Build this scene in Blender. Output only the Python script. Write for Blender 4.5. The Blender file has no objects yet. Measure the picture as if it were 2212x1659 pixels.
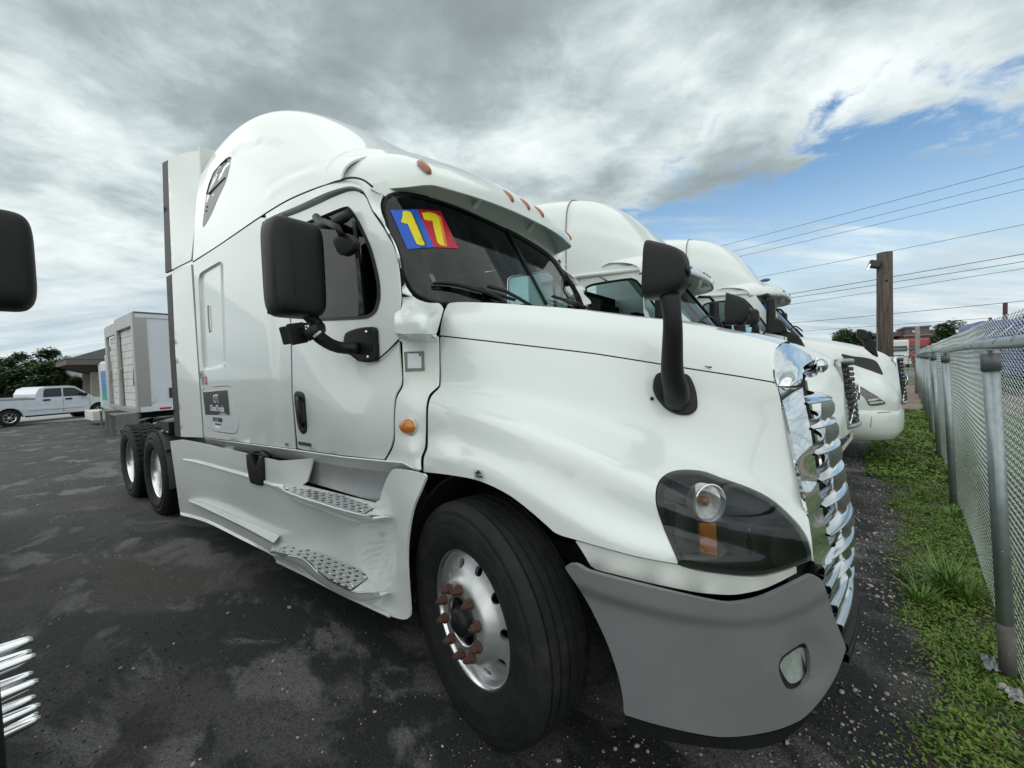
import bpy, bmesh, math, random
import numpy as np
from mathutils import Vector, Matrix
from mathutils.geometry import delaunay_2d_cdt
from mathutils.bvhtree import BVHTree
random.seed(7); rng = np.random.default_rng(7)
S = bpy.context.scene
COL = S.collection
R = math.radians

# ---------------------------------------------------------------- camera
F_PX, YAW, PITCH, ROLL = 886.2135, 2.218684, -0.036432, -0.035219
CAM = np.array([1.240216, -2.485721, 1.590586])
PW, PH = 2212.0, 1659.0
_f = np.array([math.cos(YAW)*math.cos(PITCH), math.sin(YAW)*math.cos(PITCH), math.sin(PITCH)])
_r = np.cross(_f, [0, 0, 1]); _r /= np.linalg.norm(_r); _u = np.cross(_r, _f)
RT, UP = math.cos(ROLL)*_r + math.sin(ROLL)*_u, -math.sin(ROLL)*_r + math.cos(ROLL)*_u
FW = _f
cd = bpy.data.cameras.new('camera'); cam = bpy.data.objects.new('camera', cd); COL.objects.link(cam)
cd.sensor_width = 36.0; cd.lens = F_PX/PW*36.0; cd.clip_start = 0.03; cd.clip_end = 4000
m = Matrix.Identity(4)
for i in range(3):
    m[i][0] = RT[i]; m[i][1] = UP[i]; m[i][2] = -FW[i]; m[i][3] = CAM[i]
cam.matrix_world = m
S.camera = cam

# ---------------------------------------------------------------- view, world, sun
S.view_settings.view_transform = 'Standard'
try: S.view_settings.look = 'None'
except Exception: pass
S.view_settings.gamma = 1.0
S.view_settings.use_curve_mapping = False
S.view_settings.exposure = 0.62
S.cycles.max_bounces = 8
S.cycles.transparent_max_bounces = 12

SUN_AZ, SUN_EL = R(-84), R(52)      # direction towards the sun
w = bpy.data.worlds.new("World"); S.world = w; w.use_nodes = True
nt = w.node_tree; N = nt.nodes; L = nt.links
for n in list(N): N.remove(n)
def wn(t, **k):
    n = N.new(t)
    for a, b in k.items(): setattr(n, a, b)
    return n
def wm(op, a, b=None, c=None, clamp=False):
    n = wn('ShaderNodeMath', operation=op); n.use_clamp = clamp
    for i, v in enumerate((a, b, c)):
        if v is None: continue
        if isinstance(v, (int, float)): n.inputs[i].default_value = v
        else: L.new(v, n.inputs[i])
    return n.outputs[0]
def wmix(fac, a, b):
    n = wn('ShaderNodeMix', data_type='RGBA')
    if isinstance(fac, (int, float)): n.inputs[0].default_value = fac
    else: L.new(fac, n.inputs[0])
    for i, v in ((6, a), (7, b)):
        if isinstance(v, tuple): n.inputs[i].default_value = (*v, 1)
        else: L.new(v, n.inputs[i])
    return n.outputs[2]
def wss(v, lo, hi):
    n = wn('ShaderNodeMapRange', interpolation_type='SMOOTHSTEP')
    L.new(v, n.inputs[0]); n.inputs[1].default_value = lo; n.inputs[2].default_value = hi
    return n.outputs[0]
tc = wn('ShaderNodeTexCoord'); sx = wn('ShaderNodeSeparateXYZ'); L.new(tc.outputs['Generated'], sx.inputs[0])
zc = wm('MAXIMUM', sx.outputs[2], 0.0)
dz = wm('ADD', zc, 0.15)
px = wm('DIVIDE', sx.outputs[0], dz); py = wm('DIVIDE', sx.outputs[1], dz)
def wvec(x, y, z=0.0, kx=1.0, ky=1.0):
    c = wn('ShaderNodeCombineXYZ')
    L.new(wm('MULTIPLY', x, kx), c.inputs[0]); L.new(wm('MULTIPLY', y, ky), c.inputs[1]); c.inputs[2].default_value = z
    return c.outputs[0]
def wnoise(vec, scale, det=6, rough=.55, dist=0.0):
    n = wn('ShaderNodeTexNoise'); L.new(vec, n.inputs['Vector'])
    n.inputs['Scale'].default_value = scale; n.inputs['Detail'].default_value = det
    n.inputs['Roughness'].default_value = rough; n.inputs['Distortion'].default_value = dist
    return n.outputs[0]
v1 = wvec(px, py, 3.1)
# rotated streak coordinates: the cloud bands run along one wind direction
a_ = R(-38)
u1 = wm('ADD', wm('MULTIPLY', px, math.cos(a_)), wm('MULTIPLY', py, -math.sin(a_)))
u2 = wm('ADD', wm('MULTIPLY', px, math.sin(a_)), wm('MULTIPLY', py, math.cos(a_)))
vs = wvec(u1, u2, 1.7, 0.9, 1.15)
big = wnoise(v1, 1.15, 4, .5, .3)
med = wnoise(vs, 1.9, 9, .60, .25)
fine = wnoise(v1, 5.0, 9, .62, .4)
streak = wnoise(wvec(u1, u2, 5.0, 0.5, 2.6), 1.5, 8, .58, .3)
# thickness of the cloud deck: dark where thick (overhead), thin and white towards its edge
rad = wm('SQRT', wm('ADD', wm('MULTIPLY', px, px), wm('MULTIPLY', py, py)))
shade = wm('ADD', wm('MULTIPLY', wm('SUBTRACT', big, .5), 1.9), wm('MULTIPLY', wm('SUBTRACT', med, .5), 1.5))
shade = wm('ADD', shade, wm('MULTIPLY', wm('SUBTRACT', fine, .5), .75))
shade = wm('ADD', shade, wm('MULTIPLY', wss(rad, .55, 1.9), .50))
lum = wss(shade, -.32, 1.0)
ramp = wn('ShaderNodeValToRGB'); L.new(lum, ramp.inputs[0])
cr = ramp.color_ramp
cr.elements[0].position = 0.0; cr.elements[0].color = (.185, .22, .235, 1)
cr.elements[1].position = 1.0; cr.elements[1].color = (.66, .70, .695, 1)
e = cr.elements.new(.30); e.color = (.265, .315, .33, 1)
e = cr.elements.new(.62); e.color = (.42, .48, .49, 1)
cloud = ramp.outputs[0]
# far, thin layered cloud near the horizon
hz = wss(sx.outputs[2], .02, .33)
low = wmix(wss(streak, .30, .70), (.30, .39, .44), (.54, .59, .605))
cloud = wmix(hz, low, cloud)
# the clear band: open sky beyond the edge of the deck
sky = wn('ShaderNodeTexSky', sky_type='NISHITA'); sky.sun_disc = False
sky.sun_elevation = SUN_EL; sky.sun_rotation = R(90) - SUN_AZ
sky.air_density = 1.0; sky.dust_density = 1.5; sky.ozone_density = 3.0
edge = wm('ADD', py, wm('MULTIPLY', wm('SUBTRACT', fine, .5), 1.25))
edge = wm('ADD', edge, wm('MULTIPLY', wm('SUBTRACT', med, .5), .9))
clear = wm('MULTIPLY', wss(edge, 1.62, 1.92), wss(wm('ADD', px, wm('MULTIPLY', wm('SUBTRACT', fine, .5), 1.0)), -1.05, -.72))
wisp = wm('MULTIPLY', wss(streak, .50, .74), .75)
clear = wm('MULTIPLY', clear, wm('SUBTRACT', 1.0, wisp))
clear = wm('MULTIPLY', clear, wss(sx.outputs[2], .04, .24))
skc = wn('ShaderNodeVectorMath', operation='MULTIPLY'); L.new(sky.outputs[0], skc.inputs[0]); skc.inputs[1].default_value = (.088, .108, .108)
haze = wmix(wss(sx.outputs[2], .0, .42), (.42, .51, .57), skc.outputs[0])
col = wmix(clear, cloud, haze)
bgk = wn('ShaderNodeVectorMath', operation='SCALE'); L.new(col, bgk.inputs[0]); bgk.inputs[3].default_value = 1/.12
bg = wn('ShaderNodeBackground'); L.new(bgk.outputs[0], bg.inputs[0]); bg.inputs[1].default_value = .12
wo = wn('ShaderNodeOutputWorld'); L.new(bg.outputs[0], wo.inputs[0])

sd = bpy.data.lights.new('sun', 'SUN'); sd.energy = 1.5; sd.angle = R(150); sd.color = (1.0, .97, .92)
so = bpy.data.objects.new('sun', sd); COL.objects.link(so)
sv = Vector((math.cos(SUN_EL)*math.cos(SUN_AZ), math.cos(SUN_EL)*math.sin(SUN_AZ), math.sin(SUN_EL)))
so.rotation_euler = sv.to_track_quat('Z', 'Y').to_euler(); so.location = (0, -4, 12)

# ---------------------------------------------------------------- measuring
def ray(x, y): return FW + (x-PW/2)/F_PX*RT + (PH/2-y)/F_PX*UP
def at(x, y, X=None, Y=None, Z=None):
    v = ray(x, y)
    if callable(Y):                      # Y given as a function of (X, Z)
        yy = Y(0, 1.5)
        for _ in range(14):
            p = CAM + v*((yy-CAM[1])/v[1]); yy = .5*yy + .5*Y(p[0], p[2])
        return CAM + v*((yy-CAM[1])/v[1])
    if callable(X):                      # X given as a function of (Y, Z)
        ts = np.linspace(.8, 5.2, 120); g = [CAM[0]+v[0]*t-X(CAM[1]+v[1]*t, CAM[2]+v[2]*t) for t in ts]
        for i in range(len(ts)-1):
            if g[i] > 0 >= g[i+1]:
                a, b = ts[i], ts[i+1]
                for _ in range(22):
                    m_ = .5*(a+b); a, b = (m_, b) if CAM[0]+v[0]*m_-X(CAM[1]+v[1]*m_, CAM[2]+v[2]*m_) > 0 else (a, m_)
                return CAM+v*a
        return CAM+v*ts[int(np.argmin(np.abs(g)))]
    k, t = (0, X) if X is not None else (1, Y) if Y is not None else (2, Z)
    return CAM + v*((t-CAM[k])/v[k])
def tps(ctrl, lam=1e-4):
    c = np.array(ctrl, float); P = c[:, :2]/400.; n = len(c)
    def U(d): return np.where(d > 1e-9, d*d*np.log(np.maximum(d, 1e-9)), 0)
    K = U(np.linalg.norm(P[:, None]-P[None], axis=2)) + lam*np.eye(n)
    A = np.zeros((n+3, n+3)); A[:n, :n] = K; A[:n, n] = 1; A[:n, n+1:] = P; A[n, :n] = 1; A[n+1:, :n] = P.T
    wv = np.linalg.solve(A, np.concatenate([c[:, 2], [0, 0, 0]]))
    def f(x, y):
        q = np.array([x, y])/400.
        return float(U(np.linalg.norm(P-q, axis=1)) @ wv[:n] + wv[n] + q @ wv[n+1:])
    return f
def cr_curve(pts, step=8, closed=False):
    """Catmull-Rom through points"""
    P = [np.array(p, float) for p in pts]; n = len(P); out = []
    rngi = range(n if closed else n-1)
    for i in rngi:
        if closed: a, b, c, d = P[(i-1) % n], P[i], P[(i+1) % n], P[(i+2) % n]
        else: a, b, c, d = P[max(i-1, 0)], P[i], P[i+1], P[min(i+2, n-1)]
        k = max(1, int(round(np.linalg.norm(c-b)/step)))
        for j in range(k):
            t = j/k
            out.append(.5*((2*b)+(-a+c)*t+(2*a-5*b+4*c-d)*t*t+(-a+3*b-3*c+d)*t**3))
    if not closed: out.append(P[-1])
    return out
def ls(pts, step=8):
    """straight polyline, densified (closed)"""
    P = [np.array(p, float) for p in pts]; out = []
    for i in range(len(P)):
        b, c = P[i], P[(i+1) % len(P)]; k = max(1, int(round(np.linalg.norm(c-b)/step)))
        out += [b+(c-b)*j/k for j in range(k)]
    return out
def inpoly(x, y, P):
    x0, y0 = P[:, 0], P[:, 1]; x1, y1 = np.roll(x0, -1), np.roll(y0, -1)
    c = ((y0 > y) != (y1 > y)) & (x < (x1-x0)*(y-y0)/(np.where(y1 == y0, 1e-12, y1-y0))+x0)
    return bool(c.sum() % 2)
def tri2d(outline, holes=(), step=10):
    loops = [np.array(outline, float)]+[np.array(h, float) for h in holes]
    V = []; E = []
    for lp in loops:
        b = len(V); k = len(lp); V += [tuple(p[:2]) for p in lp]; E += [(b+i, b+(i+1) % k) for i in range(k)]
    nb = len(V); B = np.array(V)
    lo, hi = loops[0].min(0), loops[0].max(0)
    row = 0; y = lo[1]+step*.5
    while y < hi[1]:
        x = lo[0]+step*(.5 if row % 2 else 0.)
        while x < hi[0]:
            if inpoly(x, y, loops[0]) and not any(inpoly(x, y, h) for h in loops[1:]):
                if np.min((B[:, 0]-x)**2+(B[:, 1]-y)**2) > (step*.45)**2: V.append((x, y))
            x += step
        y += step*.87; row += 1
    r = delaunay_2d_cdt([Vector(v) for v in V], E, [], 0, 1e-6)
    vv = np.array([tuple(v) for v in r[0]]); T = []
    for f in r[2]:
        c = vv[list(f)].mean(0)
        if inpoly(c[0], c[1], loops[0]) and not any(inpoly(c[0], c[1], h) for h in loops[1:]): T.append(tuple(f))
    return vv, T

# ---------------------------------------------------------------- objects
def me_obj(name, verts, faces, mat=None, parent=None, smooth=True):
    me = bpy.data.meshes.new(name); me.from_pydata([tuple(map(float, v)) for v in verts], [], [tuple(f) for f in faces]); me.update()
    if smooth: me.polygons.foreach_set('use_smooth', [True]*len(me.polygons))
    o = bpy.data.objects.new(name, me); COL.objects.link(o)
    if mat is not None:
        for mm in (mat if isinstance(mat, (list, tuple)) else [mat]): me.materials.append(mm)
    if parent is not None: o.parent = parent
    return o
def tag(o, label=None, cat=None, group=None, kind=None):
    if label: o['label'] = label
    if cat: o['category'] = cat
    if group: o['group'] = group
    if kind: o['kind'] = kind
    return o
def thing(name, label, cat, group=None, loc=(0, 0, 0), rz=0):
    o = bpy.data.objects.new(name, None); COL.objects.link(o); o.location = loc; o.rotation_euler = (0, 0, rz); o.empty_display_size = .1
    return tag(o, label, cat, group)
def solid(o, t, off=-1):
    """give a sheet its thickness: a back sheet and a rim with its own corner, so the edge stays crisp"""
    me = o.data; n = len(me.vertices); co = np.empty(n*3); me.vertices.foreach_get('co', co); co = co.reshape(-1, 3)
    fs = [tuple(p.vertices) for p in me.polygons]; nr = np.zeros((n, 3)); ec = {}
    for f in fs:
        a, b, c = co[f[0]], co[f[1]], co[f[2]]; q = np.cross(b-a, c-a)
        if len(f) > 3: q = q+np.cross(c-a, co[f[3]]-a)
        for i in range(len(f)):
            nr[f[i]] += q; e_ = (f[i], f[(i+1) % len(f)]); ec[e_] = 1
    nr /= np.linalg.norm(nr, axis=1)[:, None]+1e-12
    V = list(co)+list(co-nr*t); F2 = list(fs)+[tuple(n+i for i in f[::-1]) for f in fs]
    for (a, b) in ec:
        if (b, a) not in ec:
            k = len(V); V += [co[a], co[b], co[b]-nr[b]*t, co[a]-nr[a]*t]; F2.append((k+1, k, k+3, k+2))
    m2 = bpy.data.meshes.new(me.name); m2.from_pydata([tuple(v) for v in V], [], F2); m2.update(); m2.polygons.foreach_set('use_smooth', [True]*len(F2))
    for mm in me.materials: m2.materials.append(mm)
    o.data = m2; bpy.data.meshes.remove(me); return o
def cap_end(o, n, at_end=True):
    """close the last ring of a lofted shell"""
    me = o.data; bm = bmesh.new(); bm.from_mesh(me); bm.verts.ensure_lookup_table(); vs_ = bm.verts[-n:] if at_end else bm.verts[:n]
    bm.faces.new(vs_); bmesh.ops.recalc_face_normals(bm, faces=bm.faces); bm.to_mesh(me); bm.free()
def bevel(o, w=.01, seg=2, ang=40):
    bm = bmesh.new(); bm.from_mesh(o.data); bmesh.ops.remove_doubles(bm, verts=bm.verts, dist=1e-5); bm.to_mesh(o.data); bm.free()
    md = o.modifiers.new('bevel', 'BEVEL'); md.width = w; md.segments = seg; md.limit_method = 'ANGLE'; md.angle_limit = R(ang); return o
def orient(V, T, towards):
    """flip faces so that they look towards a point"""
    V = np.array(V); out = []
    c = np.zeros(3)
    n = 0
    for t in T[:: max(1, len(T)//200)]:
        a, b, d = V[t[0]], V[t[1]], V[t[2]]; nn = np.cross(b-a, d-a); n += np.sign(nn @ (np.array(towards)-a))
    return [tuple(reversed(t)) for t in T] if n < 0 else T
def skin(name, outline, fn, mat, parent=None, holes=(), step=10, thick=.008, mirror=False, towards=None, post=None):
    vv, T = tri2d(outline, holes, step)
    V = [fn(p[0], p[1]) for p in vv]
    if post: V = [post(v) for v in V]
    T = orient(V, T, CAM if towards is None else towards)
    o = me_obj(name, V, T, mat, parent)
    if thick: solid(o, thick)
    if mirror: mirr(o)
    return o
def mirr(o, parent=None):
    me = o.data.copy(); me.name = o.data.name
    co = np.empty(len(me.vertices)*3); me.vertices.foreach_get('co', co); co = co.reshape(-1, 3); co[:, 1] *= -1
    me.vertices.foreach_set('co', co.ravel()); me.flip_normals(); me.update()
    c = o.copy(); c.data = me; COL.objects.link(c); c.parent = parent or o.parent
    return c
def grid_obj(name, rows, mat, parent=None, close_u=False, close_v=False, caps=False, smooth=True, thick=0):
    nr, nc = len(rows), len(rows[0]); V = [p for r in rows for p in r]; Fs = []
    for i in range(nr if close_v else nr-1):
        for j in range(nc if close_u else nc-1):
            a = i*nc+j; b = i*nc+(j+1) % nc; c = ((i+1) % nr)*nc+(j+1) % nc; d = ((i+1) % nr)*nc+j
            Fs.append((a, b, c, d))
    if caps and close_u: Fs += [tuple(range(nc))[::-1], tuple(range((nr-1)*nc, nr*nc))]
    o = me_obj(name, V, Fs, mat, parent, smooth)
    if caps:
        bm = bmesh.new(); bm.from_mesh(o.data); bmesh.ops.recalc_face_normals(bm, faces=bm.faces); bm.to_mesh(o.data); bm.free()
    if thick: solid(o, thick)
    return o
def frames(pts):
    P = [np.array(p, float) for p in pts]; out = []; n0 = None
    for i in range(len(P)):
        t = P[min(i+1, len(P)-1)]-P[max(i-1, 0)]; t /= (np.linalg.norm(t)+1e-12)
        if n0 is None:
            n0 = np.cross(t, [0, 0, 1.]);
            if np.linalg.norm(n0) < .1: n0 = np.cross(t, [1., 0, 0])
        n0 = n0-t*(n0 @ t); n0 /= np.linalg.norm(n0); out.append((P[i], t, n0, np.cross(t, n0)))
    return out
def tube_geo(pts, r, k=8):
    rr = r if hasattr(r, '__len__') else [r]*len(pts); V = []; Fs = []
    for (p, t, n, b), q in zip(frames(pts), rr):
        for j in range(k):
            a = 2*math.pi*j/k; V.append(p+q*(n*math.cos(a)+b*math.sin(a)))
    m_ = len(pts)
    for i in range(m_-1):
        for j in range(k): Fs.append((i*k+j, i*k+(j+1) % k, (i+1)*k+(j+1) % k, (i+1)*k+j))
    Fs.append(tuple(range(k))[::-1]); Fs.append(tuple(range((m_-1)*k, m_*k)))
    return V, Fs
def tube(name, pts, r, mat, parent=None, k=10):
    V, Fs = tube_geo(pts, r, k); return me_obj(name, V, Fs, mat, parent)
class MB:
    def __init__(s): s.V = []; s.F = []; s.M = []
    def add(s, V, F, mi=0):
        b = len(s.V); s.V += [tuple(map(float, v)) for v in V]; s.F += [tuple(b+i for i in f) for f in F]; s.M += [mi]*len(F); return s
    def box(s, c, d, rz=0, mi=0, M=None):
        c = np.array(c, float); d = np.array(d, float)/2; ca, sa = math.cos(rz), math.sin(rz); V = []
        for x in (-1, 1):
            for y in (-1, 1):
                for z in (-1, 1):
                    p = np.array([x, y, z])*d
                    if M is not None: p = np.array(M @ Vector(p))
                    V.append(c+[p[0]*ca-p[1]*sa, p[0]*sa+p[1]*ca, p[2]])
        return s.add(V, [(0, 1, 3, 2), (4, 6, 7, 5), (0, 4, 5, 1), (2, 3, 7, 6), (0, 2, 6, 4), (1, 5, 7, 3)], mi)
    def tube(s, pts, r, k=8, mi=0): return s.add(*tube_geo(pts, r, k), mi)
    def build(s, name, mat, parent=None, smooth=False):
        o = me_obj(name, s.V, s.F, mat, parent, smooth)
        if len(set(s.M)) > 1: o.data.polygons.foreach_set('material_index', s.M)
        return o
def lathe(name, prof, mat, parent=None, n=48, axis='Y', loc=(0, 0, 0), sgn=1, smooth=True, rot=None):
    """prof: (radius, along) pairs; axis Y"""
    V = []; Fs = []; k = len(prof)
    for i in range(n):
        a = 2*math.pi*i/n
        for r_, h in prof: V.append((r_*math.cos(a), sgn*h, r_*math.sin(a)))
    for i in range(n):
        for j in range(k-1):
            q = (i*k+j, i*k+j+1, ((i+1) % n)*k+j+1, ((i+1) % n)*k+j); Fs.append(q if sgn > 0 else q[::-1])
    o = me_obj(name, V, Fs, mat, parent, smooth); o.location = loc
    return o
def sharp(o, ang=35):
    """shade smooth only across shallow edges"""
    me = o.data; bm = bmesh.new(); bm.from_mesh(me)
    for e_ in bm.edges:
        if len(e_.link_faces) == 2 and e_.calc_face_angle(0) > R(ang): e_.smooth = False
    bm.to_mesh(me); bm.free(); return o
def recalc(o):
    bm = bmesh.new(); bm.from_mesh(o.data); bmesh.ops.recalc_face_normals(bm, faces=bm.faces); bm.to_mesh(o.data); bm.free(); return o
def quad_text(name, s, size, loc, xdir, ydir, mat, parent, extrude=.0005, align='CENTER', font_scale_x=1.0, bold=0.0):
    c = bpy.data.curves.new(name, 'FONT'); c.body = s; c.size = size; c.align_x = align; c.align_y = 'CENTER'; c.extrude = extrude; c.offset = bold
    c.resolution_u = 3
    tmp = bpy.data.objects.new('tmp', c); COL.objects.link(tmp)
    bpy.context.view_layer.update()
    me = bpy.data.meshes.new_from_object(tmp.evaluated_get(bpy.context.evaluated_depsgraph_get()))
    bpy.data.objects.remove(tmp)
    me.materials.clear(); me.materials.append(mat); me.name = name
    o = bpy.data.objects.new(name, me); COL.objects.link(o); o.parent = parent
    x = Vector(xdir).normalized()*font_scale_x; y = Vector(ydir).normalized(); z = Vector(xdir).normalized().cross(y)
    M = Matrix.Identity(4)
    for i in range(3): M[i][0] = x[i]; M[i][1] = y[i]; M[i][2] = z[i]; M[i][3] = loc[i]
    me.transform(M)
    return o

# ---------------------------------------------------------------- materials
MATS = {}
def mat(name, color, rough=.5, metal=0., coat=0., bump=None, var=None, spec=.5, trans=0., emit=None, alpha=None, dirt=None, ior=None):
    """var: (scale, amount, detail) value noise on the colour; bump: (scale, strength, distance); dirt: (scale, lo, hi, colour, amount)"""
    if name in MATS: return MATS[name]
    m_ = bpy.data.materials.new(name); m_.use_nodes = True; t = m_.node_tree; b = t.nodes['Principled BSDF']
    b.inputs['Base Color'].default_value = (*color, 1); b.inputs['Roughness'].default_value = rough; b.inputs['Metallic'].default_value = metal
    b.inputs['Coat Weight'].default_value = coat; b.inputs['Coat Roughness'].default_value = .04
    b.inputs['Specular IOR Level'].default_value = spec
    if ior: b.inputs['IOR'].default_value = ior
    if trans: b.inputs['Transmission Weight'].default_value = trans
    if emit: b.inputs['Emission Color'].default_value = (*emit[0], 1); b.inputs['Emission Strength'].default_value = emit[1]
    tcn = t.nodes.new('ShaderNodeTexCoord')
    def noise(scale, det=5, rg=.6):
        n = t.nodes.new('ShaderNodeTexNoise'); t.links.new(tcn.outputs['Object'], n.inputs['Vector'])
        n.inputs['Scale'].default_value = scale; n.inputs['Detail'].default_value = det; n.inputs['Roughness'].default_value = rg; return n.outputs[0]
    cur = None
    if var:
        n = noise(var[0], var[2] if len(var) > 2 else 5); mr = t.nodes.new('ShaderNodeMapRange'); t.links.new(n, mr.inputs[0])
        mr.inputs[1].default_value = .3; mr.inputs[2].default_value = .7; mr.inputs[3].default_value = 1-var[1]; mr.inputs[4].default_value = 1+var[1]
        vm = t.nodes.new('ShaderNodeVectorMath'); vm.operation = 'SCALE'; vm.inputs[0].default_value = color; t.links.new(mr.outputs[0], vm.inputs[3]); cur = vm.outputs[0]
    if dirt:
        n = noise(dirt[0], 8, .68); mr = t.nodes.new('ShaderNodeMapRange'); t.links.new(n, mr.inputs[0]); mr.inputs[1].default_value = dirt[1]; mr.inputs[2].default_value = dirt[2]
        mr.inputs[4].default_value = dirt[4]
        mx = t.nodes.new('ShaderNodeMix'); mx.data_type = 'RGBA'; t.links.new(mr.outputs[0], mx.inputs[0])
        if cur: t.links.new(cur, mx.inputs[6])
        else: mx.inputs[6].default_value = (*color, 1)
        mx.inputs[7].default_value = (*dirt[3], 1); cur = mx.outputs[2]
    if cur: t.links.new(cur, b.inputs['Base Color'])
    if bump:
        n = noise(bump[0], 6); bp = t.nodes.new('ShaderNodeBump'); t.links.new(n, bp.inputs['Height']); bp.inputs['Strength'].default_value = bump[1]; bp.inputs['Distance'].default_value = bump[2]
        t.links.new(bp.outputs[0], b.inputs['Normal'])
    MATS[name] = m_
    return m_
def glassmat(name, tint, refl=1.0, rough=.01, body=None, bodyfac=0., refl_streaks=0.):
    """a thin pane: lets light through with a tint and mirrors the sky by Fresnel"""
    m_ = bpy.data.materials.new(name); m_.use_nodes = True; t = m_.node_tree; b = t.nodes['Principled BSDF']; t.nodes.remove(b); out = t.nodes['Material Output']
    tr = t.nodes.new('ShaderNodeBsdfTransparent'); tr.inputs[0].default_value = (*tint, 1)
    gl = t.nodes.new('ShaderNodeBsdfGlossy'); gl.inputs['Roughness'].default_value = rough; gl.inputs[0].default_value = (refl, refl, refl, 1)
    fr = t.nodes.new('ShaderNodeFresnel'); fr.inputs[0].default_value = 1.55
    base = tr.outputs[0]
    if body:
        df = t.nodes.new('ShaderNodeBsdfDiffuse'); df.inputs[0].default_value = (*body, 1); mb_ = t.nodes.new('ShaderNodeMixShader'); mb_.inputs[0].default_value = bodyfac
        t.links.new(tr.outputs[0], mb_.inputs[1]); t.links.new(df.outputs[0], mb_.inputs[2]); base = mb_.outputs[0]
    if refl_streaks:
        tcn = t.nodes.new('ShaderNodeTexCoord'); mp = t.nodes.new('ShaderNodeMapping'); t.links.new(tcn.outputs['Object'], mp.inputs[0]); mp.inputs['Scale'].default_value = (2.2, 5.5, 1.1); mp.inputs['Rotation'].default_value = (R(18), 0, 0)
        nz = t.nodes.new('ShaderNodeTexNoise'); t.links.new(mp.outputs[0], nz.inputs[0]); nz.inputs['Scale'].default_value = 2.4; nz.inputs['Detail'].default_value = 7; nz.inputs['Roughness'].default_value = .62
        mr = t.nodes.new('ShaderNodeMapRange'); t.links.new(nz.outputs[0], mr.inputs[0]); mr.inputs[1].default_value = .45; mr.inputs[2].default_value = .72; mr.inputs[3].default_value = bodyfac; mr.inputs[4].default_value = bodyfac+refl_streaks; t.links.new(mr.outputs[0], mb_.inputs[0])
    mx = t.nodes.new('ShaderNodeMixShader'); ml = t.nodes.new('ShaderNodeMath'); ml.operation = 'MULTIPLY_ADD'; ml.inputs[1].default_value = 1.5; ml.inputs[2].default_value = .02; ml.use_clamp = True
    t.links.new(fr.outputs[0], ml.inputs[0]); t.links.new(ml.outputs[0], mx.inputs[0]); t.links.new(base, mx.inputs[1]); t.links.new(gl.outputs[0], mx.inputs[2])
    t.links.new(mx.outputs[0], out.inputs[0]); MATS[name] = m_
    return m_
WHITE = mat('white_paint', (.70, .74, .72), .30, coat=.8, var=(.9, .02), dirt=(2.2, .60, .95, (.52, .53, .49), .25))
WHITE_ROAD = mat('white_paint_road_worn', (.70, .74, .72), .34, coat=.5, var=(.9, .02), dirt=(75, .60, .72, (.24, .21, .16), .45))
WHITE_DULL = mat('white_paint_dull', (.66, .68, .65), .45, coat=.2, var=(2, .03), dirt=(5, .52, .9, (.40, .40, .35), .5))
GREYPL = mat('grey_bumper_plastic', (.165, .17, .175), .66, bump=(160, .12, .004), var=(3, .07), dirt=(4, .56, .85, (.24, .24, .235), .5))
BLACKPL = mat('black_plastic', (.0085, .009, .0105), .5, bump=(200, .1, .003), var=(4, .2), spec=.32)
RUBBER = mat('black_rubber', (.008, .008, .009), .6, var=(5, .2), spec=.3)
TYRE = mat('tyre_rubber', (.0125, .0135, .015), .72, spec=.3, bump=(90, .3, .004), var=(9, .25), dirt=(6, .50, .82, (.06, .056, .05), .55))
DARK = mat('dark_recess', (.008, .008, .009), .9)
CHROME = mat('chrome', (.74, .75, .76), .045, metal=1., var=(3, .02))
CHROME_DULL = mat('chrome_dull', (.62, .64, .66), .2, metal=1., bump=(60, .08, .003), var=(6, .06))
ALU = mat('aluminium', (.62, .63, .64), .42, metal=.75, bump=(35, .12, .003), var=(12, .10), dirt=(14, .5, .85, (.36, .36, .35), .5))
ALU_BRIGHT = mat('polished_aluminium', (.78, .79, .80), .26, metal=1., var=(8, .06))
ALU_STEP = mat('step_aluminium', (.66, .67, .69), .38, metal=.85, bump=(40, .1, .003), var=(6, .1), dirt=(9, .55, .8, (.35, .34, .32), .5))
RUST = mat('rusty_iron', (.085, .040, .030), .8, var=(60, .3), bump=(200, .12, .002), dirt=(80, .5, .8, (.03, .018, .014), .7))
AMBER = mat('amber_lens', (.50, .155, .02), .12, coat=.6, var=(40, .12))
AMBER_DARK = mat('aged_amber_lens', (.30, .08, .025), .2, coat=.5, var=(60, .3))
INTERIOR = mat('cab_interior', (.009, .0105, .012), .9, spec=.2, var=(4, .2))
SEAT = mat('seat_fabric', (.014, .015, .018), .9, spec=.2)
GALV = mat('galvanised_steel', (.33, .37, .385), .42, metal=.75, bump=(50, .1, .003), var=(14, .13), dirt=(20, .5, .8, (.22, .25, .26), .5))
GALV_WIRE = mat('galvanised_wire', (.62, .67, .66), .38, metal=.8, var=(30, .12))
MIRRORG = mat('mirror_glass', (.85, .87, .88), .02, metal=1.)
SIDEGLASS = glassmat('tinted_side_glass', (.60, .80, .80), .33)
WSGLASS = glassmat('windscreen_glass', (.58, .76, .77), .45, body=(.16, .24, .26), bodyfac=.01, refl_streaks=.09)  # pale streaks: sky reflections painted into the pane as diffuse colour
LENS = glassmat('clear_lens', (.80, .83, .83), .42, .02, body=(.2, .26, .26), bodyfac=.015)
# ================================================================ MAIN TRUCK (x forward, origin under the front axle)
TK = thing('semi_truck', 'large white sleeper tractor in the foreground with 17 on its windscreen', 'truck')
YS = -1.115
fy = lambda Y: (lambda x, y: at(x, y, Y=Y))

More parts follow.
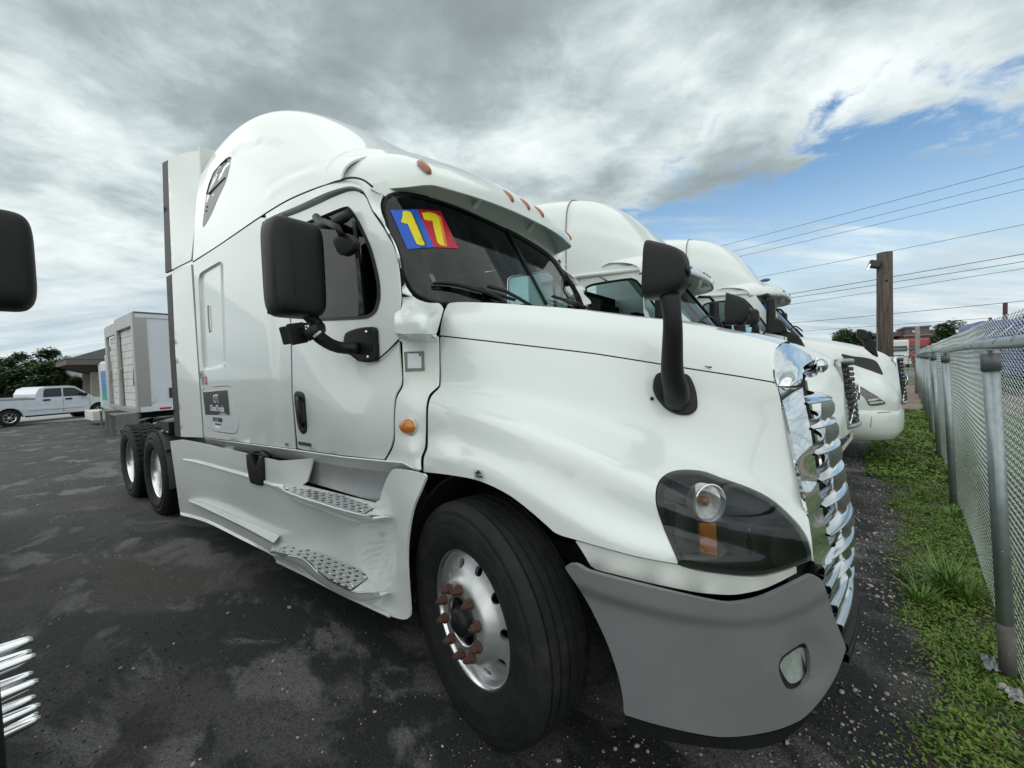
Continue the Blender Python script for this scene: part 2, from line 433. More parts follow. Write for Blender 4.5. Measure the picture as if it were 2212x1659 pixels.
# ---- sleeper side
seam_up = [(417, 565.2), (461, 537.1), (513, 502), (565, 466.8), (617, 435), (669, 411.6), (721, 392.6), (752.4, 384), (773.2, 384.6), (789, 390.5), (804.5, 403)]
def seamc(dy): return cr_curve([(x, y+dy) for x, y in seam_up], 10)
bag_o = cr_curve([(437.5, 842), (441, 838), (480, 833.6), (500, 835), (508, 848), (512, 880), (516, 905), (515, 925), (508, 936.5), (490, 936), (456, 930), (448, 920), (443, 890), (439, 860)], 6, closed=True)
# (straight rear and bottom edges)
def seg(a, b, step=10):
    a, b = np.array(a, float), np.array(b, float); k = max(1, int(np.linalg.norm(b-a)/step)); return [tuple(a+(b-a)*i/k) for i in range(k)]
sleeper_out = [(float(x), float(y)) for x, y in seamc(2.2) if x < 562]+seg((564, 470), (606, 472))+seg((606, 472), (617, 600))+seg((617, 600), (627, 702))+seg((627, 702), (629.5, 850))+seg((629.5, 850), (638, 969.5))+seg((638, 969.5), (441.5, 944))+seg((441.5, 944), (427, 740))+seg((427, 740), (417.6, 569))
locker = cr_curve([(429, 600), (431, 592), (436, 587), (474, 565), (480, 566), (482.5, 573), (486, 680), (489.5, 780), (486, 791), (480, 794.5), (450, 799.5), (441, 796), (437, 785), (430, 640)], 6, closed=True)
def sleepY(x, z):
    y = YS
    if x > -2.03: y += .012*min(1, (x+2.03)/.05)
    return y
skin('sleeper_side', sleeper_out, lambda x, y: at(x, y, Y=sleepY), WHITE, TK, holes=(bag_o, locker), step=11, mirror=True)
def poly_scale(P, s, c=None):
    P = np.array(P); c = P.mean(0) if c is None else np.array(c); return [tuple(c+(p-c)*s) for p in P]
def poly_inset(P, d):
    P = np.array(P, float); n = len(P); out = []
    A = .5*np.sum(P[:, 0]*np.roll(P[:, 1], -1)-np.roll(P[:, 0], -1)*P[:, 1]); sg = 1 if A > 0 else -1
    for i in range(n):
        t = P[(i+1) % n]-P[(i-1) % n]; t /= np.linalg.norm(t)+1e-9; out.append(tuple(P[i]+d*sg*np.array([-t[1], t[0]])))
    return out
def ring(name, outer, inner, fo, fi, mat_, parent, mirror=False, thick=0.0):
    n = len(outer); rows = [[fo(*p) for p in outer], [fi(*p) for p in inner]]
    o = grid_obj(name, rows, mat_, parent, close_u=True)
    T = orient([v.co[:] for v in o.data.vertices], [tuple(p.vertices) for p in o.data.polygons], CAM)
    if tuple(T[0]) != tuple(o.data.polygons[0].vertices): o.data.flip_normals()
    if thick: solid(o, thick)
    if mirror: mirr(o)
    return o
# recessed locker panel: sloping rim and pressed inner field with a grip
lk_in = poly_inset(locker, 6.5)
lk = skin('locker_door', lk_in, fy(YS+.022), WHITE, TK, step=9, mirror=True)
ring('locker_rim', locker, lk_in, fy(YS+.001), fy(YS+.022), WHITE, TK, mirror=True)
gr_ = cr_curve([(447, 660), (451, 658), (454, 661), (457, 712), (454, 716), (450, 713)], 3, closed=True)
ring('grip_recess', gr_, poly_inset(gr_, 1.5), fy(YS+.0215), fy(YS+.016), WHITE_DULL, TK)
# luggage hatch with its sticker
bg_in = poly_inset(bag_o, 1.4)
hatch = skin('luggage_hatch', bg_in, fy(YS-.004), WHITE, TK, step=9, thick=.012, mirror=True)
ring('hatch_gap', bag_o, poly_inset(bag_o, -.2), fy(YS+.012), fy(YS+.012), DARK, TK)
STK_W = mat('sticker_white', (.62, .645, .68), .35, coat=.4)
STK_B = mat('sticker_black', (.008, .008, .012), .3, coat=.15)
INK = mat('black_ink', (.02, .02, .022), .6)
WHITE_INK = mat('white_ink', (.8, .8, .82), .5)
def vq(name, pts, fn, m_, parent, thick=0, step=12): return skin(name, ls(pts, step), fn, m_, parent, step=step, thick=thick)
stk = vq('company_sticker', [(437.8, 846), (491, 841.6), (504, 928.5), (447, 922)], fy(YS-.0052), STK_W, TK)
vq('sticker_field', [(438.3, 847), (491, 843), (496.5, 897), (443.8, 896)], fy(YS-.0062), STK_B, stk)
def txt_at(name, s, p, sizepx, m_, parent, Y, dx=(1, 0), fs=1.0, bold=0.0, align='CENTER', dist=None, plane=None):
    """lettering lying in the side plane, placed where it stands on the thing"""
    c = at(p[0], p[1], Y=Y); e2 = at(p[0], p[1]-sizepx, Y=Y); h = abs(e2[2]-c[2])
    return quad_text(name, s, h*1.35, c, (1, 0, 0), (0, 0, 1), m_, parent, font_scale_x=fs, bold=bold, align=align)
txt_at('sticker_name', 'CloudTrucks', (468.5, 882.5), 13.5, WHITE_INK, stk, YS-.0072, fs=.86, bold=.0016)
txt_at('sticker_number', 'US DOT 3300318', (469.5, 907), 8.6, INK, stk, YS-.0064, fs=.66, bold=.0016)
txt_at('sticker_owner', 'CloudTrucks LLC', (471, 916.3), 5.6, INK, stk, YS-.0064, fs=.66)
# the sticker's emblem: a C wrapped round a T, drawn as strokes
def stroke(name, pts, w, Y, m_, parent):
    P = [at(x, y, Y=Y) for x, y in pts]; V = []; Fs = []
    for i in range(len(P)):
        t = P[min(i+1, len(P)-1)]-P[max(i-1, 0)]; n = np.array([-t[2], 0, t[0]]); n /= np.linalg.norm(n)+1e-12; V += [P[i]+n*w/2, P[i]-n*w/2]
        if i: Fs.append((2*i-2, 2*i-1, 2*i+1, 2*i))
    o = me_obj(name, V, Fs, m_, parent, False)
    return o
stroke('emblem_letter_c', [(469.5, 854.3), (464, 854.3), (461, 857), (460.8, 862), (461.6, 866.5), (464.5, 869), (466.5, 868.5)], .008, YS-.0074, WHITE_INK, stk)
stroke('emblem_letter_t', [(472, 852.6), (464, 853), (460, 856)], .007, YS-.0075, WHITE_INK, stk)
stroke('emblem_stem', [(468.6, 855), (470, 868.3), (472.5, 868.2)], .008, YS-.0076, WHITE_INK, stk)
stroke('emblem_hook', [(467.5, 858), (464.6, 859), (464.8, 864), (467, 865.6)], .006, YS-.0077, WHITE_INK, stk)
BLUE_I = mat('decal_blue', (.10, .25, .47), .4); RED_I = mat('decal_red', (.47, .04, .06), .4)
vq('blue_decal', [(434.5, 814), (439.5, 813.5), (440.8, 831.5), (436.2, 832)], fy(YS-.002), BLUE_I, TK)
vq('red_decal', [(441.3, 813.4), (446.4, 813), (447.8, 830.8), (442.8, 831.4)], fy(YS-.002), RED_I, TK)
stroke('red_decal_mark', [(443.5, 817), (445, 820), (444, 822), (446, 826)], .008, YS-.003, WHITE_INK, TK)
# sill under the sleeper
tsill = tps([(445, 947, 1.105), (620, 975, 1.105), (800, 1003, 1.10), (446, 958, 1.04), (600, 990, 1.04), (830, 1020, 1.03), (900, 1035, 1.02)])
skin('cab_sill', ls([(442, 947), (637, 973), (740, 988), (830, 997), (868, 1000), (905, 1019), (905, 1034), (820, 1024), (700, 1002), (560, 983), (449, 961)], 10), lambda x, y: at(x, y, Y=-tsill(x, y)), WHITE_DULL, TK, step=10, mirror=True)

# ---- cab frame (door surround, A pillar) and drip soffit
WSX = lambda y, z: -.64+(2.63-z)*.574-(abs(y)/.95)**2*(.11+.19*min(max((2.63-z)/.61, -.3), 1.1))
def wsf(off=0.0):
    return lambda x, y: at(x, y, X=lambda a, b: WSX(a, b)+off)
ws_out = cr_curve([(845.2, 416.3), (832, 424), (824.5, 441), (828, 470), (838, 508), (855, 562.6), (877.5, 614.7), (894, 637), (922, 652), (960, 660), (1050, 664), (1120, 667), (1186, 671), (1230, 675), (1264, 678), (1262, 660), (1246, 631), (1225, 598), (1205, 566), (1195, 555.2), (1170, 535.4), (1120.5, 505.6), (1046, 468.4), (971.7, 437.3), (897.3, 417.5), (865, 414)], 8, closed=True)
frame_t = tps([(567, 477, 1.118), (617, 455, 1.118), (700, 427, 1.118), (757, 409.5, 1.115), (784, 417, 1.112), (804, 454, 1.11), (838, 506, 1.105), (859, 558, 1.10), (867, 631, 1.095),
               (565, 469, 1.112), (669, 414, 1.108), (752, 387, 1.09), (789, 393, 1.07), (804, 406, 1.05), (822, 441, 1.02), (836, 508, 1.02), (853, 562, 1.03), (875, 615, 1.04), (892, 637, 1.04)])
skin('cab_frame', [(float(x), float(y)) for x, y in seamc(2.2) if x > 566]+seg((806, 406), (828, 421))+[tuple(p) for p in cr_curve([(828, 421), (822, 441), (826, 470), (836, 508), (853, 562.6), (875.5, 614.7), (891, 638)], 8)]+seg((889, 639), (870, 634))
     + [tuple(p) for p in cr_curve([(869.5, 632), (861, 557.5), (840, 505), (806, 452), (786.5, 414), (757.6, 403), (721, 412.5), (669, 438.5), (617, 461), (575, 476)], 8)],
     lambda x, y: at(x, y, Y=-frame_t(x, y)), WHITE, TK, step=8, mirror=True)
soff_t = lambda x, y: 0
so_top = cr_curve([(566, 477.5), (600, 461.5), (643, 444), (690, 422), (721, 410), (757.6, 401.5), (782, 408)], 8)
so_bot = cr_curve([(584, 478), (612, 469.5), (643, 459), (690, 438.5), (721, 424), (757.6, 411.5), (780, 415)], 8)
k_ = 24
def resamp(P, n):
    P = np.array(P, float); s = np.r_[0, np.cumsum(np.linalg.norm(np.diff(P, axis=0), axis=1))]; t = np.linspace(0, s[-1], n)
    return [np.array([np.interp(q, s, P[:, j]) for j in range(P.shape[1])]) for q in t]
A_, B_ = resamp(so_top, k_), resamp(so_bot, k_)
rows = [[at(p[0], p[1], Y=-1.142) for p in A_], [at(p[0], p[1]+2.0, Y=-1.140) for p in A_], [at(*((p+q)/2), Y=-1.118) for p, q in zip(A_, B_)], [at(*p, Y=-1.098) for p in B_]]
o = grid_obj('drip_rail', rows, WHITE, TK); mirr(o)

# ---- door with window opening
win_o = cr_curve([(742, 447), (755, 448.6), (770.6, 469.4), (780.8, 487.8), (802.3, 537), (817.4, 595), (821.6, 634), (819, 655), (813, 672.7), (802, 683), (785, 688.8), (740, 691.5), (690, 693.5), (674, 692), (664, 682), (657, 600), (652, 500), (655, 486), (664, 478), (695, 465.8)], 7, closed=True)
win_i = poly_inset(win_o, 7.0)
door_t = tps([(608, 472, 1.112), (757, 411, 1.112), (804, 455, 1.108), (859, 559, 1.098), (865, 631, 1.098), (864, 700, 1.098), (867, 804, 1.10), (855, 859, 1.125), (850, 940, 1.135), (832, 993, 1.118),
              (627, 700, 1.112), (631, 850, 1.116), (642, 970, 1.112), (740, 985, 1.122), (740, 720, 1.108), (740, 780, 1.105), (740, 880, 1.132), (740, 930, 1.138), (690, 800, 1.112), (800, 800, 1.10), (800, 860, 1.124), (690, 900, 1.126), (700, 700, 1.11)])
fdoor = lambda off=0.: (lambda x, y: at(x, y, Y=-door_t(x, y)+off))
door_out = [(608, 473)]+[tuple(p) for p in cr_curve([(612, 471), (643, 460.5), (690, 440), (721, 425.5), (757, 413), (783, 420), (802, 457), (835.5, 508), (856.5, 560), (864.5, 631), (863.5, 663), (861.5, 735), (866, 804), (864.5, 832), (852.5, 858), (848.5, 904), (848.5, 946), (842.5, 969), (830, 992)], 9)]+seg((827, 992), (740, 983.5))+seg((740, 983.5), (645, 970))+seg((643, 968), (632.5, 850))+seg((632.5, 850), (630, 702))+seg((630, 702), (620, 600))
door = skin('door', door_out, fdoor(), WHITE, TK, holes=(win_o,), step=11, mirror=False)
mirr_door = mirr(door)
for D_, mm in ((door, False), (mirr_door, True)):
    a = ring('window_seal', win_o, win_i, fdoor(-.004), fdoor(.006), RUBBER, D_)
    b = skin('window', win_i, fdoor(.008), SIDEGLASS, D_, step=14, thick=0)
    c = vq('window_divider', [(761, 478), (767.5, 476), (786, 676), (777.5, 679)], fdoor(.002), BLACKPL, D_, thick=.012)
    if mm:
        for q_ in (a, b, c):
            z_ = mirr(q_, parent=D_); nm = q_.name; bpy.data.objects.remove(q_)
            z_.name = nm
# door handle
hd = cr_curve([(634.5, 852), (638, 845.5), (648, 846), (656, 853), (659, 880), (661.8, 920), (660, 935), (655, 938), (646, 930), (639, 900)], 5, closed=True)
hnd = skin('door_handle', hd, fdoor(-.006), BLACKPL, door, step=8, thick=.012)
bevel(hnd, .004)
tube('handle_grip', [fdoor(-.010)(643.5, 858), fdoor(-.034)(645, 868), fdoor(-.040)(648, 890), fdoor(-.034)(650.5, 912), fdoor(-.010)(651.5, 920)], [.012, .015, .016, .015, .012], BLACKPL, hnd, 10)
BADGE = mat('badge_plate', (.10, .11, .12), .35, metal=.6)
bad = vq('door_badge', [(643, 953.4), (670.3, 957.6), (671.6, 965), (645, 960.6)], fdoor(-.006), BADGE, door, thick=.006)
vq('mudflap_lug', [(614.8, 957.2), (621.6, 957.4), (619.5, 964), (615.4, 963)], fy(YS-.003), GREYPL, TK, thick=.003)

# ---- roof fairing: sections across the truck
roofZ = lambda x: float(np.polyval([.033, .384, 1.328, 1.131, 3.256], x))
def roof_sec(x, n=26):
    Zt = roofZ(x); nn = np.interp(x, [-3.64, -.7], [5.0, 1.75]); zs = seamZ(x); out = []
    for i in range(n+1):
        t = math.pi/2*(i/n)**1.0; z = math.sin(t)**(2/nn); y = max(math.cos(t), 0)**(2/nn)
        Z = zs+(Zt-zs)*z; Y = 1.112*y*(1-.097*(Z-2.76)/1.2); out.append((x, -Y, Z))
    return out
_sx = []
for x, y in seam_up:
    p = at(x, y-1, Y=-1.112); _sx.append((p[0], p[2]))
_sx = np.array(_sx)
seamZ = lambda x: float(np.interp(x, _sx[:, 0], _sx[:, 1]))
# pressed swage lines of the fairing side: a hooked crease round the side window and a shoulder running to the visor
def bump_y(x, z):
    d = 0
    for (pts, wdt, h) in SW:
        P = pts; q = np.array([x, z]); best = 9; s_ = 0
        for i in range(len(P)-1):
            a, b = P[i], P[i+1]; t = np.clip((q-a) @ (b-a)/((b-a) @ (b-a)), 0, 1); c = a+(b-a)*t; dd = np.linalg.norm(q-c)
            if dd < best:
                best = dd; s_ = np.sign((b-a)[0]*(q-a)[1]-(b-a)[1]*(q-a)[0]); tt = (i+t)/(len(P)-1)
        fade = min(1, 6*tt, 5*(1-tt))
        if best < wdt*3: d += h*fade*math.exp(-(best/wdt)**2)*(s_ if h < 9 else 1)*(1-math.exp(-(best/(wdt*.35))**2))*1.6
    return d
def sidept(x, y): p = at(x, y, Y=-1.07); return np.array([p[0], p[2]])
SW = [([sidept(*p) for p in [(446, 450), (452, 410), (470, 345), (500, 310), (530, 297), (560, 295.5), (590, 303), (606, 311)]], .035, .009),
      ([sidept(*p) for p in [(577, 420), (605, 399), (640, 382), (672, 369), (705, 356)]], .04, -.007)]
xs = np.linspace(-3.64, -1.0, 64); rows = []
for x in xs:
    sec = roof_sec(x, 44); sec = resamp(sec, 46)
    sec = [np.array([p[0], p[1]-bump_y(p[0], p[2])*(1 if p[1] < -.75 else 0), p[2]]) for p in sec]
    far = [np.array([p[0], -p[1], p[2]]) for p in roof_sec(x, 44)]; far = resamp(far, 46)[::-1]
    rows.append(sec+far[1:])
roof = grid_obj('roof_fairing', rows, WHITE, TK)
roof.data.flip_normals() if (roof.data.polygons[200].normal[1] > 0) else None
solid(roof, .012)
RBVH = BVHTree.FromObject(roof, bpy.context.evaluated_depsgraph_get())
def onroof(off=.004):
    def f(x, y):
        v = Vector(ray(x, y)).normalized(); h = RBVH.ray_cast(Vector(CAM), v)
        if h[0] is None:
            h = RBVH.find_nearest(Vector(at(x, y, Y=-.9)))
        return np.array(h[0])-np.array(v)*off
    return f
# fairing side window
fw_ = cr_curve([(497, 339.5), (498.5, 345), (493, 372), (485, 398), (470, 430), (455, 465), (440, 490.5), (437.5, 488), (440, 462), (446, 420), (452, 397), (462, 372), (478, 352), (491, 341)], 5, closed=True)
FWG = mat('roof_window_tint', (.085, .10, .12), .4, coat=.15, var=(3, .3))
fwo = skin('roof_side_window', fw_, onroof(.006), FWG, TK, step=8, thick=.004)
SEALM = mat('seal_blue_black', (.012, .014, .022), .5)
tube('window_trim', [onroof(.010)(*p) for p in [(497, 340), (491, 342.5), (478, 354), (462, 373), (452.5, 397), (446.5, 420)]], .006, SEALM, fwo, 6)
tube('window_bar', [onroof(.010)(*p) for p in [(450, 419), (486, 384)]], .006, SEALM, fwo, 6)
for p in ((447.3, 447), (445.8, 456)):
    c = onroof(.012)(*p); lathe('window_screw', [(0.0, -.004), (.010, -.003), (.010, .004), (0, .004)], DARK, fwo, 12, loc=c)
ring_pts = cr_curve([(x, y+.6) for x, y in seam_up], 8)
tube('roof_seam_gasket', [at(x, y, Y=-1.106) for x, y in ring_pts], .006, RUBBER, TK, 6)
# ---- sun visor over the windscreen
def visF(Y): return -.43-.12*(abs(Y)/.83)**2.4-(max(0, abs(Y)-.83)*1.4)
# profile sections across the cab, from the roof down to the lip and back underneath
def roofsurf(x, Y):
    sec = roof_sec(x, 60); ys = np.array([-p[1] for p in sec])[::-1]; zs = np.array([p[2] for p in sec])[::-1]
    return float(np.interp(abs(Y), ys, zs))
Ys = [-1.096, -1.088, -1.065, -1.03, -.98, -.91, -.83, -.7, -.55, -.38, -.2, 0, .2, .38, .55, .7, .83, .91, .98, 1.03, 1.07]
rows = []
for Y in Ys:
    xf = visF(Y); a = abs(Y); lipz = 2.665+.035*max(0, (a-.95)/.15)
    xb = -1.20; zb = roofsurf(xb, a)+.012
    z1 = roofsurf(-1.12, a)+.018; k1 = max(z1-2.70, .02)
    prof = [(xb, zb), (xb+(xf-xb)*.08, z1), (xb+(xf-xb)*.2, z1-.010), (xb+(xf-xb)*.38, 2.70+k1*.80), (xb+(xf-xb)*.62, 2.70+k1*.60), (xb+(xf-xb)*.82, 2.70+k1*.38), (xf-.022, 2.70+k1*.14), (xf, 2.705), (xf+.004, lipz)]
    c = cr_curve([(p[0], p[1]) for p in prof], .02)
    c = resamp(c, 40); rows.append([np.array([p[0], Y, p[1]]) for i, p in enumerate(c)])
rr = [resamp(cr_curve([r_[j] for r_ in rows], .05), 80) for j in range(40)]
visor = grid_obj('sun_visor', rr, WHITE, TK)
recalc(visor)
if visor.data.polygons[300].normal[2] < 0: visor.data.flip_normals()
solid(visor, .014)
for s_ in (-1, 1):
    bx = MB(); bx.tube([(visF(.6)-.12, s_*.33, 2.76), (-.70, s_*.33, 2.70), (-.74, s_*.33, 2.64)], .022, 8); bx.build('visor_bracket', WHITE_DULL, TK, True)
    bx = MB(); bx.tube([(visF(.95)-.10, s_*.96, 2.74), (-.80, s_*.93, 2.70), (-.84, s_*.90, 2.64)], .028, 8); bx.build('visor_bracket', WHITE_DULL, TK, True)
# marker lamps on the visor
for Y in (-.83, -.19, 0, .19, .83):
    xf = visF(Y); V = []; Fs = []
    tilt = Matrix.Rotation(R(-62 if abs(Y) < .5 else -58), 3, 'Y')
    prof = []
    for i in range(9):
        t = i/8*math.pi; hh = math.sin(t)**.7
        for j in range(9):
            a = math.pi*j/8; prof.append(Vector((-math.cos(t)*.070, -math.cos(a)*.029*hh, math.sin(a)*.032*hh)))
    for i in range(8):
        for j in range(8): Fs.append((i*9+j, i*9+j+1, (i+1)*9+j+1, (i+1)*9+j))
    c = Vector((xf-.050, Y, 2.775))
    o = me_obj('marker_lamp', [c+Matrix.Rotation(R(46), 3, 'Y') @ p for p in prof], Fs, AMBER_DARK, TK)
    bm = bmesh.new(); bm.from_mesh(o.data); bmesh.ops.recalc_face_normals(bm, faces=bm.faces); bm.to_mesh(o.data); bm.free()

# ---- windscreen, its seal, the header above it
head_out = [(802, 408)]+seg((804, 400), (851, 384))+seg((851, 384), (932, 388))+seg((932, 388), (1071, 436))+seg((1071, 436), (1170, 482))+seg((1170, 482), (1226, 520))+seg((1226, 520), (1207, 566))+[tuple(p) for p in cr_curve([(1203, 565), (1193, 556), (1168, 536.4), (1119, 506.6), (1045, 469.4), (971, 438.3), (897, 418.5), (865, 415), (846, 417), (833, 425)], 9)]
skin('windscreen_header', head_out, lambda x, y: at(x, y, X=lambda a, b: WSX(a, b)-.004+.35*max(0, b-2.60)*max(0, 1-(abs(a)/.85)**4)), WHITE, TK, step=11)
ws_in = poly_inset(ws_out, 8.5)
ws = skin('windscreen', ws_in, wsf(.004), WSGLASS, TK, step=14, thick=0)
ring('windscreen_seal', ws_out, ws_in, wsf(.012), wsf(.004), RUBBER, TK)
tube('seal_bead', [wsf(.014)(*p) for p in poly_inset(ws_out, 5)], .006, BLACKPL, TK, 6)
cs = [wsf(.014)(*p) for p in seg((1094.5, 495), (1186, 668), 12)]
SHB = glassmat('shade_band_glass', (.05, .07, .075), .25)
skin('shade_band', cr_curve([(853, 432), (900, 425.5), (972, 446), (1046, 477), (1120, 514), (1168, 544), (1193, 563), (1199, 580), (1185, 586), (1100, 562), (1000, 537), (930, 518), (870, 500), (850, 470)], 10, closed=True), wsf(-.002), SHB, TK, step=14, thick=0)
tube('windscreen_centre_strip', cs, .012, RUBBER, TK, 6)
# number decals
DB = mat('decal_blue_panel', (.004, .10, .56), .4); DR = mat('decal_red_panel', (.46, .006, .03), .4); DY = mat('decal_yellow', (.78, .66, .006), .4); DS = mat('decal_green_shade', (.02, .075, .09), .5); DO = mat('decal_orange_shade', (.75, .25, .02), .5)
dec = vq('number_decal', [(842.5, 453.5), (901.5, 452), (937.5, 534), (880, 538)], wsf(.008), DB, TK)
vq('red_panel', [(901.5, 452), (952, 456), (991, 537), (937.5, 534)], wsf(.0082), DR, TK)
one_s = [(893, 456), (900, 470), (922.5, 524), (920, 531), (908, 530.5), (887, 488)]
def V5(P): return [(822.9+.248*x, 384+.248*y) for x, y in P]
vq('digit_one_shade', V5([(262, 298), (290, 318), (402, 570), (395, 592), (360, 592), (240, 320)]), wsf(.0095), DS, TK)
vq('digit_one', V5([(190, 290), (222, 287), (262, 300), (282, 345), (380, 575), (378, 588), (340, 588), (310, 575), (232, 400), (215, 400), (175, 385), (187, 340)]), wsf(.011), DY, TK)
vq('digit_seven_shade', V5([(420, 300), (500, 325), (525, 345), (578, 590), (568, 602), (520, 590), (478, 380), (395, 378)]), wsf(.0095), DO, TK)
vq('digit_seven', V5([(355, 306), (420, 298), (480, 315), (505, 345), (552, 585), (545, 592), (515, 585), (490, 560), (455, 415), (450, 375), (438, 368), (378, 366)]), wsf(.011), DY, TK)
vq('inspection_sticker', V5([(415, 842), (450, 838), (475, 885), (470, 925), (450, 915)]), wsf(.007), mat('pale_sticker', (.12, .14, .15), .5), TK)
# wipers
def wiper(pts, arm):
    root = tube('wiper_blade', [wsf(.03)(*p) for p in V5(pts)], .0075, BLACKPL, TK, 6)
    tube('wiper_frame', [wsf(.052)(*p) for p in V5([(a+8, b-6) for a, b in pts])], [.004, .008, .009, .009, .006][:len(pts)], BLACKPL, root, 6)
    tube('wiper_arm', [wsf(.06 if i else .05)(*p) for i, p in enumerate(V5(arm))], .011, BLACKPL, root, 6)
wiper([(455, 920), (600, 925), (780, 960), (960, 1005), (1165, 1068)], [(930, 945), (1080, 985), (1200, 1050), (1310, 1115)])
wiper([(500, 918), (660, 935), (800, 975), (900, 1000), (1000, 1040)], [(860, 960), (960, 1010), (1040, 1050), (1090, 1100)])
wiper([(1490, 1033), (1560, 1055), (1640, 1090), (1710, 1120), (1770, 1150)], [(1600, 1060), (1700, 1090), (1790, 1130), (1830, 1160)])

# ---- cab interior: dashboard, seats, back wall, header liner
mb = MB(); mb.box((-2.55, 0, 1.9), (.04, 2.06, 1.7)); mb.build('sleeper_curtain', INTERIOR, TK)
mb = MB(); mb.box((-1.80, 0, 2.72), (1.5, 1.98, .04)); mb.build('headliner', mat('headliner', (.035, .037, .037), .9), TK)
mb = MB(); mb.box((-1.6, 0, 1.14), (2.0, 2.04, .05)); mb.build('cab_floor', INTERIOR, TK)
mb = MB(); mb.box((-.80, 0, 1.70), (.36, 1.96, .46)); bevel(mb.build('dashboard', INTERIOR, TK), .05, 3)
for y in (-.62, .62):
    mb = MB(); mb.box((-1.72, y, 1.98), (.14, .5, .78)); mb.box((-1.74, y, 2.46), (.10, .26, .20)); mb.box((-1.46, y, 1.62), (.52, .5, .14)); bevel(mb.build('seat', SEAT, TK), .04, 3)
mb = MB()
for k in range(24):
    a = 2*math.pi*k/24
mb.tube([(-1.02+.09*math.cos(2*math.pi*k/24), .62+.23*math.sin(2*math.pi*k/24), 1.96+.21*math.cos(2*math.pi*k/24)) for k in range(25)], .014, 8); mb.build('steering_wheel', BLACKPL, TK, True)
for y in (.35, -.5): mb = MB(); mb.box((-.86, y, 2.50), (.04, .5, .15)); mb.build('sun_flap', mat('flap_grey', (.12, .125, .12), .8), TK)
wxz = [(p[0], p[2]) for p in (fdoor(0)(*q) for q in win_o)]; cw_ = np.mean(wxz, axis=0); wxz = [tuple(cw_+(np.array(p)-cw_)*1.03) for p in wxz]
for q_ in (-1, 1):
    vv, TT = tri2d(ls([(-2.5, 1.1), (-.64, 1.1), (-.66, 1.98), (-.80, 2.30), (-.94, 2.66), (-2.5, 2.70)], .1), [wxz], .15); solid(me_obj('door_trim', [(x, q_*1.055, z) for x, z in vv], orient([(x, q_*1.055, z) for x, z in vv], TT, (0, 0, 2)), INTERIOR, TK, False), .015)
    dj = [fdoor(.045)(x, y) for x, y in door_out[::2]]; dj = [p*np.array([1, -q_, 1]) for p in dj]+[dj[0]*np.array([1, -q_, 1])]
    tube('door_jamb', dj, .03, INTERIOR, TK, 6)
# ---- hood and fender: one continuous sheet measured over the whole nose
# rows across the nose: crest, seam, side, shoulder, bulge, lip crease, edge; each row is a measured line with its |Y| as a function of X
def hX(x, y, f):
    yy = .8
    for _ in range(30): p = at(x, y, Y=-yy); yy = .5*yy+.5*f(p[0])
    return yy
def gI(xs, vs): return lambda X: float(np.interp(X, xs, vs))
HX = np.linspace(905, 1765, 19)
def lineY(P, deg=5):
    P = np.array(P, float); xx = np.linspace(P[0, 0], P[-1, 0], 60); yy = np.interp(xx, P[:, 0], P[:, 1]); return np.polyfit((xx-1335)/430, yy, deg)
ROWS = []
for P_, g_ in (([(905, 652), (971, 654.5), (1046, 654.5), (1145, 660.5), (1220, 665.5), (1316, 678.5), (1441, 691.5), (1565, 716), (1684, 744.5), (1765, 768)], gI([-.42, .64, 1.09, 1.3], [.80, .46, .30, .24])),
               ([(905, 688), (960, 690), (1200, 702), (1350, 722), (1500, 747), (1620, 768), (1765, 800)], gI([-.42, .4, 1.09, 1.3], [.90, .645, .40, .33])),
               ([(905, 719), (949, 724), (1100, 741), (1262, 760), (1400, 781), (1488, 795), (1600, 812.5), (1673, 825), (1765, 842)], gI([-.42, .4, 1.09, 1.3], [.925, .70, .455, .38])),
               ([(905, 760), (1050, 775), (1250, 805), (1450, 850), (1650, 905), (1765, 940)], gI([-.42, .4, 1.09, 1.3], [.938, .755, .485, .40])),
               ([(905, 822), (950, 824), (1050, 836), (1180, 862), (1300, 894), (1400, 930), (1480, 962), (1560, 996), (1650, 1036), (1765, 1095)], gI([-.42, 0, .5, .85, 1.15, 1.3], [.942, .90, .80, .70, .54, .46])),
               ([(905, 868), (950, 878), (1050, 908), (1180, 956), (1300, 1010), (1400, 1062), (1500, 1108), (1600, 1145), (1765, 1185)], gI([-.42, 0, .4, .65, .85, 1.0, 1.22], [1.04, 1.112, 1.125, 1.10, 1.025, .915, .63])),
               ([(905, 938), (950, 944), (1050, 965), (1150, 1008), (1250, 1066), (1350, 1118), (1450, 1152), (1600, 1185), (1765, 1202)], gI([-.42, 0, .4, .65, .85, 1.0, 1.22], [1.052, 1.142, 1.158, 1.125, 1.045, .93, .632])),
               ([(905, 992), (971, 998), (1034, 1010), (1096, 1038), (1145, 1074), (1202, 1118), (1270, 1152), (1371, 1180), (1466, 1206), (1600, 1226), (1765, 1214)], gI([-.42, -.2, 0, .4, .6, .75, .88, 1.0, 1.22], [1.078, 1.150, 1.192, 1.212, 1.20, 1.160, 1.085, .965, .636])),
               ([(905, 1018), (971, 1027), (1034, 1039), (1096, 1068), (1145, 1104), (1202, 1152), (1270, 1176), (1371, 1202), (1466, 1222), (1600, 1244), (1765, 1224)], gI([-.42, -.2, 0, .4, .6, .75, .88, 1.0, 1.22], [1.085, 1.156, 1.198, 1.215, 1.203, 1.163, 1.088, .968, .638]))):
    cy = lineY(P_, 6); yv = [float(np.polyval(cy, (x-1335)/430)) for x in HX]; vv_ = [hX(x, y, g_) for x, y in zip(HX, yv)]
    ROWS.append((cy, np.polyfit((HX-1335)/430, vv_, 6)))
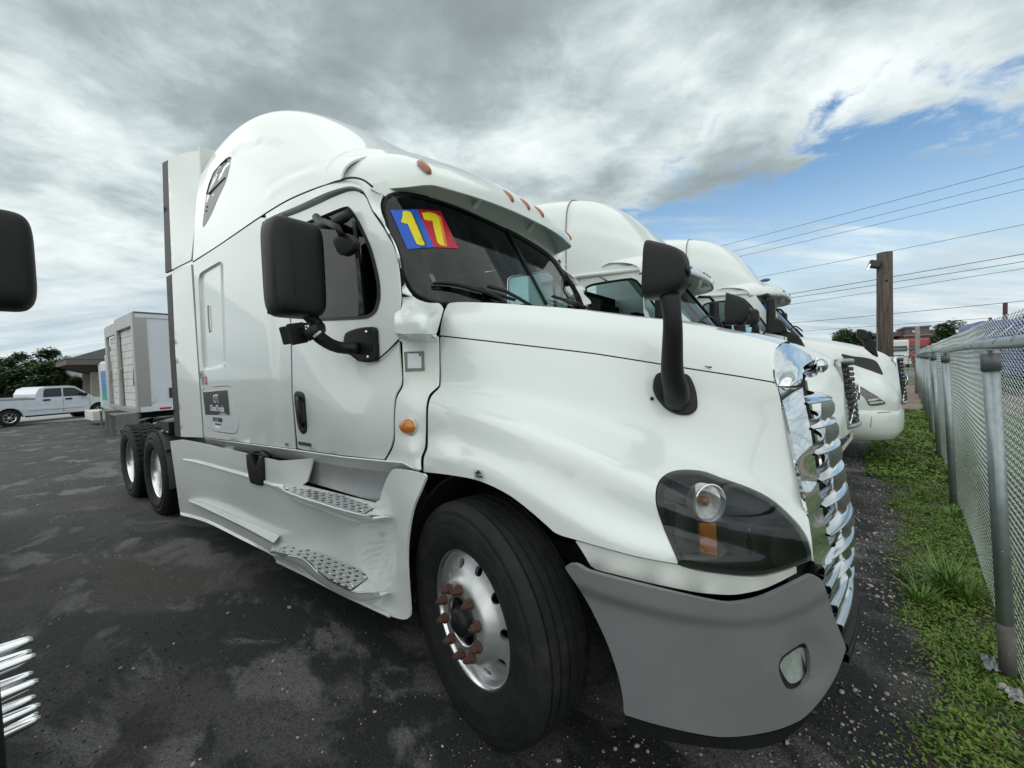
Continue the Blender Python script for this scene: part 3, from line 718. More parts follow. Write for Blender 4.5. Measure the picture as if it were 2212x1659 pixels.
def pchip(xs_, ys_, x):
    xs_ = np.array(xs_); ys_ = np.array(ys_); h = np.diff(xs_); d = np.diff(ys_)/h; n = len(xs_); m_ = np.zeros(n)
    for i in range(1, n-1):
        if d[i-1]*d[i] > 0: w1, w2 = 2*h[i]+h[i-1], h[i]+2*h[i-1]; m_[i] = (w1+w2)/(w1/d[i-1]+w2/d[i])
    m_[0], m_[-1] = d[0], d[-1]
    if x <= xs_[0]: return float(ys_[0]+m_[0]*(x-xs_[0]))
    if x >= xs_[-1]: return float(ys_[-1]+m_[-1]*(x-xs_[-1]))
    i = int(np.searchsorted(xs_, x)-1); t = (x-xs_[i])/h[i]
    return float((1+2*t)*(1-t)**2*ys_[i]+t*(1-t)**2*h[i]*m_[i]+t*t*(3-2*t)*ys_[i+1]+t*t*(t-1)*h[i]*m_[i+1])
_hc = {}
def hoodY(x, y):
    k = round(x*2)
    if k not in _hc:
        u_ = (k/2-1335)/430; _hc[k] = ([float(np.polyval(a, u_)) for a, b in ROWS], [float(np.polyval(b, u_)) for a, b in ROWS])
    ys_, vs_ = _hc[k]
    ys2 = [ys_[0]]
    for v in ys_[1:]: ys2.append(max(v, ys2[-1]+3))
    return pchip(ys2, vs_, y)
fh = lambda off=0.: (lambda x, y: at(x, y, Y=-hoodY(x, y)+off))
seamL = [(949, 724), (1100, 741), (1262, 760), (1316.6, 767.8), (1400, 781), (1487.7, 795), (1600, 812.5), (1673, 825)]
hl_up = cr_curve([(1466, 1217), (1447, 1173), (1429, 1129), (1416.5, 1085), (1419, 1049), (1435.5, 1026), (1467, 1014.8), (1516, 1017), (1561.5, 1032.7), (1617.5, 1052.7), (1662.5, 1075), (1696, 1102), (1730, 1138), (1748, 1171), (1755.5, 1212)], 8)
fend = [tuple(p) for p in cr_curve([(950.5, 730), (951, 755), (952, 822), (949, 838), (933, 855), (925.5, 879), (924.5, 928), (924, 966), (916, 989), (915, 1019)], 9)]
fend += [tuple(p) for p in cr_curve([(918, 1019.7), (971.7, 1026), (1033.7, 1038.3), (1095.7, 1066.9), (1145.3, 1104), (1182.5, 1136.3), (1202.3, 1152.4), (1244.5, 1166), (1371.5, 1200.8), (1464, 1218)], 9)]
fend += [tuple(p) for p in hl_up[1:-1]]
fend += [tuple(p) for p in cr_curve([(1757.5, 1213), (1751, 1149.5), (1736, 1069.5), (1716, 979.5), (1696, 889.5), (1678.5, 831)], 9)]
fend += [(x, y+2.6) for x, y in cr_curve(seamL[::-1], 9)][1:-1]
fender = skin('fender', fend, fh(), WHITE, TK, step=13, mirror=True, thick=.010)
hoodp = [(x, y-.4) for x, y in cr_curve(seamL, 9)]
hoodp += [tuple(p) for p in cr_curve([(1673, 812), (1671.5, 790), (1672.5, 765), (1677, 752), (1684, 744.5)], 7)]
cresL = cr_curve([(1683.6, 744), (1626.6, 728), (1564.6, 715.7), (1502.6, 703), (1441, 691.5), (1371.5, 684.5), (1281.7, 673), (1219.7, 665.5), (1145, 660), (1071, 654.8), (1009, 652.7), (985, 653), (971.7, 654.5)], 9)
hoodp += [tuple(p) for p in cresL[1:]]+[tuple(p) for p in cr_curve([(967, 658), (960, 673), (953, 700), (951, 722)], 7)]
hood = skin('hood', hoodp, fh(), WHITE, TK, step=12, mirror=True, thick=.010)
# top of the hood between the two crest lines
cr3 = [fh()(*p) for p in resamp(cresL, 40)]; rows = []
for p in cr3:
    rows.append([np.array([p[0]+.02*(1-t*t)*(1 if p[0] > .95 else 0), p[1]*t, p[2]+.022*(1-t**2)**1.0]) for t in np.linspace(1, -1, 21)])
ht = grid_obj('hood_top', rows, WHITE, TK)
if ht.data.polygons[50].normal[2] < 0: ht.data.flip_normals()
# dark backing behind the seams and arches
bk = tube('seam_gap', [fh(.012)(x, y+1.1) for x, y in cr_curve(seamL, 12)], .010, DARK, TK, 6)
tube('cowl_gap', [fh(.03)(x-2, y) for x, y in cr_curve([(951, 724), (953, 822), (950, 838), (934, 855), (927, 879), (926, 928), (925.5, 966), (917, 989), (916, 1019)], 10)], .007, DARK, TK, 6)
CHIP = mat('paint_chip', (.02, .02, .02), .8)
for P_ in ([(1520, 790), (1526, 790.5), (1530, 792), (1536, 791), (1539, 794), (1533, 795), (1527, 793.5)],):
    vq('paint_chip', P_, fh(-.0105-.0003), CHIP, TK, step=4)
lathe('hood_bolt_hole', [(0, -.002), (.008, -.002), (.008, .002), (0, .002)], DARK, TK, 12, loc=fh(-.011)(1408.5, 861))
st = vq('tyre_pressure_sticker', [(1023, 1014.5), (1042, 1016), (1042.5, 1037), (1023.5, 1034)], fh(-.0108), mat('pressure_label', (.58, .60, .60), .4), TK, step=6)
def txt_fh(name, s, p, hgt, parent, off=-.0125):
    c = fh(off)(*p); a = fh(off)(p[0]+6, p[1]+.8); b = fh(off)(p[0], p[1]-6); return quad_text(name, s, hgt, c, Vector(a-c), Vector(b-c), INK, parent, font_scale_x=.9, bold=.0004)
txt_fh('label_line_tire', 'TIRE', (1033, 1018.4), .010, st); txt_fh('label_line_pressure', 'PRESSURE', (1033, 1022), .009, st); txt_fh('label_value', '120psi', (1033, 1028.2), .021, st)

# ---- cowl panel between door and hood
cw_t = tps([(870, 640, 1.05), (868, 700, 1.08), (853, 700, 1.12), (855, 725, 1.125), (866, 738, 1.09), (871, 800, 1.09), (869, 835, 1.095), (856, 860, 1.118), (852, 930, 1.128), (847, 970, 1.125), (833, 993, 1.118), (870, 1005, 1.125), (908, 1016, 1.115),
            (900, 640, 1.0), (925, 655, .96), (950, 668, .93), (948, 700, .945), (946, 722, .95), (930, 724, 1.02), (935, 740, 1.0), (947, 755, .95), (947, 820, .955), (944, 834, .965), (925, 855, 1.02), (921, 880, 1.045), (920, 930, 1.055), (918, 966, 1.065), (910, 990, 1.09), (895, 800, 1.06), (895, 760, 1.055), (890, 870, 1.09), (885, 940, 1.105), (890, 975, 1.125), (895, 690, 1.09), (880, 670, 1.09), (925, 690, 1.06)])
fc = lambda off=0.: (lambda x, y: at(x, y, Y=-cw_t(x, y)+off))
cowl = [tuple(p) for p in cr_curve([(869, 738), (871.5, 804), (870, 835), (857.5, 860), (853, 904), (853, 948), (847, 971), (834, 994)], 8)]+seg((834, 995), (870, 1003))+seg((870, 1003), (912, 1017))
cowl += [tuple(p) for p in cr_curve([(909, 1015), (910, 988), (918, 966), (920, 928), (921, 879), (928, 852), (945, 836), (949, 824), (949, 755), (948, 728)], 8)]+seg((947, 727), (900, 725))+seg((900, 725), (872, 727))
skin('cowl_panel', cowl, fc(), WHITE, TK, step=8, mirror=True, thick=.012)
# moulded snorkel box at the top of the cowl
box_ = [tuple(p) for p in cr_curve([(893, 640), (903, 647), (925, 654), (950, 655.5), (958, 668)], 7)]+seg((957, 671), (945, 715))+seg((945, 715), (944.5, 722.5))+seg((942, 722.5), (900, 721))+seg((900, 721), (868, 722))+seg((868, 722), (854, 719))+[tuple(p) for p in cr_curve([(853, 716), (852, 700), (852, 684), (853, 677), (858, 673), (866, 668), (869, 655), (869, 642)], 6)]
bx_t = tps([(870, 642, 1.07), (893, 641, 1.02), (925, 655, .98), (956, 668, .92), (868, 672, 1.10), (853, 682, 1.165), (853, 718, 1.17), (880, 685, 1.155), (900, 721, 1.16), (925, 680, 1.10), (935, 700, 1.08), (933, 722, 1.10), (945, 718, 1.0), (950, 690, .96), (905, 665, 1.09), (890, 700, 1.165)])
fbx = lambda x, y: at(x, y, Y=-bx_t(x, y))
skin('cowl_box', box_, fbx, WHITE, TK, step=7, mirror=True, thick=.012)
# underside of that box
ub = resamp([(854, 719.5), (868, 722.5), (900, 721.5), (943, 723)], 16); ubl = resamp([(864, 736), (872, 741), (900, 740), (946, 738)], 16)
o = grid_obj('cowl_box_underside', [[fbx(*p) for p in ub], [at(*((p+q)/2), Y=-1.085) for p, q in zip(ub, ubl)], [fc()(*q) for q in ubl]], WHITE, TK); mirr(o)
TAUPE = mat('taupe_adhesive', (.19, .185, .165), .8, var=(30, .1)); PAPER = mat('paper_label', (.62, .66, .68), .5)
tp = vq('adhesive_patch', [(872.5, 760), (915.5, 758.5), (917.8, 801), (875.2, 803)], fc(-.003), TAUPE, TK, step=8)
vq('paper_label', [(880, 763.6), (910, 763.4), (910.5, 795), (880.6, 795.6)], fc(-.0038), PAPER, tp, step=8)
vq('torn_corner', [(904, 764), (909, 764), (908.6, 771), (906, 768.5)], fc(-.0044), INK, tp, step=4)
# side marker lamp
c = fc(0)(885.5, 921); V = []; Fs = []
for i in range(13):
    t = math.pi/2*i/12
    for j in range(24):
        a = 2*math.pi*j/24; ex = .052*(1.12 if math.cos(a) < 0 else 1.0); V.append(c+np.array([ex*math.cos(a)*math.cos(t)-.012*math.sin(t), -.006-.036*math.sin(t), .040*math.sin(a)*math.cos(t)]))
for i in range(12):
    for j in range(24): Fs.append((i*24+j, i*24+(j+1) % 24, (i+1)*24+(j+1) % 24, (i+1)*24+j))
o = me_obj('side_marker_lamp', V, Fs, AMBER, TK)
bm = bmesh.new(); bm.from_mesh(o.data); bmesh.ops.remove_doubles(bm, verts=bm.verts, dist=1e-4); bmesh.ops.recalc_face_normals(bm, faces=bm.faces); bm.to_mesh(o.data); bm.free(); mirr(o)
lathe('lamp_base', [(0, -.006), (.05, -.006), (.05, .003), (0, .003)], WHITE_DULL, o, 24, loc=c)

# ---- headlight
hl = cr_curve([(1468, 1219), (1447.4, 1174.3), (1429.5, 1129.6), (1418.3, 1085), (1420.5, 1049.3), (1437, 1028), (1467.5, 1017), (1516, 1019.4), (1560.7, 1035), (1616, 1055), (1661, 1077.4), (1694, 1104), (1727.6, 1140), (1745, 1173), (1753, 1205.5), (1737.5, 1215.5), (1695, 1231), (1650.5, 1241.5), (1605.9, 1242.5), (1561, 1238), (1516.6, 1232), (1487, 1225)], 8, closed=True)
hlY = hoodY
fl = lambda off=0.: (lambda x, y: at(x, y, Y=-hlY(x, y)+off))
LAMPB = mat('lamp_housing', (.010, .0125, .015), .4, coat=.15, var=(9, .15))
LAMPG = mat('lamp_bezel', (.04, .045, .05), .4, coat=.2)
hroot = skin('headlight', poly_inset(hl, 2), fl(.10), LAMPB, TK, step=14, thick=.01)
rim_i = poly_inset(hl, 9)
ring('lamp_bezel', hl, rim_i, fl(.004), fl(.012), LAMPG, hroot)
ring('lamp_bowl', rim_i, poly_inset(hl, 16), fl(.012), fl(.095), LAMPB, hroot)
lens = skin('lens', poly_inset(hl, 1.0), fl(-.004), LENS, hroot, step=12, thick=0)
# turn bulb pot
c = fl(.06)(1503, 1075); c2 = fl(.0)(1515, 1078)
ax = Vector((.80, -.58, .05)).normalized(); q_ = ax.to_track_quat('Z', 'Y').to_matrix()
def pot(name, c, prof, mat_, parent, n=28):
    V = []; Fs = []; k = len(prof)
    for i in range(n):
        a = 2*math.pi*i/n
        for r_, h in prof: V.append(Vector(c)+q_ @ Vector((r_*math.cos(a), r_*math.sin(a), h)))
    for i in range(n):
        for j in range(k-1): Fs.append((i*k+j, i*k+j+1, ((i+1) % n)*k+j+1, ((i+1) % n)*k+j))
    return me_obj(name, V, Fs, mat_, parent)
POTM = mat('lamp_reflector', (.86, .87, .87), .38, metal=.35, bump=(45, .5, .01))
pot('turn_lamp_pot', fl(.075)(1513, 1080), [(.066, .052), (.070, .050), (.066, .046), (.064, .0), (.058, -.006), (.040, -.016), (.020, -.022), (0, -.024)], POTM, hroot)
pot('turn_reflector', fl(.052)(1514, 1080), [(.061, .030), (.045, .014), (.028, .006), (.016, .004)], mat('faceted_reflector', (.88, .89, .89), .45, metal=.1, bump=(28, 1.0, .02), var=(30, .3)), hroot)
pot('turn_bulb', fl(.062)(1509, 1080), [(0, .045), (.012, .040), (.018, .024), (.018, -.01)], AMBER, hroot, 14)
mb_pts = [(1510.5, 1130), (1547, 1131.5), (1549.5, 1200.5), (1513.5, 1193)]
rf = vq('side_reflector', mb_pts, fl(.03), AMBER, hroot, thick=.012, step=9)
vq('reflector_backing', [(1549, 1128), (1572, 1130), (1571, 1186), (1550, 1201)], fl(.045), BLACKPL, hroot, thick=.012)
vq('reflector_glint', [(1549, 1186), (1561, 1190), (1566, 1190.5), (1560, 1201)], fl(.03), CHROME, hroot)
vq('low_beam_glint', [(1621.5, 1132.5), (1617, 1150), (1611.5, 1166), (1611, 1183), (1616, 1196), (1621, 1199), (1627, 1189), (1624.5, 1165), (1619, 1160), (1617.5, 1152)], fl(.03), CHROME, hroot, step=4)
pot('high_beam_bowl', fl(.17)(1660, 1165), [(.085, .08), (.083, .03), (.07, 0), (.045, -.02), (0, -.03)], LAMPG, hroot)
# ---- valance under the lamp
vl = [tuple(p) for p in cr_curve([(1243.5, 1169.5), (1262, 1198), (1276, 1222), (1286, 1229.5), (1346, 1245), (1406, 1259.5), (1456, 1270), (1506, 1279.5), (1546, 1283.5), (1586, 1284.5), (1626, 1278), (1656, 1269.5), (1690, 1254), (1721, 1237.5)], 9)]+seg((1721, 1236), (1722, 1226))+[tuple(p) for p in cr_curve([(1720, 1224), (1695, 1233.5), (1650.5, 1245), (1605.9, 1245.5), (1561, 1241), (1516.6, 1235), (1487, 1228), (1466, 1220.5)], 9)]+[tuple(p) for p in cr_curve([(1462, 1219.5), (1371.5, 1202.5), (1246, 1168.5)], 9)]
vlY = tps([(x, y, hoodY(x, y)-.012) for x, y in vl[::6]]+[(1286, 1229, 1.165), (1406, 1259, 1.115), (1506, 1279, 1.015), (1586, 1284, .91), (1656, 1269, .81), (1721, 1238, .69)], 3e-3)
skin('lower_valance', vl, lambda x, y: at(x, y, Y=-vlY(x, y)), WHITE_DULL, TK, step=10, mirror=True, thick=.012)

# ---- bumper
bY0 = lambda x: float(np.interp(x, [1221, 1260, 1300, 1351, 1400, 1456, 1506, 1556, 1606, 1656, 1700, 1731, 1760, 1786, 1806, 1828], [1.245, 1.243, 1.238, 1.222, 1.195, 1.145, 1.085, 1.01, .925, .835, .76, .712, .672, .638, .61, .575]))
def crs(x): return float(np.polyval(_crp, (x-1520)/280))
_crp = np.polyfit((np.array([1225, 1280, 1336, 1456, 1581, 1681, 1776, 1800])-1520)/280, [1262, 1284, 1304, 1330, 1351, 1338, 1290, 1280], 4)
_xs = np.linspace(1221, 1828, 40); bsm = np.polyfit((_xs-1500)/300, [bY0(v) for v in _xs], 6)
def bY(x, y):
    v = float(np.polyval(bsm, (x-1500)/300))
    d = y-crs(x)
    up = 1/(1+math.exp(d/2.6))            # the band above the crease stands proud
    v += .022*up
    # scoop round the fog lamp
    dd = math.hypot((x-1745)/48., (y-1425)/62.); v -= .022*math.exp(-dd**4)
    return v
fb = lambda off=0.: (lambda x, y: at(x, y, Y=-bY(x, y)+off))
bump_o = [tuple(p) for p in cr_curve([(1221, 1224), (1228, 1220), (1241, 1219.5), (1256, 1226), (1271, 1234.5), (1335, 1252), (1406, 1269.5), (1456, 1281), (1506, 1292), (1546, 1300), (1581, 1304.5), (1620, 1300), (1656, 1289.5), (1695, 1272), (1731, 1254.5), (1751, 1244.5), (1765, 1246), (1776, 1254.5), (1786, 1279.5), (1801, 1329.5), (1815, 1365), (1828, 1399.5)], 9)]
bump_o += [tuple(p) for p in cr_curve([(1827, 1404), (1818, 1430), (1806, 1459.5), (1790, 1488), (1771, 1514.5), (1752, 1536), (1731, 1554.5), (1695, 1571), (1656, 1582), (1606, 1590), (1556, 1592), (1506, 1585), (1456, 1574.5), (1400, 1560), (1351, 1544.5)], 9)]
bump_o += [tuple(p) for p in cr_curve([(1348, 1538), (1345, 1504.5), (1337, 1465), (1326, 1429.5), (1312, 1390), (1296, 1354.5), (1276, 1314), (1256, 1279.5), (1236, 1250), (1222, 1230)], 9)]
fog_o = cr_curve([(1682.3, 1446), (1687, 1422), (1700, 1410), (1726, 1393), (1738, 1390), (1746, 1402), (1750.5, 1424), (1750, 1456), (1743, 1473), (1726, 1487), (1706, 1490), (1692, 1476)], 6, closed=True)
bumper = skin('bumper', bump_o, fb(), GREYPL, TK, holes=(fog_o,), step=10, mirror=False, thick=.018)
mirr(bumper)
fog_i = cr_curve([(1685, 1440), (1690, 1426), (1703, 1414), (1726, 1399), (1739, 1401), (1744, 1412), (1747, 1429), (1744, 1452), (1735, 1464), (1716, 1476.4), (1704, 1474), (1693, 1458)], 6, closed=True)
fog_i = [tuple(p) for p in resamp(fog_i+[fog_i[0]], 41)[:-1]]; fog_oo = [tuple(p) for p in resamp(fog_o+[fog_o[0]], 41)[:-1]]
fr_ = ring('fog_lamp_frame', fog_oo, fog_i, fb(.004), fb(.030), BLACKPL, TK)
fgl = skin('fog_lamp', fog_i, fb(.022), glassmat('fog_lens', (.9, .93, .92), .7, .04), TK, step=7, thick=0)
FOGR = mat('fog_reflector', (.86, .92, .89), .3, metal=.0, bump=(70, .5, .01), var=(26, .22))
skin('fog_reflector', fog_i, fb(.034), FOGR, fgl, step=7, thick=0)
lipo = [tuple(p) for p in cr_curve([(1352, 1546.5), (1400, 1562), (1456, 1576.5), (1506, 1587), (1556, 1594), (1606, 1592), (1656, 1584), (1695, 1573), (1731, 1556.5), (1745, 1546)], 9)]+[tuple(p) for p in cr_curve([(1747, 1549), (1722, 1578), (1681, 1604), (1645, 1615), (1606, 1619.5), (1556, 1617), (1506, 1612), (1456, 1604), (1400, 1593), (1356, 1584)], 9)]
skin('bumper_lip', lipo, lambda x, y: at(x, y, Y=-bY(x, min(y, 1560))+.02), BLACKPL, TK, step=9, mirror=True, thick=.02)
# bumper centre with chrome slats
def plan(Y, x0, dx): return x0+dx*(1-(Y/.62)**2)
for z, x0 in ((.76, 1.215), (.69, 1.235), (.62, 1.255), (.55, 1.27), (.48, 1.285), (.44, 1.288)):
    rows = []
    for Y in np.linspace(-.52, .52, 25):
        x = plan(Y, x0, .075); rows.append([(x-.03, Y, z+.016), (x+.004, Y, z+.018), (x+.008, Y, z), (x+.004, Y, z-.016), (x-.03, Y, z-.018)])
    o = grid_obj('lower_grille_slat', rows, CHROME_DULL if z > .5 else BLACKPL, TK)
    solid(o, .003)
rows = [[(plan(Y, x0, .06), Y, z) for Y in np.linspace(-.66, .66, 17)] for z, x0 in ((.82, 1.13), (.35, 1.20))]
grid_obj('lower_grille_backing', rows, DARK, TK)
rows = [[(plan(Y, x0, .075), Y, z) for Y in np.linspace(-.66, .66, 21)] for z, x0 in ((.42, 1.20), (.395, 1.20), (.34, 1.18), (.27, 1.13))]
grid_obj('bumper_centre', rows, GREYPL, TK, thick=.015)

# ---- grille: cap, surround, bars
capY = tps([(1680, 835, .465), (1672, 787, .425), (1672, 762, .36), (1684, 747, .30), (1698, 741.5, .22), (1725, 752, .12), (1741, 762, .06), (1752, 767, .03), (1766, 771, 0.0), (1772, 786, -.01), (1768, 805, .0), (1762, 813, .02), (1748, 814, .10), (1735, 802, .25), (1733, 820, .33), (1722, 832, .38), (1705, 800, .34), (1700, 770, .28), (1740, 785, .10), (1720, 775, .20)], 1e-3)
cap_o = [tuple(p) for p in cr_curve([(1680.2, 834), (1675, 815), (1672, 787.6), (1671.6, 765), (1677, 755), (1684.7, 747.4), (1690, 742), (1698, 741.5), (1712, 746), (1724.8, 751.9), (1741, 762), (1751.6, 766.8), (1760, 768.5), (1768, 774), (1772.4, 786), (1771.5, 797), (1768, 805.5), (1762, 813), (1755, 815), (1748.6, 814), (1742, 808), (1736, 803.5), (1734, 806), (1733.5, 820), (1730, 828), (1722, 832), (1705, 834)], 5)]
cap = skin('grille_cap', cap_o, lambda x, y: at(x, y, Y=-capY(x, y)), CHROME, TK, step=6, thick=.012, mirror=True)
# blank oval badge at the centre of the cap
lathe('cap_emblem', [(0, .03), (.03, .026), (.052, .012), (.056, 0), (.05, -.012)], CHROME_DULL, TK, 24, loc=(0, 0, 0)).matrix_world = Matrix.Translation((1.235, 0, 1.555)) @ Matrix.Rotation(R(-90), 4, 'Z') @ Matrix.Diagonal((1.15, 1, .62, 1))
stroke_pts = [(1805.7-1590.9)/.1488]
surr = [tuple(p) for p in cr_curve([(1681, 837), (1696.5, 889.5), (1717, 979.5), (1737, 1069.5), (1752, 1149.5), (1757.5, 1214), (1766, 1219), (1778.5, 1221), (1790, 1219), (1796, 1214), (1801, 1196), (1806, 1174.5)], 7)]+[tuple(p) for p in cr_curve([(1803, 1179), (1798.5, 1182), (1794, 1181), (1791, 1174.5), (1778.5, 1109.5), (1766, 1029.5), (1751, 929.5), (1740, 875), (1733.5, 836)], 7)]
surY = tps([(1681, 836, .462), (1696, 889, .48), (1717, 980, .51), (1737, 1070, .552), (1752, 1150, .595), (1757, 1214, .63), (1778, 1221, .57), (1796, 1214, .50), (1806, 1174, .42), (1798, 1182, .42), (1791, 1174, .44), (1778, 1109, .415), (1766, 1030, .385), (1751, 930, .355), (1733, 836, .33), (1708, 880, .435), (1736, 980, .455), (1757, 1070, .49), (1772, 1150, .53)], 1e-3)
fsu = lambda off=0.: (lambda x, y: at(x, y, Y=-surY(x, y)+off))
skin('grille_surround', surr, fsu(), CHROME, TK, step=6, thick=.012, mirror=True)
inner = resamp([(1733.5, 836), (1751, 929.5), (1766, 1029.5), (1778.5, 1109.5), (1791, 1174.5)], 30); inn3 = [fsu()(*p) for p in inner]
def inn(z):
    zz = np.array([p[2] for p in inn3]); o_ = np.argsort(zz); return [float(np.interp(z, zz[o_], np.array([p[k] for p in inn3])[o_])) for k in (0, 1)]
ztop = inn3[0][2]; zbot = inn3[-1][2]
rows = []
for z in np.linspace(ztop+.05, zbot-.04, 12):
    x, y = inn(z); rows.append([(x-.05+.05*(1-(t)**2), y*1.02*t, z) for t in np.linspace(-1, 1, 13)])
grid_obj('grille_backing', rows, DARK, TK)
nb = 9
zs_ = [at(x, y, Y=-inn(1.2)[1])[2] for x, y in ((1737, 846), (1745, 886), (1752, 926), (1759, 966), (1764, 1004), (1769, 1042), (1774, 1080), (1780, 1117), (1786, 1152))]
GCH = mat('grille_chrome', (.66, .68, .70), .13, metal=1., var=(5, .04))
def gplan(t): return .012+.085*(1-t*t)
for i, z in enumerate(zs_):
    x, y = inn(z); rows = []
    for t in np.linspace(-1, 1, 33):
        f_ = x+gplan(t); rows.append([(f_-.070, y*t, z+.018), (f_-.030, y*t, z+.012), (f_, y*t, z-.004), (f_-.002, y*t, z-.009), (f_-.034, y*t, z-.006), (f_-.070, y*t, z-.004)])
    sharp(recalc(grid_obj('grille_bar', rows, GCH, TK, close_u=True)), 24)
# upright fins with a bowed front edge between neighbouring bars
for i in range(nb):
    z0 = zs_[i]-.006; z1 = (zs_[i+1]+.010) if i < nb-1 else zs_[i]-.045
    x, y = inn((z0+z1)/2)
    for t in (-.45, -.12, .2, .5):
        f_ = x+gplan(t)-.004; V = []; n_ = 9
        for k in range(n_):
            s_ = k/(n_-1); zz = z0+(z1-z0)*s_; fx = f_-.012+.020*math.sin(math.pi*s_)
            V += [(fx, y*t-.0025, zz), (fx, y*t+.0025, zz), (f_-.026, y*t+.004, zz), (f_-.026, y*t-.004, zz)]
        Fs = [(k*4+q, k*4+(q+1) % 4, (k+1)*4+(q+1) % 4, (k+1)*4+q) for k in range(n_-1) for q in range(4)]
        sharp(recalc(me_obj('grille_fin', V, Fs, GCH, TK)), 30)

# ---- hood mirror on its stalk
def hood_mirror(parent):
    bo = cr_curve([(1418, 808), (1440, 803), (1475, 806), (1490, 812), (1503, 840), (1507.5, 870), (1505, 885), (1492, 893.5), (1470, 893), (1450, 886), (1432, 872), (1417, 852), (1411.5, 832)], 8, closed=True)
    root = skin('hood_mirror', bo, fh(-.022), BLACKPL, parent, step=9, thick=.024); bevel(root, .006)
    P0 = fh(-.03)(1461, 862); P1 = at(1452, 800, Y=-(hoodY(1461, 850)+.14)); Pm = fh(-.10)(1460, 840)
    P2 = at(1453, 700, Y=-(hoodY(1461, 850)+.21)); P3 = at(1447, 640, Y=-(hoodY(1461, 850)+.21))
    pts = cr_curve([P0, Pm, P1, P2, P3], .03); n = len(pts)
    tube('mirror_stalk', pts, [float(np.interp(i/n, [0, .12, .3, .75, 1], [.056, .050, .044, .034, .040])) for i in range(n)], BLACKPL, root, 20)
    # head: rounded shell, open side to the rear
    c = at(1437, 586, Y=-(hoodY(1461, 850)+.20)); rows = []
    ax_ = Vector((1, -.12, -.06)).normalized(); up = Vector((.02, .02, 1)); sd_ = ax_.cross(up).normalized(); up = sd_.cross(ax_).normalized()
    for i in range(15):
        t = i/14; s_ = [(-.085, 1.0), (-.080, 1.02), (-.06, 1.02), (-.03, 1.0), (0, .985), (.03, .96), (.055, .925), (.072, .88), (.086, .80), (.096, .70), (.104, .57), (.110, .42), (.113, .28), (.115, .14), (.1155, .001)][i]
        row = []
        for j in range(36):
            a = 2*math.pi*j/36; cx_, sy_ = math.cos(a), math.sin(a); e_ = 2/4.2
            x_ = abs(cx_)**e_*math.copysign(1, cx_)*.062*s_[1]; y_ = abs(sy_)**e_*math.copysign(1, sy_)*.104*s_[1]
            row.append(np.array(c)+np.array(ax_*(s_[0]*.78)+sd_*x_+up*(y_-.25*s_[0]*(1 if y_ > 0 else 0))))
        rows.append(row)
    o = grid_obj('mirror_shell', rows, BLACKPL, root, close_u=True)
    cap_end(o, 36); solid(o, .005)
    V = []; 
    for r_ in np.linspace(0, .95, 5):
        for j in range(36):
            a = 2*math.pi*j/36; cx_, sy_ = math.cos(a), math.sin(a); e_ = 2/4.2
            V.append(np.array(c)+np.array(ax_*(-.060-.016*(1-r_*r_))+sd_*(abs(cx_)**e_*math.copysign(1, cx_)*.062*r_)+up*(abs(sy_)**e_*math.copysign(1, sy_)*.104*r_)))
    Fs = [(i*36+j, i*36+(j+1) % 36, (i+1)*36+(j+1) % 36, (i+1)*36+j) for i in range(4) for j in range(36)]
    me_obj('mirror_glass', V, Fs, MIRRORG, root)
    return root
hm = hood_mirror(TK)
for ch in [hm]+list(hm.children):
    pass
def mirr_tree(o, parent):
    c = mirr(o, parent)
    for ch in list(o.children): mirr_tree(ch, c)
    return c
mirr_tree(hm, TK)

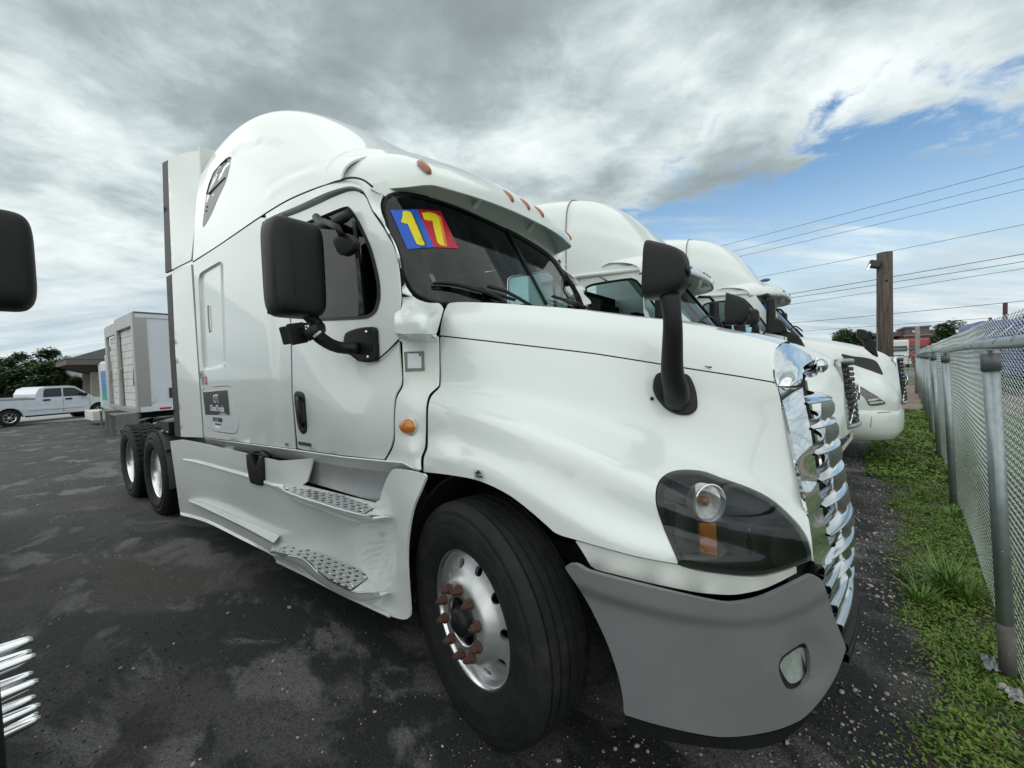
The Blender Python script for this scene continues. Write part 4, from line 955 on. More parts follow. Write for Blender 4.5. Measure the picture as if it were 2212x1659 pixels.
# ---- door mirror
def door_mirror():
    XM = -1.02
    tl, tr, br, bl = [at(x, y, X=XM) for x, y in ((574, 480), (686, 474), (695, 681), (588, 690))]
    c = (tl+tr+br+bl)/4; w2 = (np.linalg.norm(tr-tl)+np.linalg.norm(br-bl))/4; h2 = (np.linalg.norm(tl-bl)+np.linalg.norm(tr-br))/4
    rows = []
    for dx, s_ in [(-.075, .96), (-.07, 1.0), (-.02, 1.01), (.02, 1.0), (.045, .975), (.062, .93), (.075, .86), (.084, .75), (.089, .6), (.092, .4), (.093, .2), (.0935, .01)]:
        row = []
        for j in range(56):
            a = 2*math.pi*j/56; e_ = 2/6.0; cx_, sy_ = math.cos(a), math.sin(a)
            row.append(c+np.array([dx, -abs(cx_)**e_*math.copysign(1, cx_)*(w2-(1-s_)*.11), abs(sy_)**e_*math.copysign(1, sy_)*(h2-(1-s_)*.13)]))
        rows.append(row)
    sh = grid_obj('door_mirror', rows, BLACKPL, TK, close_u=True)
    cap_end(sh, 56); solid(sh, .006)
    V = [c+np.array([-.06, s_*w2*.93, t*h2*.95]) for s_, t in ((-1, -1), (1, -1), (1, 1), (-1, 1))]
    me_obj('mirror_glass', V, [(0, 3, 2, 1)], MIRRORG, sh)
    tube('shell_seam', [np.array(at(x, y, X=XM+.0925)) for x, y in ((627, 492), (631, 540), (635, 590), (637, 640))], .0022, DARK, sh, 6)
    bot = c+np.array([0, .05, -h2+.02]); P = [bot, bot+np.array([.01, .06, -.07]), at(684, 722, Y=-1.36), at(716, 745, Y=-1.27), at(745, 752, Y=-1.20), at(775, 752, Y=-1.14)]
    arm = tube('mirror_arm', cr_curve(P, .03), .034, BLACKPL, sh, 14)
    bp = cr_curve([(742, 726), (750, 716), (775, 708), (800, 706), (806, 710), (808, 740), (809.5, 770), (806, 779), (782, 781), (768, 774), (746, 762), (741, 750)], 6, closed=True)
    pl = skin('mirror_base', bp, fdoor(-.035), BLACKPL, TK, step=7, thick=.034); bevel(pl, .012, 3)
    for p in ((791, 717), (794, 771)): lathe('base_bolt', [(0, -.006), (.010, -.004), (.010, .002)], ALU_BRIGHT, pl, 12, loc=fdoor(-.037)(*p))
    # clamp and small work lamp on the arm
    cl = MB(); cl.tube([at(668, 708, Y=-1.40), at(684, 727, Y=-1.37)], .045, 10); cl.build('arm_clamp', BLACKPL, sh, True)
    tube('clamp_tab', [at(678, 728, Y=-1.42), at(693, 716, Y=-1.40)], .007, mat('clear_plastic', (.45, .48, .46), .3), sh, 8)
    lc = at(633, 722, Y=-1.44); Mx = Matrix.Rotation(R(12), 3, 'X') @ Matrix.Rotation(R(10), 3, 'Z')
    wl = MB(); wl.box(lc, (.09, .085, .095), M=Mx); wl.box(lc+np.array([.05, .0, -.0]), (.015, .1, .11), M=Mx); o = wl.build('work_lamp', BLACKPL, TK); bevel(o, .012, 2)
    tube('lamp_bracket', [lc+np.array([.02, .03, .05]), lc+np.array([.06, .06, .055]), at(672, 712, Y=-1.38)], .008, BLACKPL, o, 8)
    tube('lamp_cable', cr_curve([lc+np.array([.04, .0, .02]), at(662, 706, Y=-1.42), at(690, 730, Y=-1.40), at(730, 745, Y=-1.30), at(757, 765, Y=-1.19), at(775, 779, Y=-1.15), at(800, 781, Y=-1.125), at(815, 777, Y=-1.118), at(838, 758, Y=-1.11), at(861, 734, Y=-1.10)], .04), .0045, RUBBER, o, 6)
    return sh
door_mirror()
# look-down mirror over the side window, on the door frame
ld = tube('kerb_mirror_arm', [fdoor(-.02)(684, 470), fdoor(-.08)(694, 484), fdoor(-.10)(718, 486), fdoor(-.05)(745, 470), fdoor(-.02)(758, 458)], .026, BLACKPL, TK, 12)
km = cr_curve([(717, 520), (726, 510), (745, 503), (752, 505), (764, 518), (765, 530), (757, 543), (740, 552), (728, 545)], 6, closed=True)
o = skin('kerb_mirror', km, fdoor(-.10), BLACKPL, TK, step=8, thick=.04); bevel(o, .014, 3)
mb = MB(); mb.tube([fdoor(-.10)(700, 478), fdoor(-.12)(730, 492), fdoor(-.11)(738, 508)], .018, 10); mb.build('kerb_mirror_stay', BLACKPL, o, True)
# ---- chassis side fairing with its two steps
fa_c = [(367, 953, 1.19), (389, 1110, 1.19), (430, 957, 1.19), (446, 1127, 1.19), (534, 980, 1.185), (580, 1190, 1.185), (480, 1050, 1.195), (404, 1030, 1.19), (500, 1120, 1.16), (530, 1080, 1.185),
        (568, 990, 1.175), (575, 1050, 1.18), (590, 1120, 1.165), (600, 1180, 1.17), (600, 1000, 1.165), (640, 1040, 1.12), (660, 1000, 1.06), (665, 1090, 1.10), (640, 1110, 1.13), (650, 1160, 1.12), (700, 1110, 1.06), (720, 1150, 1.02), (720, 1200, 1.03), (760, 1130, 1.03), (780, 1180, 1.02), (790, 1235, 1.06), (820, 1150, 1.06), (820, 1210, 1.09),
        (826, 1080, 1.10), (840, 1115, 1.14), (850, 1160, 1.155), (850, 1220, 1.165), (840, 1050, 1.14), (855, 1015, 1.16), (870, 1080, 1.195), (868, 1160, 1.195), (866, 1240, 1.195), (870, 1320, 1.19), (905, 1035, 1.185), (880, 1150, 1.19), (876, 1205, 1.19), (884, 1330, 1.18),
        (595, 1209, 1.18), (660, 1242, 1.18), (738, 1280, 1.19), (800, 1310, 1.195), (842, 1330, 1.195), (620, 1205, 1.15), (700, 1240, 1.13), (760, 1265, 1.12), (830, 1275, 1.15)]
faT = tps(fa_c, 2.5e-2)
faf = lambda off=0.: (lambda x, y: at(x, y, Y=-faT(x, y)+off))
fr1 = seg((367.4, 952.8), (392, 949.6))+[tuple(p) for p in cr_curve([(392, 949.6), (430, 956.5), (480, 968), (533.8, 980)], 9)]+seg((533, 982), (541, 1038))+seg((541, 1038), (565, 1049))+seg((565, 1049), (563.8, 988))+seg((563.8, 987), (599.3, 995.2))+[tuple(p) for p in cr_curve([(599.3, 995.2), (640, 993), (676, 988.8)], 9)]
fr1 += seg((676, 990), (670, 1015))+seg((670, 1015), (663, 1040))+seg((663, 1040), (653, 1048))+seg((653, 1048), (818, 1090))+[tuple(p) for p in cr_curve([(821, 1079), (826, 1058), (836, 1032), (846, 1016), (853, 1012.5), (875, 1015), (905, 1022), (919, 1028), (910, 1055), (893, 1096), (882, 1150.6), (878.5, 1205), (881, 1260), (885.5, 1318), (882, 1335), (868, 1338), (842, 1330.4)], 8)]
fr1 += seg((842, 1330.4), (738, 1281.5))+seg((738, 1281.5), (595, 1210))+seg((595, 1208), (582, 1192))+seg((582, 1192), (446.5, 1125.6))+seg((446.5, 1125.6), (389.6, 1110.8))+seg((389.6, 1110.8), (367.6, 955))
skin('chassis_fairing', fr1, faf(), WHITE_ROAD, TK, step=9, thick=.012, mirror=True)
def ribbon(name, up, lo, fup, flo, mid=None, n=40, m_=WHITE, parent=TK, th=.006, mirror=True):
    A_, B_ = resamp(up, n), resamp(lo, n); rows = [[fup(*p) for p in A_]]
    if mid: rows += [[mid(*((p*(1-k)+q*k))) for p, q in zip(A_, B_)] for k in (.33, .66)]
    rows.append([flo(*p) for p in B_])
    o = grid_obj(name, rows, m_, parent)
    T = orient([v.co[:] for v in o.data.vertices], [tuple(p.vertices) for p in o.data.polygons], CAM)
    if tuple(T[0]) != tuple(o.data.polygons[0].vertices): o.data.flip_normals()
    if th: solid(o, th)
    if mirror: mirr(o)
    return o
# pressed ridges: upper crease, lower ledge, bottom skirt
ribbon('fairing_crease', cr_curve([(394.7, 991.5), (420, 993), (470, 1006), (536, 1024)], 9), cr_curve([(396, 993.5), (420, 998.5), (470, 1012), (538, 1031.5)], 9), faf(-.004), faf(-.012))
ribbon('fairing_crease', cr_curve([(569, 1037), (595, 1044), (612, 1046.5)], 6), cr_curve([(570, 1043), (590, 1050), (612, 1058)], 6), faf(-.003), faf(-.02))
led_u = cr_curve([(405.6, 1079), (445, 1088), (520, 1120), (604.7, 1156)], 9); led_m = cr_curve([(408, 1081), (440, 1096), (520, 1134), (591, 1172)], 9); led_l = cr_curve([(410, 1083), (441, 1102), (518, 1140), (588, 1178)], 9)
ribbon('fairing_ledge', led_u, led_m, faf(-.002), faf(-.075))
ribbon('ledge_underside', led_m, led_l, faf(-.075), faf(.03), m_=WHITE_DULL)
ribbon('fairing_skirt', cr_curve([(389.8, 1106), (446.5, 1121), (518, 1156), (582, 1188)], 9), cr_curve([(390, 1112.5), (447, 1129), (518, 1164), (583, 1196)], 9), faf(-.012), faf(-.028))
ribbon('step_skirt', cr_curve([(596, 1208), (660, 1238), (738, 1277), (842, 1327)], 9), cr_curve([(596, 1214), (660, 1244), (738, 1284), (842, 1332)], 9), faf(-.008), faf(-.022))
SCR = mat('scraped_edge', (.05, .048, .045), .9)
stp = [(501, 1113), (512, 1117), (520, 1122), (535, 1128), (545, 1134), (560, 1140), (570, 1145), (577, 1150), (569, 1148), (556, 1142.5), (546, 1137.5), (534, 1131), (520, 1124.5), (508, 1118)]
vq('paint_scrape', stp, faf(-.005), SCR, TK, step=5)
# black strap bracket over the gap
br = [(531, 981.5), (537, 982.5), (546, 1003), (551, 1014), (556, 1003), (560, 984.5), (566, 985), (567.5, 1006), (568.5, 1035), (564, 1049.5), (556, 1048), (541, 1043), (537, 1030), (533, 1005)]
o = skin('strap_bracket', ls(br, 6), faf(-.014), BLACKPL, TK, step=6, thick=.03, mirror=True); bevel(o, .005)
tube('strap_arm', [at(553, 974, Y=-1.06), at(566, 974, Y=-1.09), at(582, 988, Y=-1.13), at(571, 990, Y=-1.16), at(560, 1000, Y=-1.17)], .018, BLACKPL, TK, 8)
# step wells: back plate, treads, rounded noses
PLATE = mat('brushed_plate', (.50, .51, .52), .42, metal=.75, bump=(9, .25, .01), var=(3, .12), dirt=(6, .48, .8, (.32, .33, .34), .6))
skin('step_back_plate', ls([(678, 989.8), (847.8, 1020), (836, 1040), (822, 1079), (818, 1086), (663, 1040)], 9), fy(-1.035), PLATE, TK, step=12, thick=.004, mirror=True)
z1 = .83
def tread(pts_px, zf, name, bent=None):
    loop = ls(pts_px, 7)
    def f(x, y):
        p = at(x, y, Z=zf); return p
    o = skin(name, loop, f, ALU_STEP, TK, step=6, thick=.004, towards=(0, -2, 5))
    return o, f
st1 = [(611.5, 1056), (653.8, 1046), (820, 1088), (787, 1108.5), (735, 1096), (680, 1079), (640, 1066)]
st2 = [(586, 1189.5), (637.5, 1172), (802, 1242), (757.5, 1272.5), (715, 1252), (685, 1229), (668, 1211), (653, 1203), (625, 1197)]
def zplane(P, n_edge=-1.22):
    """height that puts the outer tread edge at the fairing's face"""
    return P
T1, F1 = tread(st1, .80, 'step_tread'); T2, F2 = tread(st2, .37, 'step_tread')
HOLE = mat('tread_hole', (.012, .012, .013), .8); STUD = mat('tread_stud', (.80, .81, .82), .3, metal=.8)
def studs(T, F, org, ux, uy, nx, ny, quad, zz):
    mbh = MB(); mbs = MB(); Q = np.array(quad, float)
    for i in range(nx):
        for j in range(ny):
            u_, v_ = (i+.5+.25*(j % 2))/nx, (j+.5)/ny
            if u_ > .98: continue
            p = Q[0]*(1-u_)*(1-v_)+Q[1]*u_*(1-v_)+Q[2]*u_*v_+Q[3]*(1-u_)*v_
            if not inpoly(p[0], p[1], np.array(org)): continue
            c = F(*p)+np.array([0, 0, .0012]); k = 8
            tgt = mbh if (i+j) % 2 == 0 else mbs; a_, b_ = (.013, .0075) if tgt is mbh else (.011, .005)
            h = .0 if tgt is mbh else .004
            V = [c+np.array([a_*math.cos(q)+.006*math.sin(q), b_*math.sin(q), 0]) for q in np.linspace(0, 2*math.pi, k, endpoint=False)]+[c+np.array([0, 0, h])]
            tgt.add(V, [(q, (q+1) % k, k) for q in range(k)])
    o1 = mbh.build('tread_holes', HOLE, T); o1['kind'] = 'stuff'
    o2 = mbs.build('tread_studs', STUD, T, True); o2['kind'] = 'stuff'
studs(T1, F1, st1, 0, 0, 22, 5, [(612, 1058), (652, 1048), (818, 1088), (786, 1110)][0:1]+[(786, 1110), (818, 1088), (653, 1047)], 0)
studs(T2, F2, st2, 0, 0, 22, 5, [(584, 1192), (755, 1276), (802, 1242), (637, 1172)], 0)
# rolled front edges of the treads
e1 = cr_curve([(611.5, 1056.5), (640, 1066.5), (680, 1079.5), (735, 1096.5), (787, 1109)], 8)
ribbon('tread_edge', e1, [(x, y+(4.6 if 614 < x < 800 else 2.2)) for x, y in e1], lambda x, y: F1(x, y), lambda x, y: at(x, y, Y=F1(x, y-4.4)[1]-.002), m_=ALU_STEP, th=.003, mirror=False)
e2 = cr_curve([(586, 1190), (625, 1197.5), (653, 1203.5), (668, 1211.5), (685, 1229.5), (715, 1252.5), (757.5, 1273)], 7)
ribbon('tread_edge', e2, [(x, y+5) for x, y in e2], lambda x, y: F2(x, y), lambda x, y: at(x, y, Y=F2(x, y-5)[1]-.002), m_=ALU_BRIGHT, th=.003, mirror=False)
for F_, cs_ in ((F1, [(622, 1056), (650, 1049.5), (783, 1103), (812, 1090)]), (F2, [(600, 1189), (633, 1176), (762, 1266), (789, 1247)])):
    for p in cs_:
        o = lathe('tread_screw', [(0, .006), (.006, .005), (.010, .001), (.010, -.001)], ALU_BRIGHT, T1 if F_ is F1 else T2, 12); o.matrix_local = Matrix.Translation(F_(*p)+np.array([0, 0, .003])) @ Matrix.Rotation(R(90), 4, 'X')
# white moulded shelf faces below the treads
n1u = cr_curve([(581, 1044), (600, 1050), (612, 1059.5), (640, 1071), (680, 1084), (735, 1101), (787, 1113.5), (815, 1113), (842, 1115)], 8)
n1l = cr_curve([(583, 1046), (603, 1060), (625, 1076), (660, 1092), (700, 1106), (740, 1120), (780, 1130), (810, 1128), (842, 1117)], 8)
ribbon('step_nose', n1u, n1l, lambda x, y: at(x, y, Y=F1(min(max(x, 613), 786), min(y, 1110))[1]*.25-.75*1.20 if 600 < x < 800 else -faT(x, y)-.01), faf(-.004), mid=lambda x, y: at(x, y, Y=-1.185))
n2u = cr_curve([(580, 1193), (600, 1199), (640, 1203), (660, 1212), (685, 1237), (715, 1258), (757, 1278), (800, 1280), (843.4, 1277.5)], 8)
n2l = cr_curve([(582, 1197), (610, 1212), (645, 1228), (680, 1252), (715, 1274), (750, 1292), (785, 1303), (815, 1300), (842, 1281)], 8)
ribbon('step_nose', n2u, n2l, lambda x, y: at(x, y, Y=-1.225 if 600 < x < 820 else -faT(x, y)-.012), faf(-.010), mid=lambda x, y: at(x, y, Y=-1.215))
# shelf tops either end of the treads
vq('step_end_shelf', [(822, 1090), (843, 1114), (815, 1112), (789, 1111)], lambda x, y: at(x, y, Z=.795), WHITE, TK, thick=.004, step=6)
vq('step_end_shelf', [(803, 1244), (845, 1277), (800, 1278), (760, 1277)], lambda x, y: at(x, y, Z=.362), WHITE, TK, thick=.004, step=6)
vq('step_end_shelf', [(580, 1041), (612, 1047), (652, 1047), (612, 1058)], lambda x, y: at(x, y, Z=.795), WHITE, TK, thick=.004, step=6)
vq('step_end_shelf', [(604, 1157), (638, 1169), (636, 1173), (584, 1191), (590, 1172)], lambda x, y: at(x, y, Z=.375), WHITE, TK, thick=.004, step=6)
# inner structure: frame rails, axles, arch liner, tanks so nothing shows through
mb = MB()
for y in (-.43, .43): mb.box((-3.0, y, .92), (8.0, .09, .26))
mb.box((-6.9, 0, .92), (.1, .95, .26)); mb.box((-2.4, 0, .9), (.12, .9, .2)); mb.build('frame_rail', BLACKPL, TK)
mb = MB(); 
for y in (-.68, .68): mb = MB(); mb.box((-2.3, y, .62), (3.6, .5, .62)); o = mb.build('fuel_tank', DARK, TK); bevel(o, .1, 3)
mb = MB(); mb.box((-.2, 0, 1.15), (1.6, 1.2, 1.0)); mb.box((.85, 0, 1.1), (.1, .8, .9)); mb.build('engine_block', DARK, TK)
mb = MB(); mb.box((-.56, 0, 1.35), (.06, 1.96, .9)); mb.build('firewall', DARK, TK)
for y in (-.78, .78): mb = MB(); mb.box((.78, y, .82), (.05, .5, .5)); mb.build('splash_guard', DARK, TK)
for s_ in (-1, 1):
    rows = []
    for a in np.linspace(R(12), R(168), 15):
        rows.append([(.02+.60*math.cos(a), s_*y, .50+.62*math.sin(a)*(1.0 if y > .9 else 1.0)) for y in (.55, .8, 1.0, 1.07)])
    grid_obj('arch_liner', rows, DARK, TK, thick=.01)
# ---- side extender behind the sleeper
exY = tps([(445, 323, .925), (437, 380, .975), (421, 500, 1.067), (413, 563, 1.112), (363, 345, 1.125), (358, 470, 1.15), (371, 583, 1.165), (400, 331, 1.03), (390, 450, 1.10), (372, 592, 1.165), (412, 572, 1.112), (437, 943, 1.115), (388, 943, 1.165), (400, 750, 1.14)], 1e-3)
fe = lambda off=0.: (lambda x, y: at(x, y, Y=-exY(x, y)+off))
skin('roof_extender', seg((363, 345), (390, 333))+[tuple(p) for p in cr_curve([(390, 333), (402, 329), (425, 326), (444, 322)], 8)]+seg((444, 323), (433, 385))+seg((433, 385), (419.5, 500))+seg((419.5, 500), (412.5, 561.5))+seg((412.5, 561.5), (371, 582))+seg((371, 582), (366.5, 470))+seg((366.5, 470), (362.5, 350)), fe(), WHITE, TK, step=10, mirror=True, thick=.02)
skin('side_extender', seg((371.5, 592), (412.5, 571))+seg((412.5, 571), (424, 740))+seg((424, 740), (438, 944))+seg((438, 945), (391, 943.5))+seg((391, 943.5), (378, 750))+seg((378, 750), (371.5, 594)), fe(), WHITE, TK, step=10, mirror=True, thick=.02)
GAPR = mat('extender_rubber', (.030, .030, .032), .6, var=(8, .25))
for P_, nm in (([(350.5, 353), (354, 350), (362, 346), (362.3, 350), (366.2, 470), (370.7, 583), (357, 589.5)], 'extender_flap'), ([(359, 598), (371.0, 592), (377.4, 750), (390.4, 945), (378, 941), (366, 750)], 'extender_flap')):
    skin(nm, ls(P_, 9), lambda x, y: at(x, y, Y=-exY(max(x, 366), y)+.002), GAPR, TK, step=9, mirror=True, thick=.02)
mb = MB(); mb.box((-3.67, 0, 2.4), (.05, 2.0, 3.0)); mb.build('sleeper_rear_wall', WHITE_DULL, TK)

# ---- wheels
def tyre_mesh(name, mat_, parent, Rr=.512, rw=.285, W=.29, n=72, lug=False):
    hw = W/2; prof = [(.292, .62*hw), (.30, .80*hw), (.33, .93*hw), (.36, .975*hw), (.362, .985*hw), (.38, 1.0*hw), (.405, 1.0*hw), (.406, .99*hw), (.43, .985*hw), (.431, .995*hw), (.452, .965*hw), (.455, .94*hw), (.478, .925*hw), (.492, .86*hw)]
    gr = [(-.62, .010), (-.32, .012), (0, .012), (.32, .012), (.62, .010)]
    tr = [(.500, .80*hw)]
    ys = []
    for g, gw in gr[::-1]: ys += [(g*hw+gw/2+.001, 0), (g*hw+gw/2-.001, 1), (g*hw-gw/2+.001, 1), (g*hw-gw/2-.001, 0)]
    for y, d in ys: tr.append((Rr-.006*(y/hw)**2-(.010 if d else 0), y))
    tr.append((.500, -.80*hw)); full = prof+tr+[(r_, -y) for r_, y in prof[::-1]]
    o = lathe(name, full, mat_, parent, n)
    return o
def disc_mesh(name, prof, holes, mat_, parent, r0, r1, step=.014):
    """perforated wheel disc: prof(r) gives the height, holes are (r, radius, count, phase, stretch)"""
    no = 72; out = [(r1*math.cos(2*math.pi*i/no), r1*math.sin(2*math.pi*i/no)) for i in range(no)]; hs = [[(r0*math.cos(2*math.pi*i/48), r0*math.sin(2*math.pi*i/48)) for i in range(48)]]
    for r_, q, n, ph, stx in holes:
        for i in range(n):
            a = 2*math.pi*i/n+ph; hs.append([(r_*math.cos(a)+q*(math.cos(b)*math.cos(a)-stx*math.sin(b)*math.sin(a)), r_*math.sin(a)+q*(math.cos(b)*math.sin(a)+stx*math.sin(b)*math.cos(a))) for b in np.linspace(0, 2*math.pi, 20, endpoint=False)])
    vv, T = tri2d(out, hs, step)
    V = [(x, prof(math.hypot(x, y)), y) for x, y in vv]
    T = orient(V, T, (0, -50, 0)); o = me_obj(name, V, T, mat_, parent); solid(o, .018); return o
def front_wheel(parent, side, steer, loc):
    root = bpy.data.objects.new('front_wheel', None); COL.objects.link(root); root.parent = parent; root.location = loc; root.empty_display_size = .1
    root.rotation_euler = (0, 0, steer+(math.pi if side > 0 else 0))
    # local: outboard face looks towards -Y
    t = sharp(recalc(tyre_mesh('tyre', TYRE, root, n=96)), 28); t.location = (0, .0, 0)
    pr = lambda r_: float(np.interp(r_, [.10, .125, .165, .18, .20, .225, .262, .275], [-.165, -.165, -.163, -.150, -.118, -.102, -.086, -.080]))
    d = disc_mesh('wheel_disc', lambda r_: pr(r_)+.02, [(.228, .020, 10, R(5), 1.18)], ALU, root, .108, .272)
    rim = recalc(lathe('rim', [(.272, -.060), (.280, -.085), (.286, -.104), (.294, -.108), (.300, -.106), (.300, -.100), (.296, -.095), (.296, .09), (.27, .09), (.268, -.055)], ALU_BRIGHT, root, 72))
    hb = recalc(lathe('hub', [(0, -.185), (.030, -.185), (.034, -.181), (.040, -.180), (.058, -.168), (.064, -.150), (.066, -.120), (.085, -.115), (.09, -.108), (.09, -.04), (0, -.04)], BLACKPL, root, 32))
    hubr = recalc(lathe('hub_ring', [(.112, -.150), (.106, -.152), (.100, -.146), (.098, -.11), (.12, -.10)], ALU_BRIGHT, root, 40))
    for k in range(3):
        a = R(20+120*k); mb = MB(); mb.box((.078*math.cos(a), -.125, .078*math.sin(a)), (.05, .02, .03), M=Matrix.Rotation(-a, 3, 'Y')); mb.build('hub_tab', BLACKPL, root)
    for k in range(10):
        a = 2*math.pi*(k+.5)/10; c = (.143*math.cos(a), 0, .143*math.sin(a))
        n_ = lathe('lug_nut', [(.0, -.196), (.0085, -.196), (.0090, -.186), (.0150, -.185), (.0165, -.182), (.0165, -.166), (.0225, -.165), (.0235, -.160), (.0235, -.150), (.0, -.150)], RUST, root, 6); recalc(n_); n_.location = c
        for p_ in n_.data.polygons: p_.use_smooth = False
    mb = MB(); mb.tube([(0, -.04, 0), (0, .5, 0)], .09, 20); mb.build('axle_stub', DARK, root, True)
    return root
STEER = -.240
# outer rim plane sits at y=-1.192: the tyre centre is .11 inboard of it
n_s = np.array([math.sin(STEER), -math.cos(STEER)])
fw1 = front_wheel(TK, -1, STEER, (0, -1.192+.105, .487))
fw2 = front_wheel(TK, 1, STEER, (0, 1.192-.105, .487))
def drive_wheel(parent, side, x):
    root = bpy.data.objects.new('drive_wheel', None); COL.objects.link(root); root.parent = parent; root.location = (x, side*1.07, .487); root.empty_display_size = .1
    if side > 0: root.rotation_euler = (0, 0, math.pi)
    t = recalc(tyre_mesh('tyre', TYRE, root, n=60)); t2 = recalc(tyre_mesh('tyre', TYRE, root, n=48)); t2.location = (0, .34, 0)
    bk = MB()
    for k in range(44):
        a = 2*math.pi*k/44
        for y0, sk in ((-.085, .05), (.005, -.05), (.09, .05)):
            bk.box((.513*math.cos(a+sk*.5), y0, .513*math.sin(a+sk*.5)), (.012, .062, .045), M=Matrix.Rotation(-a, 3, 'Y'))
    o = bk.build('tread_blocks', TYRE, root); o['kind'] = 'stuff'
    o2 = o.copy(); COL.objects.link(o2); o2.parent = root; o2.location = (0, .34, 0)
    recalc(lathe('rim', [(.300, -.100), (.296, -.108), (.288, -.106), (.283, -.09), (.272, -.06), (.268, .02), (.262, .10), (.24, .115), (.12, .12), (.12, .03), (.112, .02), (.0, .02)], ALU_BRIGHT, root, 64))
    for k in range(10):
        a = 2*math.pi*k/10; n_ = recalc(lathe('lug_nut', [(0, .09), (.012, .09), (.016, .10), (.018, .12)], ALU, root, 8)); n_.location = (.143*math.cos(a), 0, .143*math.sin(a))
    mb = MB(); mb.box((.06, .03, .235), (.04, .05, .03)); mb.build('valve_stem', BLACKPL, root)
    return root
for x in (-5.151, -6.471):
    for s_ in (-1, 1): drive_wheel(TK, s_, x)
mb = MB(); mb.tube([(-5.151, -.9, .487), (-5.151, .9, .487)], .1, 16); mb.tube([(-6.471, -.9, .487), (-6.471, .9, .487)], .1, 16); mb.build('drive_axle', DARK, TK, True)
# quarter fender and light box ahead of the drive wheels
rows = []
for a in np.linspace(R(-10), R(62), 12): rows.append([(-5.151+.60*math.cos(a), y, .49+.60*math.sin(a)) for y in (-1.20, -.75)])
QF = mat('quarter_fender', (.075, .08, .085), .6, bump=(100, .1, .003))
grid_obj('quarter_fender', rows, QF, TK, thick=.008)
mb = MB(); mb.box((-4.72, -1.0, 1.07), (.30, .34, .13)); bevel(mb.build('fender_bracket', BLACKPL, TK), .006)
for x in (-4.82, -4.62): lathe('bracket_bolt', [(0, -.008), (.012, -.006), (.012, 0)], ALU, TK, 10, loc=(x, -1.172, 1.02))
tube('fender_stay', [(-4.60, -1.2, .82), (-4.60, -.6, .82)], .022, BLACKPL, TK, 8)
# deck plate, fifth wheel
mb = MB(); mb.box((-4.4, 0, 1.07), (.9, .8, .03)); mb.box((-5.8, 0, 1.16), (.9, .8, .06)); bevel(mb.build('fifth_wheel', BLACKPL, TK), .02)
mb = MB(); mb.tube([(-3.95, -.55, 1.0), (-3.95, -.55, 2.4)], .07, 12); mb.build('air_line_post', BLACKPL, TK, True)
# engine badge under the hood seam and shadowed chassis front
mb = MB(); mb.box((.95, 0, .62), (.5, 1.1, .2)); mb.build('front_crossmember', DARK, TK)
# ================================================================ GROUND
def gz(x): 
    t = min(1, max(0, (-8-x)/27)); return -.34*t*t*(3-2*t)
def node_mat(name):
    m_ = bpy.data.materials.new(name); m_.use_nodes = True; t = m_.node_tree; return m_, t, t.nodes['Principled BSDF']
class NB:
    def __init__(s, t): s.t = t; s.tc = t.nodes.new('ShaderNodeTexCoord')
    def mapv(s, sc=(1, 1, 1), rz=0, loc=(0, 0, 0)):
        n = s.t.nodes.new('ShaderNodeMapping'); s.t.links.new(s.tc.outputs['Object'], n.inputs[0]); n.inputs['Scale'].default_value = sc; n.inputs['Rotation'].default_value = (0, 0, rz); n.inputs['Location'].default_value = loc; return n.outputs[0]
    def noise(s, scale, det=5, rg=.6, v=None, dist=0):
        n = s.t.nodes.new('ShaderNodeTexNoise'); s.t.links.new(v if v is not None else s.tc.outputs['Object'], n.inputs['Vector'])
        n.inputs['Scale'].default_value = scale; n.inputs['Detail'].default_value = det; n.inputs['Roughness'].default_value = rg; n.inputs['Distortion'].default_value = dist; return n.outputs[0]
    def voro(s, scale, out='Distance', v=None, rnd=1):
        n = s.t.nodes.new('ShaderNodeTexVoronoi'); s.t.links.new(v if v is not None else s.tc.outputs['Object'], n.inputs['Vector']); n.inputs['Scale'].default_value = scale; n.inputs['Randomness'].default_value = rnd; return n.outputs[out]
    def rng(s, v, a, b, c=0., d=1., smooth=True):
        n = s.t.nodes.new('ShaderNodeMapRange'); n.interpolation_type = 'SMOOTHSTEP' if smooth else 'LINEAR'; s.t.links.new(v, n.inputs[0])
        for i, q in enumerate((a, b, c, d)): n.inputs[i+1].default_value = q
        return n.outputs[0]
    def math(s, op, a, b=None):
        n = s.t.nodes.new('ShaderNodeMath'); n.operation = op
        for i, v in enumerate((a, b)):
            if v is None: continue
            if isinstance(v, (int, float)): n.inputs[i].default_value = v
            else: s.t.links.new(v, n.inputs[i])
        return n.outputs[0]
    def mix(s, f, a, b):
        n = s.t.nodes.new('ShaderNodeMix'); n.data_type = 'RGBA'
        if isinstance(f, (int, float)): n.inputs[0].default_value = f
        else: s.t.links.new(f, n.inputs[0])
        for i, v in ((6, a), (7, b)):
            if isinstance(v, tuple): n.inputs[i].default_value = (*v, 1)
            else: s.t.links.new(v, n.inputs[i])
        return n.outputs[2]
    def bump(s, h, st, d, nrm=None):
        n = s.t.nodes.new('ShaderNodeBump'); s.t.links.new(h, n.inputs['Height']); n.inputs['Strength'].default_value = st; n.inputs['Distance'].default_value = d
        if nrm is not None: s.t.links.new(nrm, n.inputs['Normal'])
        return n.outputs[0]
